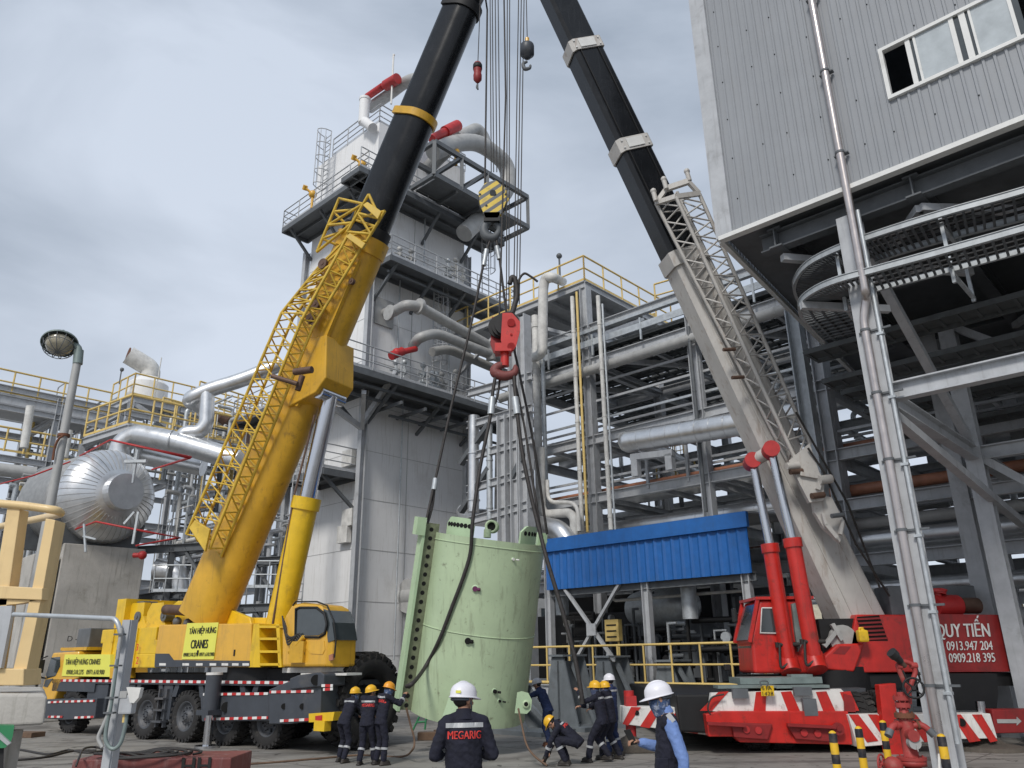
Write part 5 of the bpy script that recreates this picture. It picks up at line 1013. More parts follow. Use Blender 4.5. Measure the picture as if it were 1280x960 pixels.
# ================================================================ yellow truck crane
Y0 = gnd(330, 937); Y0.z = 0; yD = gnd(85, 917) - Y0; yD.z = 0; yD.normalize(); yN = Vector((-yD.y, yD.x, 0)) * -1
if yN.y < 0: yN = -yN
def yc(s, t, z): return Y0 + yD * s + yN * t + V(0, 0, z)
def yp(px, py, t=0.0): return on(px, py, Y0 + yN * t, yD)
def ys(px, py, t=0.0): q = yp(px, py, t); return (q - Y0 - yN * t).dot(yD), q.z
AX3 = (yD, yN, V(0, 0, 1))
yel = thing('mobile_crane', Y0, 'yellow five-axle truck crane with raised black telescopic boom and folded yellow lattice jib', 'crane')
WS = [ys(332, 900)[0], ys(280, 900)[0], ys(229, 900)[0], ys(180, 895)[0], ys(86, 890)[0]]
w0 = wheel_mesh(.66, .42, 26, .03, 'wheel', yel, yc(WS[0], .22, .66), yN)
for i, s in enumerate(WS):
    for t in (.22, 2.45):
        if i == 0 and t < 1: continue
        copy_part(w0, yel, yc(s, t, .66) - yc(WS[0], .22, .66))
b = MB(); b.bbox(yc(4.6, 1.35, 1.15), (12.6, 1.5, .7), AX3, .03); b.box(yc(4.4, 1.35, 1.53), (13.2, 2.7, .12), AX3); b.build('chassis', 'chassis', yel)
b = MB()    # near side fenders with arches
for i in range(4):
    s = WS[i]; sn = WS[i + 1]
    for (sa, sb) in ((s - .78, s - .55), (s + .55, s + .78)): b.hexa([yc(sa, .05, 1.15), yc(sb, .05, 1.15), yc(sb, .5, 1.15), yc(sa, .5, 1.15), yc(s + (sa - s) * .8, .05, 1.48), yc(s + (sb - s) * .8, .05, 1.48), yc(s + (sb - s) * .8, .5, 1.48), yc(s + (sa - s) * .8, .5, 1.48)])
for (sa, sb, z0_) in ((WS[2] + .74, WS[3] - .74, .55), (WS[3] + .75, WS[3] + 1.5, .75), (WS[4] - 2.0, WS[4] - .85, .62)):
    if sb > sa: b.box(yc((sa + sb) / 2, .2, (z0_ + 1.45) / 2), (sb - sa, .3, 1.45 - z0_), AX3)
b.box(yc(9.6, .1, 1.35), (2.6, .2, .25), AX3); b.build('fender', 'chassis', yel, split=True)
b = MB(); sa, sb = ys(200, 870)[0], ys(208, 870)[0]
for z in (.5, .8, 1.1): b.box(yc(ys(204, 870)[0], .0, z), (.42, .25, .05), AX3)
for s in (sa + .02, sb - .02): b.box(yc(s, .02, .85), (.05, .1, 1.0), AX3)
b.build('boarding_step', 'rim_grey', yel, split=True)
tape(yel, yc(-1.9, -.012, 1.55), yc(10.4, -.012, 1.55), .07, -yN)
# outrigger boxes near side, rear pair
def orig(name, pts, t, d, m='chassis'): b = MB(); b.prism([yp(x, y, t) for x, y in pts], yN * d); return b.build(name, m, yel)
o1 = orig('outrigger_box', [(250, 866), (252, 902), (336, 901), (336, 866)], -.28, .9)
o2 = orig('outrigger_box', [(336, 862), (336, 905), (362, 905), (400, 900), (402, 842), (395, 841), (360, 852)], -.34, .75)
o3 = orig('outrigger_box', [(58, 874), (55, 898), (78, 900), (118, 898), (121, 873)], -.18, .5)
b = MB(); b.prism([yp(x, y, -.42) for x, y in ((362, 848), (372, 844), (400, 840), (405, 843), (404, 858), (362, 862))], yN * .7); b.build('outrigger_head', 'chassis', yel)
b = MB(); b.cyl(yp(395, 850, -.425), yp(395, 850, -.45), .12, 16); b.cyl(yp(283, 884, -.285), yp(283, 884, -.3), .13, 16); b.cyl(yp(355, 883, -.345), yp(355, 883, -.36), .07, 12); b.cyl(yp(378, 883, -.345), yp(378, 883, -.36), .07, 12); b.build('lock_hole', 'hole_black', o1, split=True)
for (x0, y0, x1, y1, t) in ((254, 868, 335, 867, -.30), (256, 899, 335, 897, -.30), (337, 865, 392, 864, -.36), (350, 901, 392, 899, -.36), (60, 878, 78, 877, -.2), (80, 877, 118, 876, -.2), (60, 896, 78, 896, -.2), (93, 897, 117, 896, -.2), (402, 857, 416, 857, -.44), (404, 862, 416, 861, -.44)): tape(yel, yp(x0, y0, t), yp(x1, y1, t), .06, -yN)
jk = yp(262, 900, -.45); b = MB(); b.cyl(up(jk, .82), up(jk, ys(262, 842)[1]), .2, 20); b.box(up(jk, .84), (.5, .5, .12), AX3); jc = b.build('outrigger_jack', 'chassis', yel)
b = MB(); b.cyl(up(jk, .05), up(jk, .85), .11, 16); b.cyl(up(jk, 0), up(jk, .06), .3, 20); b.build('jack_rod', 'chrome', jc)
b = MB(); b.cyl(up(jk, ys(262, 842)[1] - .02), up(jk, ys(262, 842)[1] + .04), .21, 20); b.build('jack_cap', 'white_paint', jc)
b = MB(); b.prism([yp(x, y, -.5) for x, y in ((386, 892), (418, 890), (416, 901), (386, 903))], yN * .25); b.box(yp(403, 907, -.45), (.35, .2, .22), AX3); b.build('tow_bracket', 'bright_yellow', yel)
b = MB(); b.prism([yp(x, y, -.52) for x, y in ((394, 895), (402, 894), (402, 901), (394, 902))], yN * .02); b.build('tail_light', 'fire_red', yel)
b = MB(); b.box(yc(1.2, 2.75, 1.0), (4, .5, .6), AX3); b.box(yc(9.8, 2.6, .95), (1.6, .3, .5), AX3); b.build('outrigger_box', 'chassis', yel, split=True)
# driving cab at the far left
CA = [(96, 818), (62, 818), (54, 846), (50, 866), (62, 880), (72, 852), (96, 850)]
b = MB(); b.prism([yp(x, y, .0) for x, y in ((98, 814), (66, 816), (58, 838), (52, 862), (58, 884), (66, 878), (75, 855), (98, 848))], yN * 2.4); dc = b.build('driving_cab', 'cab_yellow', yel)
b = MB(); b.prism([yp(x, y, -.012) for x, y in ((75, 821), (64, 822), (57, 844), (59, 848), (69, 845), (75, 833))], yN * .01); b.build('window', 'glass_dark', dc)
b = MB(); b.prism([yp(x, y, -.012) for x, y in ((57, 850), (61, 849), (66, 848), (59, 859), (54, 858))], yN * .01); b.build('lower_window', 'glass_dark', dc)
b = MB(); b.bbox(yp(49, 833, -.35), (.12, .28, .42), AX3, .04); b.tube([yp(49, 845, -.35), yp(52, 847, -.1), yp(58, 848, 0)], .02, 6); b.tube([yp(46, 826, -.35), yp(60, 820, 0)], .02, 6); b.build('mirror', 'black_plastic', dc)
b = MB(); b.box(yc(ys(88, 814)[0], 1.2, ys(88, 812)[1] + .02), (1.6, 2.2, .1), AX3); b.cyl(yp(78, 813, .5), yp(78, 810, .5), .06, 8); b.build('cab_roof', 'yellow_paint', dc)
b = MB(); b.prism([yp(x, y, -.03) for x, y in ((81, 818), (138, 818), (137, 846), (77, 845))], yN * .5); sg = b.build('sign_panel', 'sign_yellow', yel)
text('TÂN HIỆP HƯNG CRANES', 'black_text', sg, yp(103, 827, -.05), -yD, V(0, 0, 1), .27, width=(yp(82, 827) - yp(125, 827)).length, bold=.006)
text('0908.510.275   0971.610.900', 'black_text', sg, yp(106, 840, -.05), -yD, V(0, 0, 1), .14, width=(yp(83, 840) - yp(130, 840)).length, bold=.005)
b = MB(); b.prism([yp(x, y, -.02) for x, y in ((137, 835), (150, 835), (150, 848), (137, 848))], yN * .5); b.build('side_locker', 'yellow_paint', yel)
b = MB(); b.bbox(yp(121, 805, 1.0), (.8, 1.0, 1.0), AX3, .03); b.build('air_intake', 'dark_steel', yel)
b = MB(); b.box(yc(5.5, 1.3, 1.66), (8.5, 1.6, .18), AX3); b.cyl(yc(1.6, 1.3, 1.55), yc(1.6, 1.3, 1.97), 1.15, 32); b.box(yc(-.1, 1.3, 1.72), (2.6, 1.6, .3), AX3); b.build('turntable', 'dull_black', yel)
# counterweights: three stacked slabs
for k, (y0, y1) in enumerate(((787, 802), (802, 818), (818, 835))):
    b = MB(); s0_, z1_ = ys(128 + k * .5, y0, .1); s1_, z0_ = ys(194, y1, .1); b.bbox(yc((s0_ + s1_) / 2, 1.35, (z0_ + z1_) / 2), (s0_ - s1_, 2.5, z1_ - z0_ - .015), AX3, .03)
    for px in (140, 152, 170): b.box(yc(ys(px, 810, .1)[0], .085, (z0_ + z1_) / 2), (.10 if px != 170 else .05, .05, z1_ - z0_ - .03), AX3)
    cw = b.build('counterweight', 'bright_yellow', yel)
    if k: text(('', '3', '2')[k], 'red_text', cw, yp(171.5, (y0 + y1) / 2 - 1, .0), -yD, V(0, 0, 1), .2, bold=.01)
b = MB()
for (x0, x1) in ((160, 181), (184, 205)):
    b.prism([yp(x, y, .5) for x, y in ((x0 - 2, 786), (x0, 766), (x0 + 6, 754), (x1, 753), (x1 - 2, 770), (x1 + 3, 786))], yN * .22)
    b.prism([yp(x, y, 1.9) for x, y in ((x0 - 2, 786), (x0, 766), (x0 + 6, 754), (x1, 753), (x1 - 2, 770), (x1 + 3, 786))], yN * .22)
b.box(yp(183, 768, 1.2), (.5, 1.8, .9), AX3); b.build('lifting_frame', 'bright_yellow', yel, split=True)
for (x, y) in ((171, 771), (204, 770)): b = MB(); p = yp(x, y, .45); b.cyl(p, p + yN * .3, .16, 16); b.cyl(p - yN * .03, p, .06, 8); b.build('pulley', 'dark_steel', yel)
b = MB(); b.bbox(yp(183, 762, .9), (.4, .5, .5), AX3, .02); b.build('winch_plate', 'dark_steel', yel)
# engine housing with sign
b = MB(); b.prism([yp(x, y, .0) for x, y in ((199, 781), (314, 779), (313, 834), (195, 834), (194, 815))], yN * 1.0); eh = b.build('engine_housing', 'cab_yellow', yel)
b = MB(); b.prism([yp(x, y, -.012) for x, y in ((194, 817), (211, 817), (217, 825), (312, 826), (312, 833), (193, 834))], yN * .01); b.build('grey_stripe', 'chassis', eh)
for px in (199, 228, 245, 262, 277, 290, 303): tw_ = MB(); tw_.prism([yp(x, y, -.02) for x, y in ((px, 829), (px + 8, 829), (px + 8, 832), (px, 832))], yN * .01); tw_.build('white_tape', 'white_paint', eh)
b = MB(); b.prism([yp(x, y, -.02) for x, y in ((234, 779), (273, 778), (267, 824), (227, 824))], yN * .014); sg = b.build('sign_panel', 'sign_yellow', eh)
text('TÂN HIỆP HƯNG', 'black_text', sg, yp(253, 788, -.035), -yD, V(0, 0, 1), .26, width=(yp(236, 788) - yp(269, 788)).length, bold=.008)
text('CRANES', 'black_text', sg, yp(249, 805, -.035), -yD, V(0, 0, 1), .23, width=(yp(239, 805) - yp(260, 805)).length, bold=.01)
text('0908.510.275  0971.610.900', 'black_text', sg, yp(248, 818, -.035), -yD, V(0, 0, 1), .1, width=(yp(229, 818) - yp(267, 818)).length, bold=.008)
b = MB(); b.box(yp(293, 816, -.005), (.06, .02, .16), AX3); b.box(yp(247, 816, -.04), (.05, .02, .14), AX3); b.build('latch', 'dull_black', eh)
# upper frame: sloping boom cheeks, muffler, ladder
b = MB()
for t in (.75, 1.85): b.prism([yp(x, y, t) for x, y in ((212, 788), (208, 762), (222, 751), (262, 752), (312, 772), (316, 790))], yN * .16)
b.prism([yp(x, y, .9) for x, y in ((300, 772), (350, 772), (350, 800), (300, 800))], yN * 1.0); b.box(yc(2.0, 1.3, 2.5), (5.5, 1.2, .9), AX3); b.build('slewing_frame', 'bright_yellow', yel, split=True)
b = MB(); b.cyl(yp(207, 762, .3), yp(232, 763, .3), .15, 16); b.cyl(yp(228, 762, .3), yp(236, 763, .3), .17, 16); b.build('muffler', 'exhaust', yel)
b = MB(); b.tube(smoothpath([yp(234, 763, .3), yp(247, 762, .3), yp(253, 772, .3), yp(260, 777, .3)], .3), .065, 10); b.build('exhaust_pipe', 'exhaust', yel)
for (x0, y0, x1, y1) in ((217, 779, 226, 775), (230, 779, 240, 777)): b = MB(); b.ball(yp((x0 + x1) / 2, y1 + 2, .4), .14, 8); b.build('engine_cap', 'dark_steel', yel)
b = MB()
b.prism([yp(x, y, .0) for x, y in ((317, 780), (324, 780), (325, 834), (311, 834))], yN * .8)
for y in (782, 797, 813, 829): b.prism([yp(x, y_, .0) for x, y_ in ((324, y), (349, y), (350, y + 3), (324, y + 3))], yN * .5)
b.prism([yp(x, y, .0) for x, y in ((345, 780), (349, 780), (352, 834), (348, 834))], yN * .6)
b.prism([yp(x, y, .6) for x, y in ((324, 780), (349, 780), (350, 834), (324, 834))], yN * .1); b.build('step_ladder', 'bright_yellow', yel)
# operator cab
ocp = [(352, 834), (352, 788), (356, 770), (364, 756), (378, 753), (402, 756), (410, 790), (407, 834)]
b = MB(); b.prism([yp(x, y, -.15) for x, y in ocp], yN * .8); oc = b.build('operator_cab', 'cab_yellow', yel)
b = MB(); b.prism([yp(x, y, -.12) for x, y in ((403, 757), (408, 760), (414, 775), (417, 800), (415, 834), (405, 834))], yN * .78); b.build('cab_nose', 'yellow_paint', oc)
b = MB(); b.prism([yp(x, y, -.165) for x, y in ((370, 795), (371, 763), (375, 761), (395, 761), (404, 768), (407, 780), (405, 790), (398, 794))], yN * .01); b.build('window', 'glass_dark', oc)
b = MB(); fr0 = [(369, 796.5), (370, 761.5), (375, 759.5), (396, 759.5), (405.5, 767), (408.5, 780), (406, 792), (399, 796.5)]
P = [yp(x, y, -.17) for x, y in fr0]; b.tube(P + [P[0]], .03, 6); b.tube([yp(x, y, -.15) for x, y in ((366, 757), (370, 752), (396, 752), (409, 757), (417, 775), (420, 800), (418, 822))], .02, 5); b.build('window_frame', 'dull_black', oc)
b = MB(); b.prism([yp(x, y, -.14) for x, y in ((404, 761), (410, 763), (415, 778), (418, 800), (410, 803), (407, 780))], yN * .76); b.build('windscreen', 'glass_dark', oc)
b = MB(); b.prism([yp(x, y, -.165) for x, y in ((384, 802), (405, 801), (406, 812), (403, 818), (388, 817), (382, 810))], yN * .012); b.build('door_panel', 'cab_yellow', oc)
b = MB(); b.prism([yp(x, y, -.18) for x, y in ((411, 819), (416, 817), (416, 825), (411, 826))], yN * .05); b.build('marker_light', 'orange_pipe', oc)
b = MB()
for k in range(5): b.tube(catmull([yp(353 + k, 770 + 3 * k, -.2), yp(356 + k, 790 + 4 * k, -.25), yp(366 + k * 2, 800 - 2 * k, -.22), yp(376 + k, 812 + k, -.2), yp(380, 824, -.1)], 5), .022, 5)
b.build('hose', 'rubber_hose', oc)
b = MB(); b.box(yp(376, 815, -.1), (.5, .3, .5), AX3); b.tube([yp(362, 815, -.15), yp(372, 806, -.2), yp(380, 796, -.2)], .06, 8); b.build('cab_pivot', 'yellow_paint', oc)
b = MB(); b.box(yc(-1.2, .7, 1.84), (2.0, 1.0, .12), AX3); b.box(yc(-2.0, .2, 1.75), (1.6, .5, .05), AX3); b.build('cab_support', 'insul_white', yel, split=True)
b = MB(); p = yp(391, 789, .35); b.ball(p + V(0, 0, .12), (.11, .11, .14), 10); b.ball(p - V(0, 0, .2), (.22, .18, .25), 10)
tag(b.build('person', 'navy_blue_cloth'), 'operator sitting inside the yellow cab, seen dimly behind the side window', 'person')
# boom
YB, YT = at(263, 768, 23.6), at(604, -45, 19.0)
P_ = [lp(YB, YT, y) for y in (300, 150, 145, 12, 8)]
b = MB(); sd, tpv = boom_section(b, YB - (YT - YB).normalized() * .2, P_[0], 1.12, 1.38); bs = b.build('boom_base', 'yellow_paint', yel)
b = MB(); boom_section(b, P_[0] - (YT - YB).normalized() * .5, P_[0], 1.2, 1.46); b.build('boom_collar', 'yellow_paint', bs)
b = MB(); boom_section(b, P_[0], P_[1], 1.0, 1.1); b1_ = b.build('boom_section', 'black_boom', yel)
b = MB(); boom_section(b, P_[1] - (YT - YB).normalized() * .12, P_[1] + (YT - YB).normalized() * .12, 1.12, 1.24); b.build('wear_collar', 'yellow_paint', b1_)
b = MB(); boom_section(b, P_[0], P_[0] + (YT - YB).normalized() * .35, 1.1, 1.3); b.build('wear_collar', 'dull_black', b1_)
b = MB(); boom_section(b, P_[1], P_[3], .92, 1.0); b2_ = b.build('boom_section', 'black_boom', yel)
b = MB(); boom_section(b, P_[3] - (YT - YB).normalized() * .15, P_[3] + (YT - YB).normalized() * .15, 1.02, 1.12); b.build('wear_collar', 'dull_black', b2_)
b = MB(); boom_section(b, P_[3], YT, .84, .9); b.build('boom_section', 'black_boom', yel)
b = MB(); a = (YT - YB).normalized(); b.prism([YT - sd * .35 - tpv * .45, YT - sd * .35 + tpv * .45, YT - sd * .35 + tpv * .3 + a * 1.2, YT - sd * .35 - tpv * .9 + a * 1.0], sd * .7); b.build('boom_head', 'yellow_paint', yel)
b = MB()
for o in (-.5, 0, .5): p = YT - tpv * .55 + a * .55 + sd * o * .5; b.cyl(p - sd * .05, p + sd * .05, .36, 20)
b.build('sheaves', 'rust', yel)
for (t0_, nm, m_) in ((.22, 'ORG', 0),): pass
# flat darker side strip with scuffs, bracket and rope guides
b = MB(); q0, q1 = lp(YB, YT, 735), lp(YB, YT, 330); b.beam(q0 + tpv * .66 - sd * .30, q1 + tpv * .66 - sd * .30, .28, .14, up=tpv); b.beam(q0.lerp(q1, .55) - tpv * .45 + sd * .5, q1 - tpv * .45 + sd * .5, .12, .3, up=tpv); b.build('boom_rib', 'yellow_paint', bs, split=True)
k0 = lp(YB, YT, 478)
b = MB(); b.prism([k0 + sd * -.62 - tpv * .3 - a * .9, k0 + sd * -.62 - tpv * 1.15 - a * .2, k0 + sd * -.62 - tpv * 1.3 + a * .3, k0 + sd * -.62 - tpv * .65 + a * 1.5, k0 + sd * -.62 + tpv * .1 + a * 1.2], sd * 1.24); b.build('cylinder_bracket', 'yellow_paint', bs)
random.seed(12)
snn = sd if sd.y < 0 else -sd
for k, (y, o, ln) in enumerate(((318, .1, .35), (322, .25, .2), (338, .05, .5), (346, .2, .3), (360, -.1, .45), (364, .15, .25), (420, .2, .6), (560, .1, .9), (600, -.1, .7), (650, .15, 1.0))):
    p = lp(YB, YT, y) + snn * (.563 + .004) + tpv * o; b = MB(); dd = (a + tpv * random.uniform(-1, 1) * (.9 if k < 6 else .05)).normalized(); b.box(p, (ln, .012, .02 + .015 * (k % 3)), (dd, snn, snn.cross(dd))); b.build('scuff_mark', 'exhaust' if k > 5 else 'black_text', bs)
# derrick cylinder
cb, ct = at(343, 805, 22.4), k0 - tpv * 1.12 - a * .15
cm = lp(cb, ct, 622); b = MB(); b.cyl(cb, cm, .36, 24); b.cyl(cm - (cm - cb).normalized() * .35, cm, .41, 24); b.cyl(cb - V(0, .4, 0), cb + V(0, .4, 0), .4, 18); b.build('lift_cylinder', 'bright_yellow', yel)
b = MB(); b.cyl(cm, ct, .23, 24); b.cyl(ct - sd * .5, ct + sd * .5, .2, 16); b.build('cylinder_rod', 'chrome', yel)
b = MB(); b.tube([cb + V(.0, -.4, .2), cm + V(-.33, -.2, 0), ct.lerp(cm, .2) + V(-.3, -.1, 0)], .035, 6); b.build('hydraulic_line', 'exhaust', yel)
# lattice jib folded along the boom (chords given as picture points at a real distance)
jib = []
def yj(x, y, Y): return at(x, y, Y)
jr = bpy.data.objects.new('lattice_jib', None); COL.objects.link(jr); jr.parent = yel
def lseg(q0_, q1_, cells, m_='lattice_yellow', rc=.048, rb=.024, nm='lattice_section', par=None, faces=None):
    b = MB(); lattice(list(zip(q0_, q1_)), cells, rc, rb, b, faces=faces); return b.build(nm, m_, par or jr)
def yb(y, o, s_, dn=0.0): return lp(YB, YT, y) + tpv * o - sd * s_ + a * dn
Yl = lambda y: lp(YB, YT, y).y - 1.05
lowA = [yj(233, 668, 23.4 - 1.0), yj(262, 686, 22.2), yj(276, 696, 22.6), yj(247, 677, 23.6)]
lowB = [yj(352, 391, 21.3), yj(377, 400, 20.5), yj(391, 409, 20.8), yj(366, 398, 21.8)]
lseg(lowA, lowB, 13)
midB = [yj(405, 326, 20.9), yj(436, 292, 20.2), yj(451, 311, 20.3), yj(424, 322, 21.2)]
lseg(lowB, midB, 7, rb=.03)
hA = [yj(396, 315, 20.9), yj(434, 290, 20.1), yj(458, 302, 20.0), yj(430, 310, 21.0)]; hB = [yj(424, 248, 20.4), yj(461, 243, 19.6), yj(481, 264, 19.5), yj(446, 262, 20.4)]
lseg(hA, hB, 2, rb=.045)
b = MB(); b.prism([yj(453, 256, 19.5), yj(459, 252, 19.5), yj(477, 264, 19.5), yj(472, 274, 19.5)], Vector((.03, .12, .02))); b.prism([yj(432, 296, 20.0), yj(437, 291, 20.0), yj(457, 304, 20.0), yj(452, 311, 20.0)], Vector((.03, .12, .02))); b.prism([yj(236, 660, 22.2), yj(243, 650, 22.2), yj(262, 662, 22.0), yj(256, 690, 22.0)], Vector((.02, .1, .02))); b.build('end_plate', 'lattice_yellow', jr, split=True)
for (x, y, Y_, r_) in ((404, 330, 20.6, .28), (392, 402, 20.9, .2), (440, 352, 20.6, .16), (395, 380, 20.8, .3), (388, 398, 20.9, .25)): b = MB(); p = yj(x, y, Y_); b.cyl(p - sd * .05, p + sd * .05, r_ * .6, 16); b.cyl(p - sd * .07, p + sd * .07, r_ * .2, 8); b.build('sheave', 'exhaust', jr)
for (y, w_) in ((600, .3), (478, .4), (395, .3)):
    b = MB(); p = lp(YB, YT, y); q = p + tpv * 1.15 - sd * .75; b.beam(p + tpv * .6 - sd * .4, q, .2, .2); b.box(q, (.5, .3, .3)); b.build('jib_bracket', 'rust' if y > 500 else 'lattice_yellow', bs)
b = MB(); p = yj(386, 462, 20.2); b.tube([yj(368, 465, 20.2), yj(390, 462, 20.0)], .1, 10); b.tube([yj(340, 470, 20.6), yj(372, 480, 20.4)], .07, 8); b.tube([yj(372, 488, 20.6), yj(378, 470, 20.6)], .09, 8); b.build('jib_locking_pin', 'exhaust', jr, split=True)
# hoist ropes of the yellow crane
hbx = at(617, 232, 19.0)
b = MB()
for (x, y, x2, y2) in ((597, -40, 614, 215), (624, -60, 617, 215), (628, -60, 621, 215), (633, -60, 625, 215)): b.tube([at(x2 + (x2 - 597) * -.1, -40, 19.1), at(x2, y2, 19.0)], .016, 5)
b.tube([at(601, -40, 19.4), at(609, 12, 19.4), at(606.5, 200, 19.1), at(606, 230, 19.1)], .03, 5); b.build('hoist_rope', 'wire', yel, split=True)
# yellow striped hook block
hk = thing('hook_block', hbx, 'yellow and black striped crane hook block hanging high beside the tower', 'hook block')
b = MB()
out = [(598, 240), (606, 229), (619, 225), (630, 234), (634, 248), (628, 264), (622, 272), (607, 272), (600, 256)]
b.prism([at(x, y, 18.85) for x, y in out], Vector((0, .04, 0))); b.build('cheek_plate', 'hook_stripes', hk)
b = MB(); b.prism([at(x + 2, y + 1, 19.2) for x, y in out], Vector((0, .04, 0))); b.build('cheek_plate', 'hook_stripes', hk)
b = MB(); b.cyl(at(616, 248, 18.92), at(616, 248, 18.92) + V(0, .26, 0), .42, 22); b.box(at(615, 274, 19.0), (.45, .3, .28)); b.build('sheave_pack', 'dull_black', hk)
b = MB(); b.cyl(at(616, 241, 18.8), at(616, 241, 18.86), .09, 14); b.cyl(at(600, 243, 18.83), at(600, 243, 18.86), .035, 8); b.cyl(at(632, 243, 18.83), at(632, 243, 18.86), .035, 8); b.cyl(at(608, 257, 18.83), at(608, 257, 18.86), .035, 8); b.build('pin', 'dark_steel', hk)
def hook(pxs, Y, r, m, par, thick=None):
    P = catmull([at(x, y, Y) for x, y in pxs], 6); n = len(P); b = MB(); b.tube(P, [r * (.75 + .5 * math.sin(math.pi * min(1, i / n * 1.15))) if i < n * .87 else r * (1 - i / n) * 5 + .01 for i in range(n)], 12); return b.build('hook', m, par)
hook([(614, 277), (607, 281), (605, 289), (609, 296), (617, 297), (622, 292), (623, 286)], 19.0, .105, 'dark_steel', hk)
hook([(615, 277), (620, 280), (624, 286), (622, 294)], 19.05, .08, 'dark_steel', hk)
# small ball hook (dark red) on its own line
bh = thing('ball_hook', at(597, 92, 18.0), 'small dark red overhaul ball and hook next to the left black boom', 'hook')
b = MB(); b.lathe(at(597, 78, 18.0), at(597, 108, 18.0) - at(597, 78, 18.0), [(0, .03), (.03, .1), (.08, .125), (.28, .125), (.34, .11), (.42, .11), (.46, .125), (.62, .12), (.72, .05), (.74, .02)], 16); b.build('weight', 'dark_red', bh)
b = MB(); b.lathe(at(597, 78, 18.0), at(597, 108, 18.0) - at(597, 78, 18.0), [(.10, .13), (.10, .135), (.25, .135), (.25, .13)], 16); b.build('band', 'dull_black', bh)
hook([(597, 105), (596.4, 109), (597.6, 112)], 18.0, .03, 'dark_steel', bh)
b = MB(); b.tube([at(601.5, -30, 18.1), at(597.3, 78, 18.0)], .014, 5); b.build('rope', 'wire', bh)
# ================================================================ red truck crane
RY = 20.0
RB, RT = at(1086, 812, 20.9), at(645, -110, 19.0)
redc = thing('mobile_crane', up(at(1000, 930, 19), 0), 'red truck crane with a beige and black boom and red lift cylinders, at the right', 'crane')
def rq(name, pts, Y, d, m, par=None): b = MB(); b.prism([at(x, y, Y) for x, y in pts], Vector((0, d, 0))); return b.build(name, m, par or redc)
Q = [lp(RB, RT, y) for y in (322, 188, 65)]
ar = (RT - RB).normalized()
rsd = (ar.cross(Vector((0, 0, 1))) * 1.0 + V(0, 0, 0)).normalized()
b = MB(); rs_, rt_ = boom_section(b, RB - ar * .3, Q[0], .9, 1.22, False, w2=.84, h2=1.02); rbs = b.build('boom_base', 'beige_paint', redc)
b = MB(); boom_section(b, Q[0] - ar * .35, Q[0] + ar * .1, .96, 1.16, False); b.build('boom_collar', 'beige_paint', rbs)
b = MB(); boom_section(b, Q[0], Q[1], .78, .98, False); rb1 = b.build('boom_section', 'black_boom', redc)
b = MB(); boom_section(b, Q[1] - ar * .22, Q[1] + ar * .22, .88, 1.1, False); b.build('white_collar', 'beige_paint', rb1)
b = MB(); boom_section(b, Q[1], Q[2], .76, 1.0, False); rb2 = b.build('boom_section', 'black_boom', redc)
b = MB(); boom_section(b, Q[2] - ar * .2, Q[2] + ar * .2, .86, 1.1, False); b.build('white_collar', 'beige_paint', rb2)
b = MB(); boom_section(b, Q[2], RT, .66, .9, False); b.build('boom_section', 'black_boom', redc)
near = -rs_ if rs_.y > 0 else rs_     # towards the camera
for (A_1, B_1, w_, m_, par) in ((Q[0], Q[1], .78, 'dull_black', rb1), (Q[1], Q[2], .76, 'dull_black', rb2), (RB, Q[0], .87, 'beige_paint', rbs)):
    b = MB()
    for o in (-.30, .30): b.beam(A_1 + near * (w_ / 2 + .015) + rt_ * o, B_1 + near * (w_ / 2 + .015) + rt_ * o, .05, .03, up=rt_)
    b.build('boom_rib', m_, par, split=True)
for qq, w_ in ((Q[1], .88), (Q[2], .86)):
    b = MB(); b.box(qq + near * (w_ / 2 + .02), (.02, .3, .55), (near, ar, rt_)); 
    for o in (-.42, .42):
        for e_ in (-.12, .12): b.box(qq + near * (w_ / 2 + .015) + rt_ * o + ar * e_, (.03, .05, .05), (near, ar, rt_))
    b.build('collar_pad', 'white_trim', rb1)
rh = thing('x', (0, 0, 0), None, None); bpy.data.objects.remove(rh)
b = MB(); b.prism([RT - rs_ * .3 - rt_ * .4, RT - rs_ * .3 + rt_ * .4, RT - rs_ * .3 + rt_ * .3 + ar, RT - rs_ * .3 - rt_ * .8 + ar], rs_ * .6); b.build('boom_head', 'beige_paint', redc)
# lattice jib (beige)
rj = bpy.data.objects.new('lattice_jib', None); COL.objects.link(rj); rj.parent = redc
rl0 = [at(820, 254, 19.0), at(845, 246, 18.5), at(874, 242, 18.9), at(846, 240, 19.6)]; rl1 = [at(985, 577, 20.0), at(996, 578, 19.5), at(1013, 556, 19.9), at(1000, 560, 20.5)]
b = MB(); lattice(list(zip(rl0, rl1)), 13, .055, .026, b, faces=(0, 1, 2, 3)); b.build('lattice_section', 'beige_paint', rj)
b = MB(); P4 = rl0; b.beam(P4[0], at(833, 236, 18.9), .1, .12); b.beam(at(833, 236, 18.9), at(860, 227, 18.8), .12, .16); b.beam(at(860, 227, 18.8), P4[2], .1, .12); b.beam(P4[0], P4[1], .1, .14); b.beam(P4[1], P4[2], .1, .14)
for (x, y) in ((833, 236), (862, 226), (820, 251)): p = at(x, y, 18.8); b.tube([p, p + V(-.05, 0, .3)], .07, 8); b.ball(p + V(-.05, 0, .32), .09, 8)
b.build('jib_head_frame', 'beige_paint', rj)
b = MB(); b.prism([at(x, y, 19.4) for x, y in ((986, 576), (1012, 554), (1024, 590), (1030, 600), (1030, 625), (1012, 628), (1000, 605))], Vector((0, .15, 0))); b.prism([at(x, y, 19.6) for x, y in ((1015, 615), (1040, 622), (1057, 655), (1050, 678), (1030, 660), (1018, 640))], Vector((0, .15, 0))); b.build('jib_root_plate', 'beige_paint', rj, split=True)
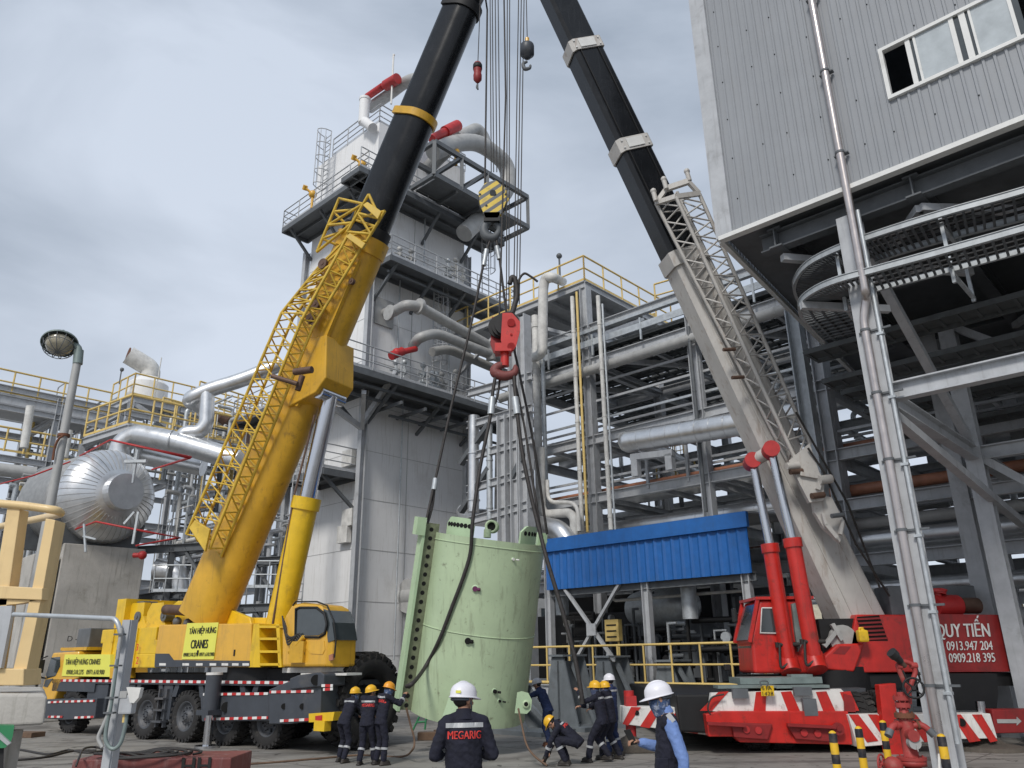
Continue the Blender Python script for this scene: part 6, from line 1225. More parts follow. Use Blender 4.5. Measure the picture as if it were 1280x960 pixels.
for (x, y, r_, m_) in ((995, 590, .07, 'exhaust'), (1022, 620, .08, 'exhaust'), (1047, 645, .06, 'dark_steel'), (911, 437, .05, 'exhaust'), (922, 472, .05, 'exhaust'), (990, 583, .1, 'beige_paint'), (1031, 600, .12, 'beige_paint')): b = MB(); p = at(x, y, 19.3); b.cyl(p - V(.15, 0, 0), p + V(.2, .1, .05), r_, 10); b.build('jib_pin', m_, rj)
b = MB(); b.beam(at(1000, 592, 19.35), at(1027, 597, 19.35), .08, .1); b.beam(at(1027, 597, 19.35), at(1022, 612, 19.35), .08, .1); b.beam(at(1032, 655, 19.5), at(1046, 672, 19.5), .07, .1); b.beam(at(1028, 642, 19.5), at(1032, 656, 19.5), .07, .1); b.beam(at(1053, 650, 19.5), at(1050, 668, 19.5), .07, .1); b.build('jib_bracket', 'beige_paint', rj, split=True)
# cylinders
for (x0, y0, xm, ym, x1, y1, Y_) in ((987, 835, 962, 680, 942, 580, 19.9), (1019, 832, 990, 673, 965, 566, 19.3)):
    p0, pm, p1 = at(x0, y0, Y_), at(xm, ym, Y_), at(x1, y1, Y_); b = MB(); b.cyl(p0, pm, .19, 22); b.cyl(pm - (pm - p0).normalized() * .22, pm, .225, 22); b.cyl(p0 - V(0, .1, .1), p0 + V(0, .1, .25), .24, 14); lc = b.build('lift_cylinder', 'red_paint', redc)
    b = MB(); b.cyl(pm, p1, .11, 18); b.build('cylinder_rod', 'chrome', lc)
    b = MB(); b.cyl(p1 - V(.08, .25, -.06), p1 + V(.0, .25, .06), .21, 16); b.build('rod_knuckle', 'fire_red', lc)
    b = MB(); pa = p0.lerp(pm, .18); b.tube([pa + V(-.2, -.1, 0), pa + V(.3, -.1, 0)], .05, 8); b.box(pa, (.5, .1, .12)); b.tube(catmull([pa + V(-.2, -.15, 0), pa + V(-.25, -.2, -.5), p0 + V(-.1, -.2, .1)], 6), .03, 6); b.build('hydraulic_line', 'rubber_hose', lc, split=True)
b = MB(); b.cyl(at(942, 576, 19.9), at(967, 562, 19.3), .17, 16); b.build('cylinder_crosshead', 'beige_paint', redc)
# cab
cs = at(942, 800, 20.0)
def cp_(px, py, dy=0.0, dx=0.0): return at(px, py, 20.0) + V(dx, dy, 0)
side = [(949, 750), (1012, 750), (1016, 842), (943, 842), (940, 806), (938, 802)]
b = MB(); b.prism([cp_(x, y) for x, y in side], V(0, 1.35, 0)); rc = b.build('operator_cab', 'red_paint', redc)
b = MB(); b.prism([cp_(x, y, -.012) for x, y in ((953, 761), (972, 761), (977, 791), (951, 790))], V(0, .01, 0)); b.build('window', 'glass_dark', rc)
b = MB(); b.prism([cp_(x, y, -.012) for x, y in ((994, 762), (1006, 762), (1010, 791), (997, 791))], V(0, .01, 0)); b.build('window', 'glass_dark', rc)
b = MB(); P = [cp_(x, y, -.02) for x, y in ((952, 760), (973, 760), (978, 792), (950, 791))]; b.tube(P + [P[0]], .018, 5); b.build('window_frame', 'white_trim', rc)
f0, f1, f2, f3 = cp_(948, 755), cp_(938, 800), cp_(941, 807), cp_(944.5, 830)
for (u, w_, nm) in ((f0, f1, 'windscreen'), (f2, f3, 'lower_windscreen')):
    b = MB(); n_ = (w_ - u).cross(V(0, 1, 0)).normalized(); n_ = n_ if n_.x < 0 else -n_; e_ = .012; b.prism([u + n_ * e_ + V(0, .1, 0), w_ + n_ * e_ + V(0, .1, 0), w_ + n_ * e_ + V(0, 1.25, 0), u + n_ * e_ + V(0, 1.25, 0)], n_ * .01); b.build(nm, 'glass_dark', rc)
b = MB(); b.beam(f0 + V(-.02, -.01, .1), f1 + V(-.03, -.01, -.05), .08, .08); b.beam(f0 + V(-.02, 1.35, .1), f1 + V(-.03, 1.35, -.05), .08, .08); b.box(cp_(980, 749, .68, 0) + V(0, 0, .03), (1.45, 1.5, .07)); b.build('cab_frame', 'red_paint', rc)
b = MB(); p = f0 + V(-.25, 1.4, -.2); b.bbox(p, (.08, .25, .35), None, .03); b.tube([p, p + V(.25, 0, .1)], .02, 5); b.bbox(cp_(925, 835, 1.2), (.15, .15, .15), None, .02); b.build('mirror', 'black_plastic', rc)
b = MB(); b.ball(cp_(963, 787, .5), (.2, .2, .2), 8); b.ball(cp_(963, 778, .5), .11, 8); tag(b.build('person', 'dull_black'), 'operator sitting low inside the red crane cab, seen dimly through the side window', 'person')
b = MB(); b.prism([cp_(x, y, -.1) for x, y in ((988, 755), (1000, 752), (1006, 765), (1003, 800), (996, 815), (992, 790))], V(0, .1, 0)); b.build('rag_cloth', 'lamp_grey', rc)
# superstructure body
body = rq('machinery_housing', [(1070, 768), (1248, 769), (1262, 839), (1070, 841), (1058, 841), (1062, 812)], 20.0, 2.2, 'red_paint')
rq('counterweight', [(1170, 767.5), (1249, 768.5), (1263, 839.5), (1180, 840)], 19.985, 2.3, 'dark_red')
lb = rq('front_box', [(1031, 820), (1047, 805), (1081, 804), (1068, 840), (1033, 837)], 19.85, 1.0, 'red_paint')
rq('recess', [(1041, 817), (1050, 808), (1064, 808), (1056, 818)], 19.84, .02, 'dark_red', lb)
rq('louvre_recess', [(1071, 771), (1099, 769), (1110, 801), (1079, 801)], 19.99, .01, 'hole_black', body)
b = MB()
for i in range(6): y = 773 + i * 5; b.prism([at(1071 + i * 1.5, y, 19.97), at(1100 + i * 1.9, y - 1.5, 19.97), at(1100.6 + i * 1.9, y + .8, 19.97), at(1071.6 + i * 1.5, y + 2.3, 19.97)], V(0, .05, 0))
b.build('louvre', 'dark_red', body, split=True)
ct_ = [o for o in COL.objects if o.name.startswith('counterweight') and o.parent == redc][0]
text('QUY TIẾN', 'white_text', ct_, at(1203, 784.5, 19.96), V(1, 0, 0), V(.06, 0, 1), .56, width=(at(1236, 785, 19.95) - at(1169, 785, 19.95)).length, bold=.008)
text('0913.947 204', 'white_text', ct_, at(1212, 807, 19.96), V(1, 0, 0), V(.06, 0, 1), .21, width=1.12, bold=.006)
text('0909.218 395', 'white_text', ct_, at(1215, 822, 19.96), V(1, 0, 0), V(.06, 0, 1), .21, width=1.12, bold=.006)
b = MB(); b.bbox(at(1120, 752, 20.9), (.7, .8, .75), None, .04); b.bbox(at(1180, 748, 21.4), (1.3, .8, .6), None, .04); b.build('engine_block', 'dark_steel', redc, split=True)
b = MB(); p = at(1167, 757, 20.4); b.cyl(p, p + V(.7, .2, 0), .27, 20); b.cyl(at(1172, 742, 20.4), at(1172, 738, 20.4), .2, 18); b.lathe(at(1172, 740, 20.4), (0, 0, 1), [(0, .22), (.05, .24), (.09, .12), (.1, .01)], 18); b.tube(smoothpath([at(1172, 742, 20.4), at(1170, 752, 20.4), at(1175, 757, 20.4)], .1), .1, 10); b.build('air_filter', 'fire_red', redc)
b = MB(); p = at(1200, 757, 20.6); b.cyl(p, p + V(.5, .1, 0), .2, 16); b.build('silencer', 'exhaust', redc)
b = MB(); b.bbox(at(1078, 795, 19.7), (.24, .2, .28), None, .05); b.cyl(at(1078, 789, 19.7), at(1078, 786, 19.7), .05, 8); b.tube([at(1074, 790, 19.7), at(1074, 785, 19.7), at(1079, 785, 19.7)], .02, 5); tag(b.build('oil_can', 'bright_yellow'), 'small yellow can standing against the louvres of the red crane', 'can')
b = MB(); b.box(at(1060, 800, 20.8), (1.9, 1.4, 1.0)); b.cyl(at(1046, 795, 20.2), at(1060, 780, 20.2), .1, 10); b.cyl(at(1035, 790, 20.3), at(1050, 812, 20.3), .13, 10); b.build('winch_frame', 'dull_black', redc)
b = MB(); p = at(1045, 800, 20.5); b.cyl(p - V(0, .5, 0), p + V(0, .5, 0), .35, 18); b.beam(at(1030, 808, 19.95), at(1048, 785, 19.95), .1, .1); b.beam(at(1040, 780, 19.95), at(1052, 800, 19.95), .12, .1); b.build('winch', 'dull_pipe', redc)
b = MB(); b.box(at(1095, 850, 20.8) + V(0, .3, 0), (6.3, 2.0, .3)); b.cyl(up(at(1035, 860, 21), 1.2), up(at(1035, 860, 21), 1.75), 1.15, 30); b.build('turntable', 'dull_black', redc)
b = MB(); b.box(at(968, 850, 19.6), (1.9, 1.0, .14)); b.box(at(1000, 847, 19.4), (.5, .3, .15)); b.build('grease_deck', 'lamp_grey', redc, split=True)
# carrier
rq('end_plate', [(882, 893), (900, 889), (1060, 889), (1066, 931), (925, 928), (918, 921), (886, 921)], 18.6, .3, 'red_paint')
rq('carrier_body', [(845, 868), (1068, 866), (1068, 925), (850, 915)], 18.95, 9.0, 'dull_black')
stp = rq('striped_panel', [(889, 866), (1051, 861), (1058, 868), (1060, 889), (886, 889)], 18.75, .15, 'white_paint')
b = MB()
for px in (898, 945, 976, 1020, 1050): b.prism([at(x, y, 18.735) for x, y in ((px, 865), (px + 13, 864), (px + 24 - (12 if px < 950 else 0) - (20 if px < 900 else 0), 888.5), (px + 9 - (12 if px < 950 else 0) - (20 if px < 900 else 0), 888.5))], V(0, .01, 0))
b.build('red_stripe', 'red_paint', stp, split=True)
ob = rq('outrigger_beam', [(778, 883), (892, 885), (892, 920), (778, 905)], 19.3, .5, 'white_paint')
b = MB()
for px in (779, 806, 838, 866): b.prism([at(x, y, 19.285) for x, y in ((px + 10, 883.6), (px + 22, 884), (px + 6, 907 + (px - 779) * .12), (px - 6 if px > 780 else 778, 905 + (px - 779) * .12))], V(0, .01, 0))
b.build('red_stripe', 'red_paint', ob, split=True)
b = MB(); b.cyl(at(796, 891, 19.28), at(796, 891, 19.3), .055, 14); b.build('lock_hole', 'hole_black', ob)
rq('outrigger_sleeve', [(886, 890), (1000, 888), (1000, 920), (890, 919)], 19.1, .8, 'dark_red')
b = MB(); b.box(at(788, 877, 19.5), (.25, .3, .25)); b.cyl(up(at(788, 900, 19.55), .25), up(at(788, 900, 19.55), 1.3), .12, 16); b.build('outrigger_jack', 'fire_red', redc)
b = MB(); p = at(788, 925, 19.55); b.cyl(up(p, .1), up(p, .6), .08, 14); b.build('jack_rod', 'chrome', redc)
b = MB(); p = at(788, 935, 19.5); b.bbox(up(p, .09), (1.1, .9, .18), None, .03); b.lathe(up(p, .18), (0, 0, 1), [(0, .34), (.06, .3), (.14, .12), (.16, .1)], 20); tag(b.build('outrigger_pad', 'pad_dirt'), 'dirty wooden pad and float under the left jack of the red crane', 'outrigger pad')
sb_ = rq('outrigger_beam', [(1060, 893), (1238, 892), (1247, 923), (1200, 924), (1072, 934)], 18.5, .5, 'white_paint')
b = MB()
for px in (1068, 1092, 1116, 1140, 1166, 1196, 1222): b.prism([at(x, y, 18.485) for x, y in ((px - 7, 893), (px + 5, 893), (min(px + 30, 1247), 926), (px + 16, 928))], V(0, .01, 0))
b.build('red_stripe', 'red_paint', sb_, split=True)
b = MB(); b.cyl(at(1202, 903, 18.47), at(1202, 903, 18.5), .085, 14); b.build('lock_hole', 'hole_black', sb_)
ab_ = rq('outrigger_arm', [(1240, 887), (1330, 886), (1330, 915), (1244, 917)], 18.75, .4, 'dark_red')
rq('arrow', [(1246, 899), (1271, 899), (1271, 896), (1277, 901.5), (1271, 907), (1271, 904), (1247, 904)], 18.735, .01, 'dull_pipe', ab_)
b = MB(); p = at(1237, 940, 18.9); b.cyl(up(p, .15), up(p, 1.0), .1, 14); b.build('jack_rod', 'chrome', redc)
b = MB(); b.lathe(up(p, 0), (0, 0, 1), [(0, .75), (.08, .7), (.14, .35), (.3, .16), (.34, .1)], 16, smooth=False); tag(b.build('outrigger_pad', 'pad_dirt'), 'dark outrigger float under the right jack of the red crane', 'outrigger pad')
b = MB(); b.prism([at(x, y, 18.3) for x, y in ((1099, 856), (1120, 854), (1124, 893), (1132, 960), (1112, 960), (1103, 893))], V(0, .25, 0)); b.build('front_post', 'red_paint', redc)
rq('side_plate', [(1055, 867), (1066, 870), (1070, 890), (1056, 890)], 18.7, .5, 'dark_red')
rq('grey_locker', [(1020, 862), (1082, 860), (1082, 890), (1036, 890)], 19.3, 1.2, 'rim_grey')
rq('front_cabin', [(1186, 842), (1246, 842), (1248, 860), (1246, 888), (1188, 888)], 19.6, 1.6, 'dull_black')
rq('step_ledge', [(885, 905), (905, 903), (966, 905), (960, 925), (918, 922), (915, 908)], 18.5, .12, 'dark_red'); rq('step_ledge', [(984, 907), (1040, 907), (1048, 920), (1040, 928), (995, 924)], 18.5, .12, 'dark_red')
b = MB(); b.beam(at(884, 904, 18.42), at(932, 907, 18.42), .1, .06); b.beam(at(984, 906, 18.42), at(1044, 909, 18.42), .1, .06); b.build('step_lip', 'dark_red', redc, split=True)
b = MB()
for (x, y) in ((933, 912), (948, 913), (1005, 916), (1022, 917)): p = at(x, y, 18.49); b.cyl(p - V(0, .02, 0), p, .075, 16)
b.build('reflector', 'fire_red', redc, split=True)
b = MB(); p = at(1047, 911, 18.5); b.cyl(p - V(0, .06, 0), p, .13, 16); b.cyl(p - V(0, .09, 0), p, .05, 12); b.build('tow_point', 'dark_red', redc)
npl = rq('number_plate', [(951, 857), (967, 857), (968, 870), (952, 870)], 18.55, .02, 'bright_yellow')
text('51A\n1428', 'black_text', npl, at(959.5, 863.5, 18.53), V(1, 0, 0), V(0, 0, 1), .2, width=.24)
b = MB(); b.tube(catmull([at(x, y, 18.5) for x, y in ((952, 858), (950, 852), (956, 851), (960, 853), (958, 858))], 5), .015, 5); b.box(at(925, 867, 18.65), (.35, .1, .2)); b.box(at(1003, 864, 18.65), (.4, .1, .18)); b.box(at(1012, 884, 18.65), (.3, .12, .35)); b.build('hitch_gear', 'dark_steel', redc, split=True)
b = MB(); b.box(at(930, 858, 19.0), (1.3, .5, .06)); b.box(at(1000, 858, 18.9), (1.2, .4, .06)); b.build('deck_plate', 'lamp_grey', redc, split=True)
b = MB(); b.tube(catmull([at(x, y, 18.6) for x, y in ((905, 868), (890, 872), (885, 885), (888, 893))], 5), .02, 5); b.build('hose', 'rubber_hose', redc)
rw = wheel_mesh(.62, .42, 24, .03, 'wheel', redc, up(at(945, 930, 19.45), .62), V(1, 0, 0))
c0_ = up(at(945, 930, 19.45), .62)
for X in (.55, 2.45, 3.0):
    copy_part(rw, redc, V(X, 0, 0))
for dy in (1.6, 6.0, 7.6):
    for X in (0, 3.0): copy_part(rw, redc, V(X, dy, 0))
# red crane ropes and hook block
b = MB()
for x, y in ((642, 360), (645.5, 360), (649, 360), (636, 375), (633, 380)): b.tube([at(x + (x - 597) * -.02 + (8 if x > 640 else 2), -60, 18.6), at(x, y + 20, 18.4)], .016, 5)
b.tube([at(629, -60, 18.6), at(632, 120, 18.5), at(624, 400, 18.4)], .026, 5)
b.build('hoist_rope', 'wire', redc, split=True)
rhb = thing('hook_block', at(632, 420, 18.2), 'red crane hook block hanging over the green shell', 'hook block')
o_ = [(628, 391), (640, 391), (650, 402), (650, 414), (645, 433), (640, 440), (630, 436), (626, 425)]
b = MB(); b.prism([at(x, y, 18.05) for x, y in o_], V(0, .05, 0)); b.build('cheek_plate', 'red_paint', rhb)
b = MB(); b.prism([at(x - 13, y + 5, 18.5) for x, y in o_], V(0, .05, 0)); b.build('cheek_plate', 'dark_red', rhb)
for k in range(3): b = MB(); p = at(634 - 4 * k, 404 + 2 * k, 18.15 + k * .12); b.cyl(p, p + V(0, .07, 0), .33, 20); b.build('sheave', 'dull_black', rhb)
b = MB(); b.cyl(at(639, 403, 17.98), at(639, 403, 18.06), .1, 14); b.cyl(at(639, 433, 17.98), at(639, 433, 18.06), .1, 14); b.cyl(at(639, 418, 18.02), at(639, 418, 18.06), .03, 8); b.build('pin', 'fire_red', rhb)
b = MB(); b.box(at(629, 437, 18.2), (.42, .4, .22)); b.cyl(at(631, 440, 18.2), at(631, 458, 18.2), .11, 16); b.build('swivel', 'red_paint', rhb)
hook([(631, 455), (621, 459), (619, 466), (631, 470), (643, 466), (644, 456)], 18.2, .105, 'rust_red', rhb)
bl = thing('ball_hook', at(659, 68, 17.5), 'small dark overhaul weight and hook beside the right black boom', 'hook')
ax_ = at(659, 90, 17.5) - at(659, 56, 17.5); b = MB(); b.lathe(at(659, 56, 17.5), ax_, [(0, .03), (.02, .19), (.08, .2), (.34, .2), (.38, .12), (.46, .1), (.48, .02)], 20); b.build('weight', 'chassis', bl)
hook([(659, 77), (654, 80), (656, 86), (662, 85), (663, 81)], 17.5, .045, 'dark_steel', bl)
b = MB(); b.tube([at(657, -40, 17.7), at(659, 48, 17.5)], .014, 5); b.build('rope', 'wire', bl)
b = MB(); b.cyl(at(659, 48, 17.5), at(659, 56, 17.5), .06, 10); b.build('wedge_socket', 'cab_yellow', bl)
b = MB(); b.tube(catmull([at(x, y, Y_) for x, y, Y_ in ((640, 392, 18.2), (646, 370, 18.3), (644, 350, 18.3), (640, 347, 18.3), (637, 355, 18.3))], 6), .07, 8); b.tube(catmull([at(x, y, 18.3) for x, y in ((646, 370), (648, 352), (655, 342), (664, 346), (672, 352))], 6), .035, 6); tag(b.build('rope_loop', 'wire'), 'loop of black rope and cable above the red hook block', 'rope')
# ropes on the right crane boom and jib
b = MB(); b.tube([at(995, 515, 19.3), at(1060, 630, 19.8), at(1100, 735, 20.2)], .03, 5); b.tube([at(1010, 560, 19.3), at(1030, 590, 19.4), at(1070, 680, 19.8), at(1112, 745, 20.3)], .03, 5); b.build('hoist_rope', 'wire', redc, split=True)
# ================================================================ big off-road tyre behind the workers
tg = thing('large_tyre', up(at(455, 925, 21.2), 0), 'huge treaded off-road tyre right behind the three workers', 'tyre')
cy = up(at(450, 900, 20.9), 1.12); wheel_mesh(1.12, .8, 26, .08, 'tyre', tg, cy, (V(-1.0, .62, 0)).normalized(), rim='dull_black')
b = MB(); b.bbox(cy + V(-.9, .9, .1), (1.0, .8, 1.2), None, .1); b.build('axle_housing', 'dull_black', tg)
# ================================================================ green half shell hanging between the cranes
wax = Vector((math.sin(math.radians(8.0)), -math.sin(math.radians(9)), 0)); wax.z = math.sqrt(1 - wax.length_squared)
SCt = at(611, 673, 19.3); SL = 4.1; SR = 1.40
SCb = SCt - wax * SL
e1 = (Vector((1, 0, 0)) - wax * wax.x).normalized(); e2 = wax.cross(e1)       # e1 right, e2 away from the camera
ROT = math.radians(24)
def sdir_(phi): return e1 * math.cos(phi) + e2 * math.sin(phi)
PH0, PH1 = math.pi + ROT, 2 * math.pi + ROT
def spt(phi, r, h): return SCb + wax * h + sdir_(phi) * r
shell = thing('half_shell', SCb, 'big pale green steel half shell with bolted flanges, lifted off the ground by both cranes', 'steel shell')
def arcplate(b, p0, p1, r0, r1, h0, h1, n=24, ch=0.0):
    vs = []
    for i in range(n + 1):
        f = i / n; ph = p0 + (p1 - p0) * f; hh = h1 - (ch * max(0, 1 - f * 6) + ch * max(0, 1 - (1 - f) * 6))
        vs += [spt(ph, r0, h0), spt(ph, r1, h0), spt(ph, r1, hh), spt(ph, r0, hh)]
    fs = []
    for i in range(n):
        for k in range(4): fs.append((i * 4 + k, (i + 1) * 4 + k, (i + 1) * 4 + (k + 1) % 4, i * 4 + (k + 1) % 4))
    b.add(vs, [f[::-1] for f in fs], False); b.add([vs[0], vs[1], vs[2], vs[3]], [(0, 1, 2, 3)]); m_ = len(vs); b.add(vs[m_ - 4:], [(3, 2, 1, 0)])
b = MB(); arcplate(b, PH0, PH1, SR - .05, SR, 0, SL, 64)
bw = b.build('shell_wall', 'green_shell', shell)
for p in bw.data.polygons: p.use_smooth = True
if hasattr(bw.data, 'set_sharp_from_angle'): bw.data.set_sharp_from_angle(angle=math.radians(30))
for h in (SL - .16, 1.95):
    b = MB(); b.tube([spt(PH0 + (PH1 - PH0) * i / 48, SR + .004, h) for i in range(49)], .014, 6); b.build('weld_seam', 'green_shell', shell)
fd = sdir_(PH0); fn = wax.cross(fd).normalized(); fn = fn if fn.y < 0 else -fn
b = MB(); P = [spt(PH0, SR - .06, .02), spt(PH0, SR + .29, .02), spt(PH0, SR + .29, SL + .2), spt(PH0, SR - .06, SL + .2)]; b.prism([p + fn * .05 for p in P], -fn * .10); fl = b.build('side_flange', 'flange_green', shell)
b = MB(); c_ = [spt(PH0, SR + .29, 0), spt(PH0, SR + .36, 0), spt(PH0, SR + .36, SL + .12), spt(PH0, SR + .29, SL + .12)]; b.prism([p + fn * .12 for p in c_], -fn * .34); b.build('flange_edge', 'green_light', fl)
b = MB(); i = 0; h = .12
while h < SL + .1: p = spt(PH0, SR + .13, h) + fn * .051; b.cyl(p - fn * .01, p + fn * .004, .052, 12); h += .212
b.build('bolt_hole', 'hole_black', fl, split=True)
for (f0, f1) in ((.02, .27), (.60, .93)):
    b = MB(); arcplate(b, PH0 + (PH1 - PH0) * f0, PH0 + (PH1 - PH0) * f1, SR - .30, SR - .24, SL - .1, SL + .42, 14, .16); ef = b.build('end_flange', 'green_light', shell)
    b = MB()
    for j in range(7):
        ph = PH0 + (PH1 - PH0) * (f0 + (f1 - f0) * (.12 + .76 * j / 6)); p = spt(ph, SR - .238, SL + .24); b.cyl(p - sdir_(ph) * .02, p + sdir_(ph) * .006, .055, 12)
    b.build('bolt_hole', 'hole_black', ef, split=True)
b = MB(); c_ = spt(PH0, SR + .42, SL + .1); b.box(c_, (.22, .3, .42), (fd, fn, wax)); b.build('lifting_lug', 'green_light', shell)
b = MB(); c_ = spt(PH1, SR + .05, SL + .1); b.box(c_, (.25, .12, .4), (sdir_(PH1), fn, wax)); b.cyl(c_ + fn * .07, c_ + fn * .2, .07, 12); b.build('lifting_lug', 'green_light', shell)
# trunnion lug on the lower right and stub on the lower left
lc_ = at(656, 880, 18.6); b = MB(); lx = V(.95, -.3, 0).normalized(); b.prism([lc_ + e1 * x + wax * z for x, z in ((-.2, -.22), (.07, -.2), (.15, -.1), (.15, .1), (.05, .24), (-.1, .26), (-.2, .22))], V(0, .07, 0)); lg = b.build('lifting_lug', 'green_light', shell)
b = MB(); q = lc_ + e1 * .03 + V(0, -.004, 0); b.lathe(q, V(0, -1, 0), [(0, .085), (.02, .085), (.02, .05)], 20); b.build('lug_collar', 'green_shell', lg); b = MB(); b.cyl(q + V(0, .01, 0), q - V(0, .006, 0), .045, 16); b.build('lug_hole', 'hole_black', lg)
b = MB(); c_ = at(564, 884, 18.1); b.hexa([c_ + V(-.2, 0, -.22), c_ + V(.2, 0, -.22), c_ + V(.2, .35, -.22), c_ + V(-.2, .35, -.22), c_ + V(-.05, 0, .22), c_ + V(.14, 0, .22), c_ + V(.14, .35, .22), c_ + V(-.05, .35, .22)]); b.build('stub_bracket', 'green_light', shell)
# pipe nozzle on the top rim
b = MB(); p0, p1 = at(609, 672, 18.6), at(609.5, 662, 18.6); b.tube([p0, p1], .09, 14); b.lathe(at(614, 658, 18.75), V(-.15, -1, -.1), [(-.25, .16), (.0, .16), (.0, .105), (-.1, .1)], 20); b.build('pipe_nozzle', 'green_shell', shell)
b = MB(); b.lathe(at(614, 658, 18.75), V(-.15, -1, -.1), [(-.06, .105), (-.06, .001)], 16); b.build('nozzle_bore', 'hole_black', shell)
# small plugs and fittings on the convex face
def onshell(px, py):   # where the picture ray meets the cylinder
    d = ray(px, py).normalized(); o = CP - SCb; dd = d - wax * d.dot(wax); oo = o - wax * o.dot(wax); A_2 = dd.dot(dd); B_2 = 2 * dd.dot(oo); C_2 = oo.dot(oo) - SR * SR; D_2 = max(0, B_2 * B_2 - 4 * A_2 * C_2)
    t_ = (-B_2 - math.sqrt(D_2)) / (2 * A_2); p = CP + d * t_; n = (p - SCb); n = (n - wax * n.dot(wax)).normalized(); return p, n
for (px, py, r_, m_, nm) in ((594, 736, .06, 'purple', 'plug'), (585, 801, .07, 'hole_black', 'fitting'), (618, 864, .045, 'hole_black', 'plug'), (624, 876, .03, 'hole_black', 'plug'), (641, 699, .03, 'insul_white', 'plug')):
    p, n = onshell(px, py); b = MB(); b.cyl(p - n * .02, p + n * .05, r_, 12); b.cyl(p + n * .04 + e1 * .06, p + n * .06 + e1 * .12, r_ * .6, 8); b.build(nm, m_, shell)
    if nm == 'plug': b = MB(); b.lathe(p, n, [(0, r_ * 1.5), (.008, r_ * 1.4), (.01, r_)], 14); b.build('plug_rim', 'green_light', shell)
# slings and hand-held wires
def sling(pts, r, lab, fer=(), name='wire_sling'):
    t = thing(name, pts[0], lab, 'sling'); b = MB(); b.tube(catmull(pts, 6), r, 7); b.build('rope', 'wire', t)
    for a_, c_ in fer: b = MB(); b.tube([a_, c_], r * 1.9, 10); b.build('ferrule', 'galvanised', t)
sling([at(616, 294, 19.0), at(607, 318, 18.95), at(590, 400, 18.8), at(566, 500, 18.7), at(545, 596, 18.6), at(533, 650, 18.5)], .035, 'steel wire sling from the striped hook block to the left lug of the green shell', [(at(608, 312, 18.96), at(604.5, 332, 18.93)), (at(544.5, 598, 18.6), at(542.5, 612, 18.58))])
sling([at(543.5, 606, 18.62), at(541, 630, 18.6), at(534.5, 655, 18.55)], .03, 'short doubled sling end just above the left lug of the green shell')
sling([at(619, 294, 19.0), at(624, 320, 19.0), at(634, 395, 19.1), at(650, 470, 19.2), at(668, 560, 19.4), at(684, 668, 19.6)], .035, 'steel wire sling from the striped block passing behind the red one to the right lug', [(at(621, 308, 19.0), at(624, 324, 19.0))])
ps = lambda x, y, o=.06: (lambda r_: r_[0] + r_[1] * o)(onshell(x, y))
sling([at(621, 462, 18.2), at(616, 490, 18.15), at(613, 520, 18.1), at(600, 585, 17.95), at(591, 650, 17.8), ps(589, 690), ps(580, 722), ps(566, 760), ps(551, 800), ps(535, 832), at(517, 853, 17.75), at(508, 858, 17.8)], .045, 'thick wire sling from the red hook lying across the green face of the shell', [(at(615.5, 497, 18.15), at(613.5, 518, 18.1))])
sling([at(642, 462, 18.2), at(645, 500, 18.1), at(652, 560, 18.0), at(664, 620, 17.9), at(675, 665, 17.8), at(684, 700, 17.7), at(702, 760, 17.6), at(717, 815, 17.55), at(726, 862, 17.5), at(728, 880, 17.5)], .05, 'thick wire sling from the red hook hanging right of the shell, held by two workers', [(at(643.5, 497, 18.12), at(646.5, 518, 18.08))])
sling([at(626, 460, 18.3), at(622, 495, 18.3), at(614, 512, 18.2)], .03, 'short left leg of doubled wire under the red hook')
sling([at(640, 462, 18.3), at(655, 530, 18.2), at(672, 640, 18.0), at(681, 690, 17.8)], .03, 'thin right-hand wire beside the thick sling right of the shell')
def hose(pts, r, lab, m='rubber_hose', name='hose', cat='hose'): b = MB(); b.tube(catmull(pts, 7), r, 7); return tag(b.build(name, m), lab, cat)
g = lambda x, y, z=.02: gnd(x, y, z)
hose([g(280, 957), g(340, 953), g(400, 948), g(450, 944), g(500, 946), at(515, 938, 17.9), at(518, 925, 17.9), at(513, 905, 17.9), at(508, 885, 17.8)], .022, 'brown rope running over the ground past the three workers and up to the shell', 'wood', 'tag_rope', 'rope')
hose([at(648, 886, 18.2), at(652, 905, 17.9), at(658, 930, 17.6), at(668, 945, 17.3), g(684, 957)], .022, 'thin brown tag rope from the lower right lug to the crouching worker', 'wood', 'tag_rope', 'rope')
# ladder legs, wood blocks on the ground
gl = thing('step_trestle', gnd(526, 912), 'small green trestle on the ground under the shell', 'trestle')
for (x0, y0, x1, y1) in ((524, 896, 516, 913), (533, 896, 531, 912), (521, 903, 532, 902)): b = MB(); b.tube([at(x0, y0, 25), at(x1, y1, 25)], .03, 6); b.build('leg', 'green_paint', gl)
b = MB(); p = gnd(534, 925); b.bbox(p + V(0, 0, .1), (.5, .3, .2), None, .02); tag(b.build('timber_block', 'wood'), 'short dark timber block on the ground left of the man in the lettered jacket', 'timber')
b = MB(); p = gnd(551, 921); b.bbox(p + V(0, 0, .09), (.35, .3, .18), (V(.9, .4, 0).normalized(), V(-.4, .9, 0).normalized(), V(0, 0, 1)), .02); tag(b.build('timber_block', 'wood'), 'second timber block, lying just right of the first behind the lettered jacket', 'timber')
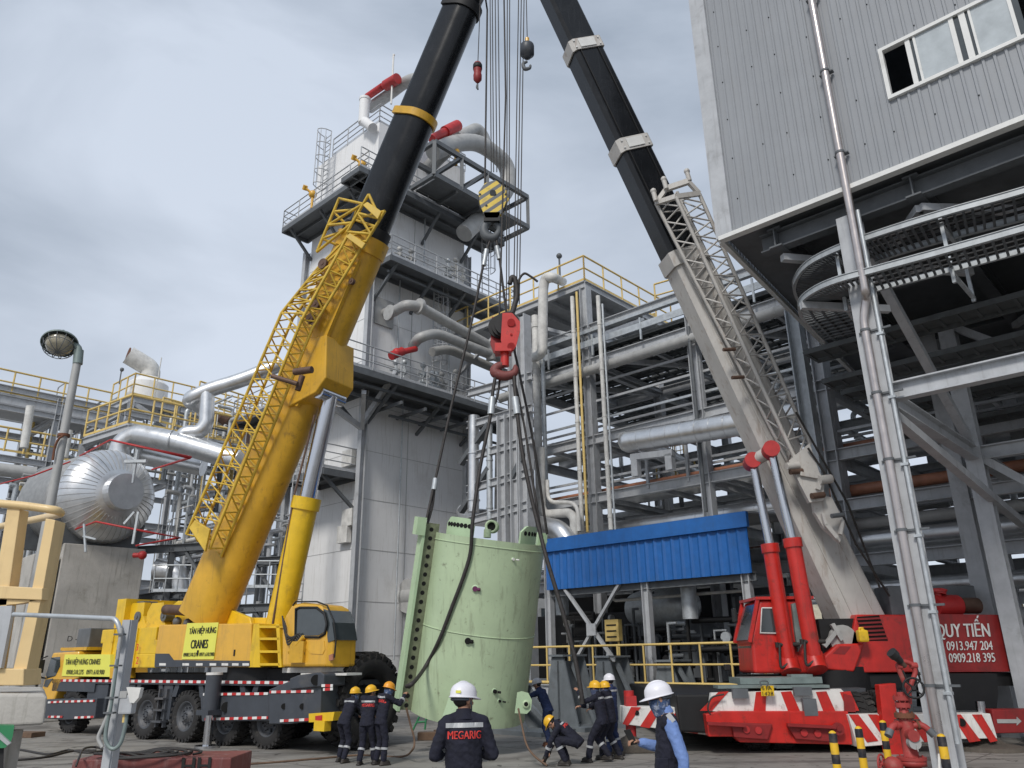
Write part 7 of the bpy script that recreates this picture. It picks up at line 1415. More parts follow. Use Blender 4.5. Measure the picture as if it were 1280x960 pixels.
# ================================================================ foreground left
def fp(name, pts, Y, d, m, par=None): b = MB(); b.prism([at(x, y, Y) for x, y in pts], Vector((0, d, 0))); return b.build(name, m, par)
cf = thing('railing_stand', at(30, 855, 8.0), 'cream painted steel frame of posts and bent pipe on the concrete ledge, front left', 'frame')
fp('post', [(9, 634), (25, 636), (8, 760), (-8, 858), (-30, 858), (-8, 740)], 8.0, .16, 'cream', cf)
fp('post', [(57, 648), (69, 650), (54, 735), (33, 838), (16, 838), (40, 735)], 8.0, .2, 'cream', cf)
fp('post_web', [(66, 653), (71, 658), (56, 738), (34, 838), (31, 838), (50, 735)], 8.15, .06, 'cream', cf)
fp('crosspiece', [(-2, 732), (53, 735), (52, 750), (-4, 748)], 7.97, .12, 'cream', cf)
fp('gusset_plate', [(-4, 748.5), (46, 750.5), (20, 755), (-4, 757)], 8.0, .1, 'cream', cf)
fp('foot_beam', [(-30, 835), (30, 836), (29, 857), (-32, 857)], 7.95, .3, 'cream', cf)
b = MB(); b.tube(smoothpath([at(-40, 626, 8.0), at(30, 632, 8.0), at(72, 638, 8.0), at(77, 642, 8.3), at(60, 646, 8.9), at(30, 652, 9.6), at(-10, 660, 10.4)], .12, 5), .042, 14); b.build('pipe_rail', 'cream', cf)
b = MB(); b.prism([at(x, y, 7.9) for x, y in ((-20, 758), (15, 757), (14, 768), (1, 835), (-20, 835))], V(0, .05, 0)); tag(b.build('grey_post', 'steel_paint'), 'short grey steel post behind the cream frame at the left photo edge', 'post')
b = MB(); P = [at(x, y, 7.9) for x, y in ((-60, 866), (56, 867), (59, 872), (55, 906), (-62, 912))]; b.prism(P, V(-1.3, 2.2, 0)); led = b.build('concrete_ledge', 'concrete'); tag(led, 'stained concrete ledge carrying the cream frame at the left photo edge', 'ledge')
b = MB(); p = at(-45, 905, 8.3); b.box(up(p, p.z / 2 - .05), (.5, 1.2, p.z - .1)); b.build('ledge_support', 'concrete', led)
gs = thing('green_barrier', at(5, 925, 7.2), 'green plastic sheet with a grey band over a dark bin in the bottom left corner', 'sheet')
b = MB(); P = [at(x, y, 7.2) for x, y in ((-30, 906), (18, 907), (16, 920), (13, 929), (6, 935), (-30, 936))]; b.prism(P, V(-.1, .15, 0)); b.build('sheet', 'green_paint', gs)
b = MB(); b.prism([at(x, y, 7.18) for x, y in ((-2, 915), (9, 925), (13, 929), (9, 932), (-4, 921))], V(0, .02, 0)); b.build('band', 'reflective', gs)
b = MB(); P = [at(x, y, 7.25) for x, y in ((-30, 934), (5, 934), (3, 1010), (-30, 1010))]; b.prism(P, V(-.1, .1, 0)); b.build('bin', 'dull_black', gs)
# handrail post with socket box
hp = thing('socket_post', up(at(135, 990, 6), 0), 'galvanised rail post with flexible conduits and a weatherproof socket box, front left', 'post')
b = MB(); p0, p1 = at(160, 775, 6.0), at(133, 985, 6.0); p0.y = p1.y = 6.0; p1 = up(p0, .0); b.beam(up(p0, 0), p0, .055, .05, up=V(0, 1, 0)); b.beam(up(p0, 0) + V(.03, .04, 0), p0 + V(.03, .04, 0), .012, .1, up=V(0, 1, 0)); b.build('angle_post', 'steel_paint', hp)
b = MB(); b.tube(smoothpath([at(17, 768, 6.6), at(80, 770.5, 6.3), at(146, 773.5, 5.95), at(152, 795, 5.95), at(149, 810, 5.95)], .09, 5), .018, 12); b.build('handrail', 'galvanised', hp)
for k, pts in enumerate(([(152, 785), (150, 800), (144, 840), (137, 885), (130, 905), (123, 922), (128, 934)], [(148, 812), (143, 850), (138, 885), (134, 903), (132, 925), (140, 936), (150, 930), (156, 910), (158, 893)])):
    b = MB(); b.tube(catmull([at(x, y, 5.9) for x, y in pts], 7), .014, 9); b.build('conduit', ('dull_pipe', 'lamp_grey')[k], hp)
b = MB()
for y in (793, 832, 872, 891): b.box(at(150 - (y - 793) * .13, y, 5.9), (.07, .05, .012))
b.build('clamp', 'dark_steel', hp, split=True)
b = MB(); b.bbox(at(160, 880, 5.9), (.095, .08, .13), None, .012); sb = b.build('socket_box', 'steel_paint', hp)
b = MB(); P = [at(x, y, 5.84) for x, y in ((158, 859), (176, 860), (173, 872), (167, 879), (162, 878))]; b.prism(P, V(0, .05, 0)); b.build('socket_cover', 'insul_white', sb)
b = MB(); b.box(at(156, 868, 5.88), (.05, .05, .045)); b.build('socket_face', 'dull_pipe', sb)
b = MB(); b.cyl(at(156, 893, 5.9), at(155, 903, 5.9), .014, 10); b.build('gland', 'rail_yellow', sb)
# red steel box with lettering and hoses on top
rb = thing('steel_counterweight', gnd(190, 960), 'rusty red steel ballast box with black letters, bottom left, a hose coiled on its top', 'ballast box')
z_b = at(190, 948.5, 12.6).z; x0_, x1_ = at(91, 948, 12.6).x, at(289, 950, 12.6).x
yb_ = gnd(190, 939.5, z_b).y
b = MB(); b.bbox(V((x0_ + x1_) / 2, (12.6 + yb_) / 2, z_b / 2), (x1_ - x0_, yb_ - 12.6, z_b), None, .02); b.build('box', 'rust_red', rb)
text('HH', 'black_text', rb, at(245, 957, 12.58), V(1, 0, 0), V(0, 0, 1), .22, width=.42, bold=.01)
for (cx_, cy_, lab, r0) in ((195, 943.5, 'black hose coiled on top of the red ballast box', 0),):
    pts = []
    for i in range(70): a_ = i * .42; rr = .45 + .28 * math.sin(i * .37) ; c_ = gnd(cx_, cy_, z_b + .03); pts.append(c_ + V(math.cos(a_) * rr * 1.25, math.sin(a_) * rr * .6, .0 + .012 * (i % 5)))
    hose(pts, .018, lab)
hose([at(95, 958, 12.3), gnd(99, 947, z_b + .05), at(105, 936, 12.9), at(120, 934, 13.5), gnd(140, 940, z_b + .05), gnd(170, 944, z_b + .04)], .016, 'black hose arching over the left corner of the red ballast box')
hose([g(-20, 940), g(20, 937), g(60, 943), g(85, 938), g(110, 941), g(140, 937)], .03, 'upper black hose lying on the yard left of the red ballast box')
hose([g(-20, 952), g(25, 950), g(60, 946), g(90, 939), g(120, 938)], .03, 'lower black hose lying on the yard left of the red ballast box')
b = MB(); p = gnd(25, 921); b.bbox(p + V(0, 0, .07), (1.4, .5, .14), (V(.95, -.3, 0).normalized(), V(.3, .95, 0).normalized(), V(0, 0, 1)), .01); tag(b.build('timber_plank', 'wood'), 'dark timber plank on the yard below the concrete ledge', 'timber')
# lamp post
LY = 11.0
lpst = thing('lamp_post', up(at(62, 632, LY), 0), 'grey lamp post with a caged round floodlight, left of the silver drum', 'lamp post')
pb = at(98, 445, LY); b = MB(); b.tube([up(pb, 0), pb], [.075, .058], 14); b.build('pole', 'dull_pipe', lpst)
b = MB(); b.tube(smoothpath([at(97, 452, LY), at(99, 434, LY), at(86, 428, LY), at(78, 420, LY)], .07, 4), .05, 12); b.cyl(at(97, 455, LY), at(98.5, 438, LY), .07, 14); b.build('arm', 'lamp_grey', lpst)
hd0 = at(68, 433, LY - .1); dnv = (at(64, 448, LY - .25) - at(72, 420, LY)).normalized(); top = at(77, 421, LY)
b = MB(); b.lathe(top - dnv * .08, dnv, [(0, .03), (.02, .09), (.12, .10), (.13, .12), (.18, .13), (.2, .2), (.23, .26), (.25, .265), (.26, .255)], 28); b.cyl(top - dnv * .16, top - dnv * .06, .02, 8); b.cyl(top - dnv * .10 + V(.03, 0, .02), top - dnv * .0 + V(.03, 0, 0), .015, 8); hb = b.build('lamp_housing', 'lamp_grey', lpst)
b = MB(); b.lathe(top - dnv * .08, dnv, [(.26, .2), (.32, .185), (.38, .14), (.42, .07), (.43, .001)], 28); b.build('lamp_lens', 'lens', hb)
b = MB(); xx = dnv.orthogonal().normalized(); yy = dnv.cross(xx)
for k in range(6):
    a_ = math.pi * k / 6; q_ = xx * math.cos(a_) + yy * math.sin(a_); b.tube([top - dnv * .08 + dnv * h + q_ * r for h, r in ((.25, .24), (.36, .215), (.44, .12), (.47, 0), (.44, -.12), (.36, -.215), (.25, -.24))], .006, 5)
b.tube([top - dnv * .08 + dnv * .36 + (xx * math.cos(t_) + yy * math.sin(t_)) * .216 for t_ in [2 * math.pi * j / 20 for j in range(21)]], .006, 5); b.build('wire_guard', 'dark_steel', hb)
b = MB(); b.tube(catmull([at(79, 545, LY - .1), at(74, 548, LY - .1), at(69, 558, LY - .1), at(66, 575, LY - .1)], 5), .018, 7); b.cyl(at(80, 543, LY), at(79.6, 546, LY), .085, 14); b.build('cable_bracket', 'rust', lpst)
# ================================================================ foreground right: bollards and hydrant
def bollard(px, py, Y, lab, first=None):
    p = up(at(px, py, Y), 0); zt = at(px, py, Y).z
    if first: c = dup(first, p, random.random() * 6, lab); return c
    t = thing('bollard', p, lab, 'bollard', 'yellow and black bollards around the hydrant'); b = MB(); b.lathe(p, (0, 0, 1), [(0, .062), (zt - .06, .062), (zt - .03, .055), (zt - .008, .03), (zt, .001)], 20); b.build('post', 'bollard_bands', t)
    b = MB(); b.lathe(p, (0, 0, 1), [(0, .1), (.012, .1), (.012, .062)], 16); b.build('base_ring', 'dull_black', t); return t
bo = bollard(1040, 913, 13.2, 'leftmost yellow and black bollard in front of the red crane')
bollard(1072.5, 908, 13.9, 'second yellow and black bollard from the left', bo)
bollard(1103, 902, 15.0, 'third yellow and black bollard, just left of the red hydrant', bo)
bollard(1176, 918, 12.5, 'rightmost yellow and black bollard, right of the red hydrant', bo)
HY = 12.9
hy = thing('fire_hydrant', up(at(1142, 980, HY), 0), 'dark red fire hydrant with handwheels, side outlets and a monitor nozzle on top', 'hydrant')
hc = up(at(1140, 950, HY), 0); zh = lambda y: at(1140, y, HY).z
b = MB(); b.lathe(hc, (0, 0, 1), [(0, .16), (.05, .16), (.05, .12), (zh(957), .12), (zh(957), .2), (zh(950), .2), (zh(950), .11), (zh(925), .10), (zh(907), .11), (zh(900), .095), (zh(896), .1), (zh(892), .07), (zh(865), .065)], 24, smooth=True); b.build('barrel', 'hydrant_red', hy)
for (y0, y1, r_, m_) in ((897, 891, .145, 'rust'), (884, 878, .11, 'hydrant_red'), (875, 870, .125, 'hydrant_red'), (950, 946, .21, 'hydrant_red')):
    b = MB(); b.cyl(up(hc, zh(y0)), up(hc, zh(y1)), r_, 20)
    for j in range(8): a_ = j * math.pi / 4; q = up(hc, 0) + V(math.cos(a_) * r_ * .8, math.sin(a_) * r_ * .8); b.cyl(up(q, zh(y0) - .02), up(q, zh(y1) + .02), .014, 6)
    b.build('flange', m_, hy)
for (sx, mm_) in ((-1, 'hydrant_red'), (1, 'hydrant_red')):
    z_ = zh(908); b = MB(); b.tube(smoothpath([up(hc, z_), up(hc, z_) + V(sx * .22, -.05, .03), up(hc, z_) + V(sx * .32, -.1, -.08)], .1, 4), .048, 14); ou = b.build('side_outlet', mm_, hy); b = MB(); b.cyl(up(hc, z_) + V(sx * .29, -.08, -.04), up(hc, z_) + V(sx * .35, -.11, -.12), .058, 14); b.build('outlet_cap', 'dark_steel', ou)
    b = MB(); b.cyl(up(hc, z_) + V(sx * .15, -.03, .02), up(hc, z_) + V(sx * .18, -.035, .025), .07, 16); b.build('coupling', 'rust' if sx > 0 else 'hydrant_red', ou)
b = MB(); z_ = zh(918); b.cyl(up(hc, z_) + V(0, -.08, 0), up(hc, z_) + V(-.02, -.24, 0), .085, 18); b.build('front_cap', 'hydrant_red', hy); b = MB(); b.cyl(up(hc, zh(927)) + V(0, -.1, 0), up(hc, zh(927)) + V(-.01, -.22, 0), .09, 18); b.tube([up(hc, zh(929)) + V(0, -.23, 0), up(hc, zh(937)) + V(0, -.25, 0)], .008, 5); b.build('drain_cap', 'dull_pipe', hy)
def hwheel(c, n, r, m, par): 
    n = n.normalized(); x = n.orthogonal().normalized(); y = n.cross(x); b = MB(); b.tube([c + (x * math.cos(t_) + y * math.sin(t_)) * r for t_ in [2 * math.pi * j / 20 for j in range(21)]], r * .12, 7, cap=False)
    for j in range(4): a_ = math.pi * j / 2; b.tube([c, c + (x * math.cos(a_) + y * math.sin(a_)) * r], r * .09, 6)
    b.cyl(c - n * .03, c + n * .03, r * .22, 10); return b.build('handwheel', m, par)
hwheel(at(1142, 860, HY - .18), V(-.3, -1, .1), .145, 'dull_black', hy); hwheel(at(1148, 842, HY + .12), V(.9, -.4, .1), .11, 'dull_black', hy); hwheel(at(1102, 955, HY - .1), V(.7, -.7, 0), .13, 'hydrant_red', hy)
b = MB(); mz = [at(x, y, HY) for x, y in ((1137, 880), (1136, 864), (1130, 852), (1124, 838), (1123, 832), (1130, 827), (1140, 831), (1144, 840), (1140, 852), (1137, 862))]; b.tube(catmull(mz, 5), .036, 12); b.tube([at(1121, 833, HY), at(1127, 833, HY)], .05, 10); b.tube([at(1138, 832, HY), at(1146, 832, HY)], .05, 10); b.build('monitor_yoke', 'hydrant_red', hy)
b = MB(); b.tube([at(1131, 833, HY - .02), at(1125, 826, HY - .05)], .04, 12); b.build('monitor_joint', 'exhaust', hy); b = MB(); b.tube([at(1126, 827, HY - .05), at(1117, 818, HY - .1)], [.05, .075], 16); b.tube([at(1119, 820, HY - .09), at(1114, 815, HY - .11)], .082, 16); b.tube([at(1134, 852, HY), at(1128, 838, HY)], .02, 8); b.build('nozzle', 'black_plastic', hy)
b = MB(); b.tube([up(hc, zh(957)) + V(0, 0, -.1), up(hc, zh(957)) + V(-.45, -.15, -.14)], .09, 14); b.ball(at(1117, 958, HY - .1), .14, 10); b.build('base_branch', 'hydrant_red', hy)
b = MB(); p = at(1122, 872, 14.5); b.beam(up(p, 0), p, .1, .05, up=V(0, 1, 0)); b.beam(up(p, 0) + V(.06, .04, 0), p + V(.06, .04, 0), .02, .1, up=V(0, 1, 0)); cp0 = tag(b.build('channel_post', 'steel_paint'), 'short grey channel post standing left of the hydrant', 'post')
b = MB(); b.tube([up(p, p.z - .5) + V(-.07, -.05, 0), up(p, .1) + V(-.07, -.05, 0)], .015, 6); b.tube([at(1118, 900, 14.4), at(1150, 900, 14.4)], .012, 6); b.build('cable', 'wire', cp0)
b = MB(); b.tube([up(at(1166, 960, 12.2), 0), at(1174, 943, 12.6)], .022, 8); tag(b.build('white_pipe', 'insul_white'), 'short white pipe leaning at the foot of the rightmost bollard', 'pipe')
# motorbike far right
mbk = thing('motorbike', up(at(1259, 884, 31), 0), 'small dark red motorbike parked far behind the arrow plate', 'motorbike')
mp_ = up(at(1259, 884, 31), 0)
for sx in (-.1, .12):
    b = MB(); c_ = mp_ + V(sx, .0 if sx < 0 else 1.15, .3); b.lathe(c_ - V(.04, 0, 0), V(1, 0, 0), [(0, .2), (0, .3), (.08, .3), (.08, .2), (0, .2)], 20); b.build('wheel', 'tyre', mbk)
b = MB(); b.tube([mp_ + V(-.1, 0, .3), mp_ + V(-.05, .2, .95)], .03, 6); b.tube([mp_ + V(-.3, .2, 1.0), mp_ + V(.25, .2, 1.0)], .02, 6); b.build('fork', 'dark_steel', mbk)
b = MB(); b.ball(mp_ + V(0, .5, .55), (.14, .45, .2), 10); b.ball(mp_ + V(-.05, .15, .75), (.13, .15, .22), 10); b.build('body', 'dark_red', mbk)
b = MB(); b.ball(mp_ + V(0, .8, .75), (.12, .35, .07), 10); b.build('saddle', 'dull_black', mbk); b = MB(); b.ball(mp_ + V(-.08, .05, .92), .08, 8); b.build('headlight', 'glass_pale', mbk)
# ================================================================ people
from mathutils.bvhtree import BVHTree
def remesh(b, name, m, parent, vox, wr=0.0, wsc=14.0, sm=3):
    me = bpy.data.meshes.new(name); me.from_pydata(b.v, [], b.f); me.update(); o = bpy.data.objects.new('tmp', me); COL.objects.link(o)
    r = o.modifiers.new('r', 'REMESH'); r.mode = 'VOXEL'; r.voxel_size = vox; r.use_smooth_shade = True
    s = o.modifiers.new('s', 'SMOOTH'); s.factor = .5; s.iterations = sm
    dg = bpy.context.evaluated_depsgraph_get(); m2 = bpy.data.meshes.new_from_object(o.evaluated_get(dg)); bpy.data.objects.remove(o); bpy.data.meshes.remove(me)
    m2.name = name
    if wr:
        nn = [v.normal.copy() for v in m2.vertices]
        for v, n in zip(m2.vertices, nn):
            c = v.co; f = (.5 - abs(noise.noise(Vector((c.x * wsc * .6, c.y * wsc * .6, c.z * wsc)) + Vector((c.z * 3, 0, c.x * 4))))) * 1.6 - .5 + .4 * noise.noise(c * wsc * 2.1); v.co = c + n * f * wr
    for p in m2.polygons: p.use_smooth = True
    m2.materials.clear(); m2.materials.append(MATS[m]); po = origin_of(parent)
    o = bpy.data.objects.new(name, m2); COL.objects.link(o); m2.transform(Matrix.Translation(-po)); o.parent = parent; return o
def etube(b, pts, rx, ry, xd, n=18):
    vs = []; m = len(pts)
    for i, p in enumerate(pts):
        t = (pts[min(i + 1, m - 1)] - pts[max(i - 1, 0)]).normalized(); x = (xd - t * xd.dot(t)).normalized(); y = t.cross(x)
        vs += [p + x * math.cos(2 * math.pi * j / n) * rx[i] + y * math.sin(2 * math.pi * j / n) * ry[i] for j in range(n)]
    b.add(vs, [(i * n + j, i * n + (j + 1) % n, (i + 1) * n + (j + 1) % n, (i + 1) * n + j) for i in range(m - 1) for j in range(n)], True)
    b.add(vs[:n], [tuple(range(n - 1, -1, -1))]); b.add(vs[-n:], [tuple(range(n))])
def limb(b, pts, rs):
    for i in range(len(pts) - 1): b.tube([pts[i], pts[i + 1]], [rs[i], rs[i + 1]], 14)
    for p, r in zip(pts, rs): b.ball(p, r * .995, 12)
def person(px, py, Y, yaw, pose, label, top='navy_cloth', legs='navy_cloth', helmet='helmet_yellow', head_yaw=0, head_pitch=0, near=False, lettering=None, scarf=None, sc=None, vest=None, glove=None, bands=True, sinkto=None, boots='leather'):
    """px,py: picture position of the helmet top; Y: distance; yaw: facing, degrees, 0 = away from the camera, 90 = to the left"""
    J = dict(pel=(0, 0, .93), chest=(0, .0, 1.30), neck=(0, .01, 1.47), head=(0, .03, 1.62), shl=(-.165, 0, 1.385), shr=(.165, 0, 1.385), ell=(-.23, -.02, 1.12), elr=(.23, -.02, 1.12), hal=(-.25, .10, .88), har=(.25, .10, .88),
             hil=(-.095, 0, .90), hir=(.095, 0, .90), knl=(-.11, .03, .50), knr=(.11, .03, .50), anl=(-.12, -.02, .09), anr=(.12, -.02, .09))
    J.update(pose)
    for q_ in ('shl', 'shr'):
        v_ = J[q_]; J[q_] = (v_[0] * .92, v_[1], v_[2] + .0)
    hd_ = J['head']; J['head'] = (hd_[0], hd_[1], hd_[2] - .04)
    base = at(px, py, Y); ztop = J['head'][2] + .15; s = sc or min(1.12, max(.8, base.z / ztop)); ca, sa = math.cos(math.radians(yaw)), math.sin(math.radians(yaw))
    hx, hy_ = J['head'][0], J['head'][1]
    def R_(v): return Vector((v[0] * ca - v[1] * sa, v[0] * sa + v[1] * ca, v[2]))
    org = up(base, 0) - up(R_((hx * s, hy_ * s, 0)), 0)
    def L(v): return org + R_(v) * s
    K = {k: L(v) for k, v in J.items() if isinstance(v, tuple)}
    root = thing('person', org, label, 'person'); xd = R_((1, 0, 0)); fd_ = R_((0, 1, 0)); vox = .0085 if near else .012
    # shoulder direction follows the shoulder joints
    sx = (K['shr'] - K['shl']).normalized(); pxd = (K['hir'] - K['hil']).normalized()
    hz = (K['head'] - K['neck']).normalized(); tilt = Quaternion(xd, math.radians(head_pitch)); hyaw = Quaternion(Vector((0, 0, 1)), math.radians(head_yaw))
    hf = hyaw @ (tilt @ fd_); hu = hyaw @ (tilt @ Vector((0, 0, 1))); hu = (hu * .8 + hz * .2).normalized(); hr = hf.cross(hu).normalized(); hf = hu.cross(hr).normalized(); hc = K['head']
    def H_(x, y, z): return hc + (hr * x + hf * y + hu * z) * s
    def ell(b, c, rx, ry, rz, X=None, Yv=None, Z=None):
        n0 = len(b.v); b.ball((0, 0, 0), (rx, ry, rz), 14); X, Yv, Z = X or hr, Yv or hf, Z or hu
        for i in range(n0, len(b.v)): v = b.v[i]; b.v[i] = c + X * v.x + Yv * v.y + Z * v.z
    b = MB()
    ell(b, H_(0, -.012, .02), .076 * s, .096 * s, .098 * s); ell(b, H_(0, .012, -.045), .056 * s, .072 * s, .07 * s); ell(b, H_(0, .093, -.012), .013 * s, .02 * s, .022 * s); ell(b, H_(0, .075, -.058), .026 * s, .014 * s, .009 * s); ell(b, H_(0, .062, -.095), .028 * s, .022 * s, .018 * s)
    for k in (-1, 1): ell(b, H_(k * .078, -.01, -.012), .012 * s, .022 * s, .033 * s); ell(b, H_(k * .03, .078, .022), .02 * s, .014 * s, .008 * s); ell(b, H_(k * .036, .07, -.03), .02 * s, .018 * s, .018 * s)
    limb(b, [K['head'] - hu * .05 * s, K['neck'] - hz * .03 * s], [.052 * s, .062 * s])
    etube(b, [K['neck'] - hz * .02, K['chest'], (K['chest'] + K['pel']) / 2, K['pel']], [.09 * s, .15 * s, .12 * s, .14 * s], [.07 * s, .09 * s, .08 * s, .09 * s], sx)
    for q in 'lr':
        limb(b, [K['chest'] + (K['sh' + q] - K['chest']) * .6, K['sh' + q], K['el' + q], K['ha' + q]], [.05 * s, .048 * s, .038 * s, .028 * s]); limb(b, [K['hi' + q], K['kn' + q], K['an' + q]], [.075 * s, .05 * s, .035 * s])
    # hands
    for q, sg in (('l', -1), ('r', 1)):
        w = K['ha' + q]; d = (w - K['el' + q]).normalized(); side = d.cross(Vector((0, 0, 1))); side = side.normalized() if side.length > .3 else xd; nrm = d.cross(side).normalized()
        cl = pose.get('curl', .55); pc = w + d * .05 * s; ell(b, pc, .040 * s, .05 * s, .017 * s, side, d, nrm)
        for j, (o, ln) in enumerate(((-.030, .066), (-.010, .076), (.011, .070), (.030, .055))):
            p0 = pc + side * o * s + d * .035 * s; p1 = p0 + (d * math.cos(cl) + nrm * math.sin(cl)) * ln * .5 * s; p2 = p1 + (d * math.cos(cl * 2.4) + nrm * math.sin(cl * 2.4)) * ln * .5 * s; limb(b, [p0, p1, p2], [.0095 * s, .009 * s, .008 * s])
        p0 = pc - side * .03 * s - d * .02 * s; p1 = p0 - side * .03 * s + d * .028 * s; limb(b, [p0, p1, p1 + (d * .8 + nrm * .6) * .03 * s], [.012 * s, .011 * s, .009 * s])
    for q in 'lr': ell(b, K['an' + q] + fd_ * .03 * s - V(0, 0, .035 * s), .035 * s, .08 * s, .03 * s, xd, fd_, V(0, 0, 1))
    body = remesh(b, 'body', 'skin', root, vox, sm=2)
    b = MB()
    for k in (-1, 1): ell(b, H_(k * .031, .081, .008), .011 * s, .007 * s, .006 * s)
    b.build('eyes', 'hair', body)
    b = MB(); ell(b, H_(0, -.028, .012), .080 * s, .088 * s, .085 * s); b.build('hair', 'hair', body)
    # jacket
    b = MB(); nb = K['neck'] - hz * .015 * s; mid = K['chest'].lerp(K['pel'], .5); low = K['pel'] + (K['pel'] - mid).normalized() * .10 * s
    etube(b, [nb, K['neck'].lerp(K['chest'], .34), K['chest'], mid, K['pel'], low], [.07 * s, .130 * s, .178 * s, .168 * s, .172 * s, .170 * s], [.065 * s, .09 * s, .118 * s, .116 * s, .122 * s, .118 * s], sx)
    if not vest:
        for q in 'lr': limb(b, [K['chest'] + (K['sh' + q] - K['chest']) * .75, K['sh' + q], K['el' + q], K['el' + q].lerp(K['ha' + q], .93)], [.078 * s, .066 * s, .055 * s, .044 * s]); limb(b, [K['neck'] - hz * .03 * s, K['sh' + q]], [.062 * s, .062 * s])
    else:
        for q in 'lr': limb(b, [K['chest'] + (K['sh' + q] - K['chest']) * .75, K['sh' + q] * .93 + K['chest'] * .07], [.09 * s, .082 * s])
    jk_ = remesh(b, 'vest' if vest else 'jacket', vest or top, root, .010 if near else .014, .011 if near else .012, sm=1)
    if vest:
        b = MB(); etube(b, [nb - hz * .03, nb + hz * .045 * s], [.078 * s, .07 * s], [.075 * s, .068 * s], sx)
        for q in 'lr': limb(b, [K['sh' + q], K['el' + q], K['el' + q].lerp(K['ha' + q], .93)], [.070 * s, .058 * s, .046 * s])
        remesh(b, 'shirt', top, root, .011, .006, sm=2)
    else:
        b = MB(); etube(b, [nb - hz * .05 * s, nb - hz * .01 * s, nb + hz * .045 * s], [.105 * s, .082 * s, .070 * s], [.09 * s, .078 * s, .068 * s], sx); b.build('collar', top, jk_)
    # trousers
    b = MB(); etube(b, [K['pel'] + (mid - K['pel']) * .35, K['pel'], K['pel'] + (K['hil'] + K['hir'] - K['pel'] * 2) * .5 + (K['knl'] + K['knr'] - K['hil'] - K['hir']) * .06], [.16 * s, .168 * s, .13 * s], [.11 * s, .118 * s, .1 * s], pxd)
    for q in 'lr': limb(b, [K['hi' + q], K['kn' + q], K['an' + q] + (K['kn' + q] - K['an' + q]) * .08], [.098 * s, .074 * s, .068 * s])
    remesh(b, 'trousers', legs, root, .013 if near else .014, .012, 11, sm=1)
    for q in 'lr':
        b = MB(); f0 = K['an' + q]; toe = pose.get('toe' + q); fdir = R_(toe).normalized() if toe else fd_; xr = fdir.cross(V(0, 0, 1)).normalized(); zf = xr.cross(fdir)
        ell(b, f0 + fdir * .045 * s - zf * .03 * s, .050 * s, .125 * s, .052 * s, xr, fdir, zf); limb(b, [f0 - zf * .01 * s, f0 + (K['kn' + q] - f0).normalized() * .09 * s], [.05 * s, .056 * s]); b.box(f0 + fdir * .045 * s - zf * .070 * s, (.092 * s, .26 * s, .026 * s), (xr, fdir, zf)); remesh(b, 'boot', boots, root, .011, 0, sm=1)
    if bands:
        b = MB()
        for q in 'lr':
            m0 = K['el' + q].lerp(K['ha' + q], .35); d = (K['ha' + q] - K['el' + q]).normalized(); b.tube([m0, m0 + d * .045 * s], .066 * s, 16)
            m0 = K['kn' + q].lerp(K['an' + q], .35); d = (K['an' + q] - K['kn' + q]).normalized(); b.tube([m0, m0 + d * .045 * s], .082 * s, 16)
        b.build('reflective_band', 'reflective', jk_, split=True)
        bv = BVHTree.FromPolygons([v.co + origin_of(jk_) for v in jk_.data.vertices], [tuple(p.vertices) for p in jk_.data.polygons])
        upv = (K['neck'] - K['chest']).normalized(); bk = (upv.cross(sx)).normalized(); bk = bk if bk.dot(fd_) < 0 else -bk
        vs, fs = [], []; n = 22
        for i in range(n + 1):
            x = (-.17 + .34 * i / n) * s
            for z in (.045 * s, .085 * s):
                o = K['chest'] + sx * x + upv * z + bk * .5; h = bv.ray_cast(o, -bk); vs.append((h[0] if h[0] else o - bk * .37) + bk * .006)
        b = MB(); b.add(vs, [(2 * i, 2 * i + 1, 2 * i + 3, 2 * i + 2) for i in range(n)]); b.build('back_band', 'reflective', jk_)
        if lettering:
            t = text(lettering, 'red_text', jk_, K['chest'] - upv * .015 * s + bk * .5, sx, upv, .066 * s, width=.30 * s, bold=.008, fine=True); off = origin_of(t)
            if True:
                for v in t.data.vertices:
                    h = bv.ray_cast(v.co + off, -bk)
                    if h[0]: v.co = h[0] + bk * .009 - off
    # helmet
    b = MB(); pr = []; n = 28; hh = .115 * s
    rings = [(-.012, 1.02), (.0, 1.0), (.03, .985), (.06, .92), (.085, .78), (.105, .55), (.118, .28), (.122, .02)]
    vs = []
    for z, r_ in rings:
        for j in range(n): a_ = 2 * math.pi * j / n; vs.append(H_(math.cos(a_) * .112 * r_, -.008 + math.sin(a_) * .135 * r_, .035 + z))
    b.add(vs, [(i * n + j, i * n + (j + 1) % n, (i + 1) * n + (j + 1) % n, (i + 1) * n + j) for i in range(len(rings) - 1) for j in range(n)], True)
    vs = []
    for z, e_ in ((.002, 0), (-.004, 1), (-.010, 1), (-.012, 0)):
        for j in range(n):
            a_ = 2 * math.pi * j / n; pk = max(0, math.sin(a_)) ** 2 * .05 + .012; vs.append(H_(math.cos(a_) * (.113 + e_ * pk * .6), -.008 + math.sin(a_) * (.136 + e_ * pk), .025 + z - e_ * max(0, math.sin(a_)) * .012))
    b.add(vs, [(i * n + j, i * n + (j + 1) % n, (i + 1) * n + (j + 1) % n, (i + 1) * n + j) for i in range(3) for j in range(n)], True)
    b.tube([H_(0, math.cos(t_) * .128 - .008, .04 + math.sin(t_) * .117) for t_ in [math.pi * (.12 + .76 * j / 10) for j in range(11)]], .008 * s, 6)
    hm = b.build('helmet', helmet, root)
    b = MB(); b.tube([H_(-.088, .0, .02), H_(-.078, .03, -.05), H_(-.03, .075, -.1), H_(.03, .075, -.1), H_(.078, .03, -.05), H_(.088, .0, .02)], .006 * s, 6); b.tube([H_(.088, -.03, .015), H_(.078, .02, -.04)], .006 * s, 6); b.build('chin_strap', 'dark_steel', hm)
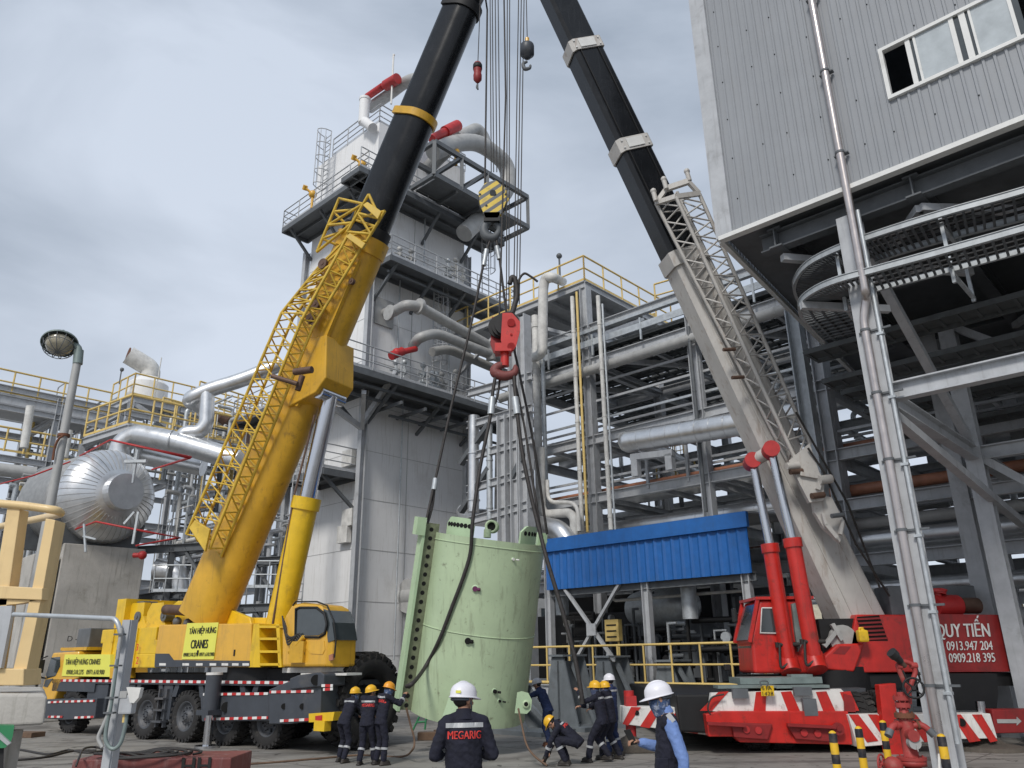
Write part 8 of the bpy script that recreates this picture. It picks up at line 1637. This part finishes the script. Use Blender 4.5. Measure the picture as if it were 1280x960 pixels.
    if near:
        b = MB(); b.tube([H_(math.cos(t_) * .093, -.012 + math.sin(t_) * .11, .0) for t_ in [math.pi * (1.05 + .9 * j / 12) for j in range(13)]], .014 * s, 7); b.build('headband', 'chassis', hm)
    if scarf:
        b = MB(); etube(b, [H_(0, 0, -.0), H_(0, .0, -.06), H_(0, -.005, -.12), K['neck'] - hz * .01], [.086 * s, .084 * s, .078 * s, .095 * s], [.106 * s, .104 * s, .09 * s, .09 * s], hr); remesh(b, 'scarf', scarf, root, .009 if near else .012, .006, 22, sm=2)
    if glove:
        for q in glove:
            w = K['ha' + q]; d = (w - K['el' + q]).normalized(); b = MB(); limb(b, [w - d * .05 * s, w + d * .03 * s, w + d * .12 * s], [.042 * s, .05 * s, .035 * s]); remesh(b, 'glove', pose.get('glovemat', 'glove_yellow'), root, .011, sm=1)
    return root, K, s, L, H_, R_
# man in the lettered jacket, seen from behind
r, K, s, L, H_, R_ = person(580, 848, 8.3, 8, dict(hal=(-.13, .20, 1.12), har=(.10, .22, 1.10), ell=(-.265, -.02, 1.12), elr=(.265, -.02, 1.12), shl=(-.185, 0, 1.385), shr=(.185, 0, 1.385), curl=1.0), 'man seen from behind in a white helmet, red lettering on his navy jacket', helmet='helmet_white', head_yaw=-52, head_pitch=-4, near=True, lettering='MEGARIG', sc=1.075)
hm = [o for o in COL.objects if o.parent == r and o.name.startswith('helmet')][0]
b = MB(); b.box(H_(.060, -.128, .062), (.05 * s, .004, .024 * s), (V(.86, -.35, 0).normalized(), V(.35, .86, 0).normalized(), V(0, 0, 1))); b.build('sticker', 'sign_yellow', hm); b = MB(); b.ball(H_(-.088, -.06, -.0), .018, 8); b.build('strap_knob', 'blue_shirt', hm)
# man with phone
r, K, s, L, H_, R_ = person(821, 842, 8.5, 78, dict(neck=(0, -.02, 1.47), chest=(0, -.04, 1.29), head=(0, .03, 1.62), shl=(-.18, -.06, 1.39), shr=(.18, -.01, 1.39), ell=(-.21, -.16, 1.08), hal=(-.20, -.16, .80), elr=(.22, .03, 1.12), har=(.13, .24, 1.18), curl=.7), 'man in navy vest, blue shirt, white helmet and patterned face scarf looking at his phone', top='blue_shirt', legs='navy_blue_cloth', vest='navy_cloth', helmet='helmet_white', head_yaw=6, head_pitch=-8, near=True, scarf='scarf_cloth', sc=1.06, bands=False)
b = MB(); sb2 = [o for o in COL.objects if o.parent == r and o.name.startswith('vest')][0]
b.beam(K['shl'] + V(-.02, -.05, .07), K['shl'] + V(.03, -.07, -.0), .05, .012, up=V(0, -1, 0)); b.build('reflective_band', 'reflective', sb2)
b = MB(); b.bbox(L((-.175, .03, 1.02)), (.12, .03, .12), None, .008); b.build('pocket', 'navy_cloth', sb2)
ph = K['har'] + (K['har'] - K['elr']).normalized() * .085 + V(-.02, -.02, .03); pz = V(-.42, .1, .9).normalized(); pxx = V(.8, -.6, .2).normalized(); pyy = pz.cross(pxx).normalized()
phn = thing('phone', ph, 'dark phone held up in the hand of the man with the scarf', 'phone'); b = MB(); b.bbox(ph, (.075, .010, .155), (pxx, pyy, pz), .004); b.build('case', 'black_plastic', phn)
b = MB(); b.box(ph + pyy * (.0062 if pyy.x > 0 else -.0062), (.068, .001, .142), (pxx, pyy, pz)); b.build('screen', 'phone_glass', phn)
# three workers at the left edge of the shell
person(445, 853, 18.5, -35, dict(pel=(0, -.12, .86), hil=(-.09, -.12, .83), hir=(.09, -.12, .83), chest=(0, .06, 1.2), neck=(0, .14, 1.36), head=(0, .2, 1.50), shl=(-.18, .08, 1.29), shr=(.18, .08, 1.29), ell=(-.24, .2, 1.05), elr=(.22, .26, 1.08), hal=(-.1, .42, .95), har=(.1, .46, .98), knl=(-.12, .02, .47), knr=(.12, -.04, .47), anl=(-.12, -.1, .09), anr=(.16, -.22, .09)), 'leftmost of three workers at the shell edge, half hidden by the middle one', scarf='scarf_cloth', sc=.93, head_pitch=8)
person(465, 851, 17.9, -12, dict(pel=(0, -.05, .88), hil=(-.09, -.05, .85), hir=(.09, -.05, .85), chest=(0, .03, 1.24), neck=(0, .06, 1.41), head=(.02, .08, 1.56), ell=(-.22, .16, 1.08), elr=(.25, .08, 1.06), hal=(-.05, .36, 1.0), har=(.24, .30, .93), knl=(-.1, -.0, .47), anl=(-.11, -.15, .09), knr=(.11, .08, .48), anr=(.14, .1, .09)), 'middle of three workers at the shell edge, back turned, yellow glove, face raised', sc=.93, head_yaw=-45, head_pitch=18, lettering='MEGARIG', glove='r')
person(487, 844, 17.8, -52, dict(pel=(0, -.04, .90), hil=(-.09, -.04, .87), hir=(.09, -.04, .87), chest=(0, .04, 1.27), neck=(.0, .1, 1.43), head=(0, .13, 1.57), ell=(-.2, .26, 1.25), elr=(.24, .28, 1.22), hal=(-.04, .5, 1.28), har=(.08, .5, 1.40), knl=(-.1, .02, .48), anl=(-.1, -.08, .09), anr=(.13, -.02, .09)), 'rightmost of three workers at the shell edge, reaching up to the sling', helmet='helmet_orange', scarf='scarf_cloth', sc=.96, head_pitch=-14, lettering='MEGARIG')
# leaning man in the blue overall
person(671, 847, 20.8, 62, dict(pel=(0, -.1, .88), hil=(-.09, -.1, .85), hir=(.09, -.1, .85), chest=(0, .04, 1.2), neck=(0, .14, 1.35), head=(0, .19, 1.49), shl=(-.18, .08, 1.28), shr=(.18, .08, 1.28), ell=(-.2, .32, 1.17), elr=(.2, .32, 1.2), hal=(-.12, .58, 1.1), har=(.12, .6, 1.14), knl=(-.1, -.05, .46), anl=(-.1, -.2, .09), knr=(.1, .0, .46), anr=(.12, -.05, .09)), 'man in blue overall and greyish helmet leaning on the lower right lug of the shell', top='navy_blue_cloth', legs='navy_blue_cloth', helmet='helmet_grey', head_pitch=-12, bands=False, sc=.98, boots='rust')
# crouching worker
person(688, 892, 17.4, 72, dict(pel=(0, -.22, .46), hil=(-.1, -.2, .45), hir=(.1, -.2, .45), chest=(0, .06, .70), neck=(0, .22, .80), head=(0, .34, .84), shl=(-.19, .13, .74), shr=(.19, .13, .74), ell=(-.25, .28, .47), elr=(.22, .32, .50), hal=(-.2, .42, .16), har=(.12, .42, .24), knl=(-.16, .2, .50), knr=(.16, .2, .50), anl=(-.14, .0, .09), anr=(.14, .04, .09), curl=.9, glovemat='leather'), 'crouching worker in a yellow helmet holding a rope to the ground', sc=.98, head_pitch=-45, lettering='MEGARIG', glove='lr')
# pair holding the right sling, and the man behind
person(743, 853, 17.7, 62, dict(pel=(0, -.12, .84), hil=(-.09, -.1, .82), hir=(.09, -.1, .82), chest=(0, -.06, 1.2), neck=(0, -.02, 1.37), head=(0, .03, 1.52), shl=(-.18, -.04, 1.3), shr=(.18, -.04, 1.3), ell=(-.2, .22, 1.2), elr=(.2, .2, 1.1), hal=(-.05, .42, 1.42), har=(.05, .4, 1.1), knl=(-.12, .12, .47), anl=(-.14, .18, .09), knr=(.13, .1, .47), anr=(.14, -.18, .12)), 'yellow-helmeted worker pulling the right-hand sling with both arms, nearer of the pair', sc=.97, head_pitch=10, scarf='scarf_red')
person(755, 855, 18.1, 58, dict(pel=(0, -.08, .86), hil=(-.09, -.08, .84), hir=(.09, -.08, .84), chest=(0, -.04, 1.22), neck=(0, 0, 1.39), head=(0, .04, 1.53), ell=(-.2, .18, 1.15), elr=(.2, .18, 1.12), hal=(-.05, .45, 1.22), har=(.05, .42, 1.05), knl=(-.12, .1, .48), anl=(-.14, .1, .09), anr=(.16, -.2, .09)), 'second worker in a yellow helmet close behind the one pulling the right-hand sling', sc=.95, scarf='scarf_red')
person(761, 846, 18.7, 48, dict(ell=(-.22, .15, 1.12), elr=(.22, .1, 1.1), hal=(-.1, .36, 1.1), har=(.14, .3, 1.0), anl=(-.1, .05, .09), anr=(.14, -.1, .09)), 'worker in a white helmet standing behind the pair at the right-hand sling', helmet='helmet_white', top='navy_blue_cloth', legs='navy_blue_cloth', sc=.98, head_yaw=8)
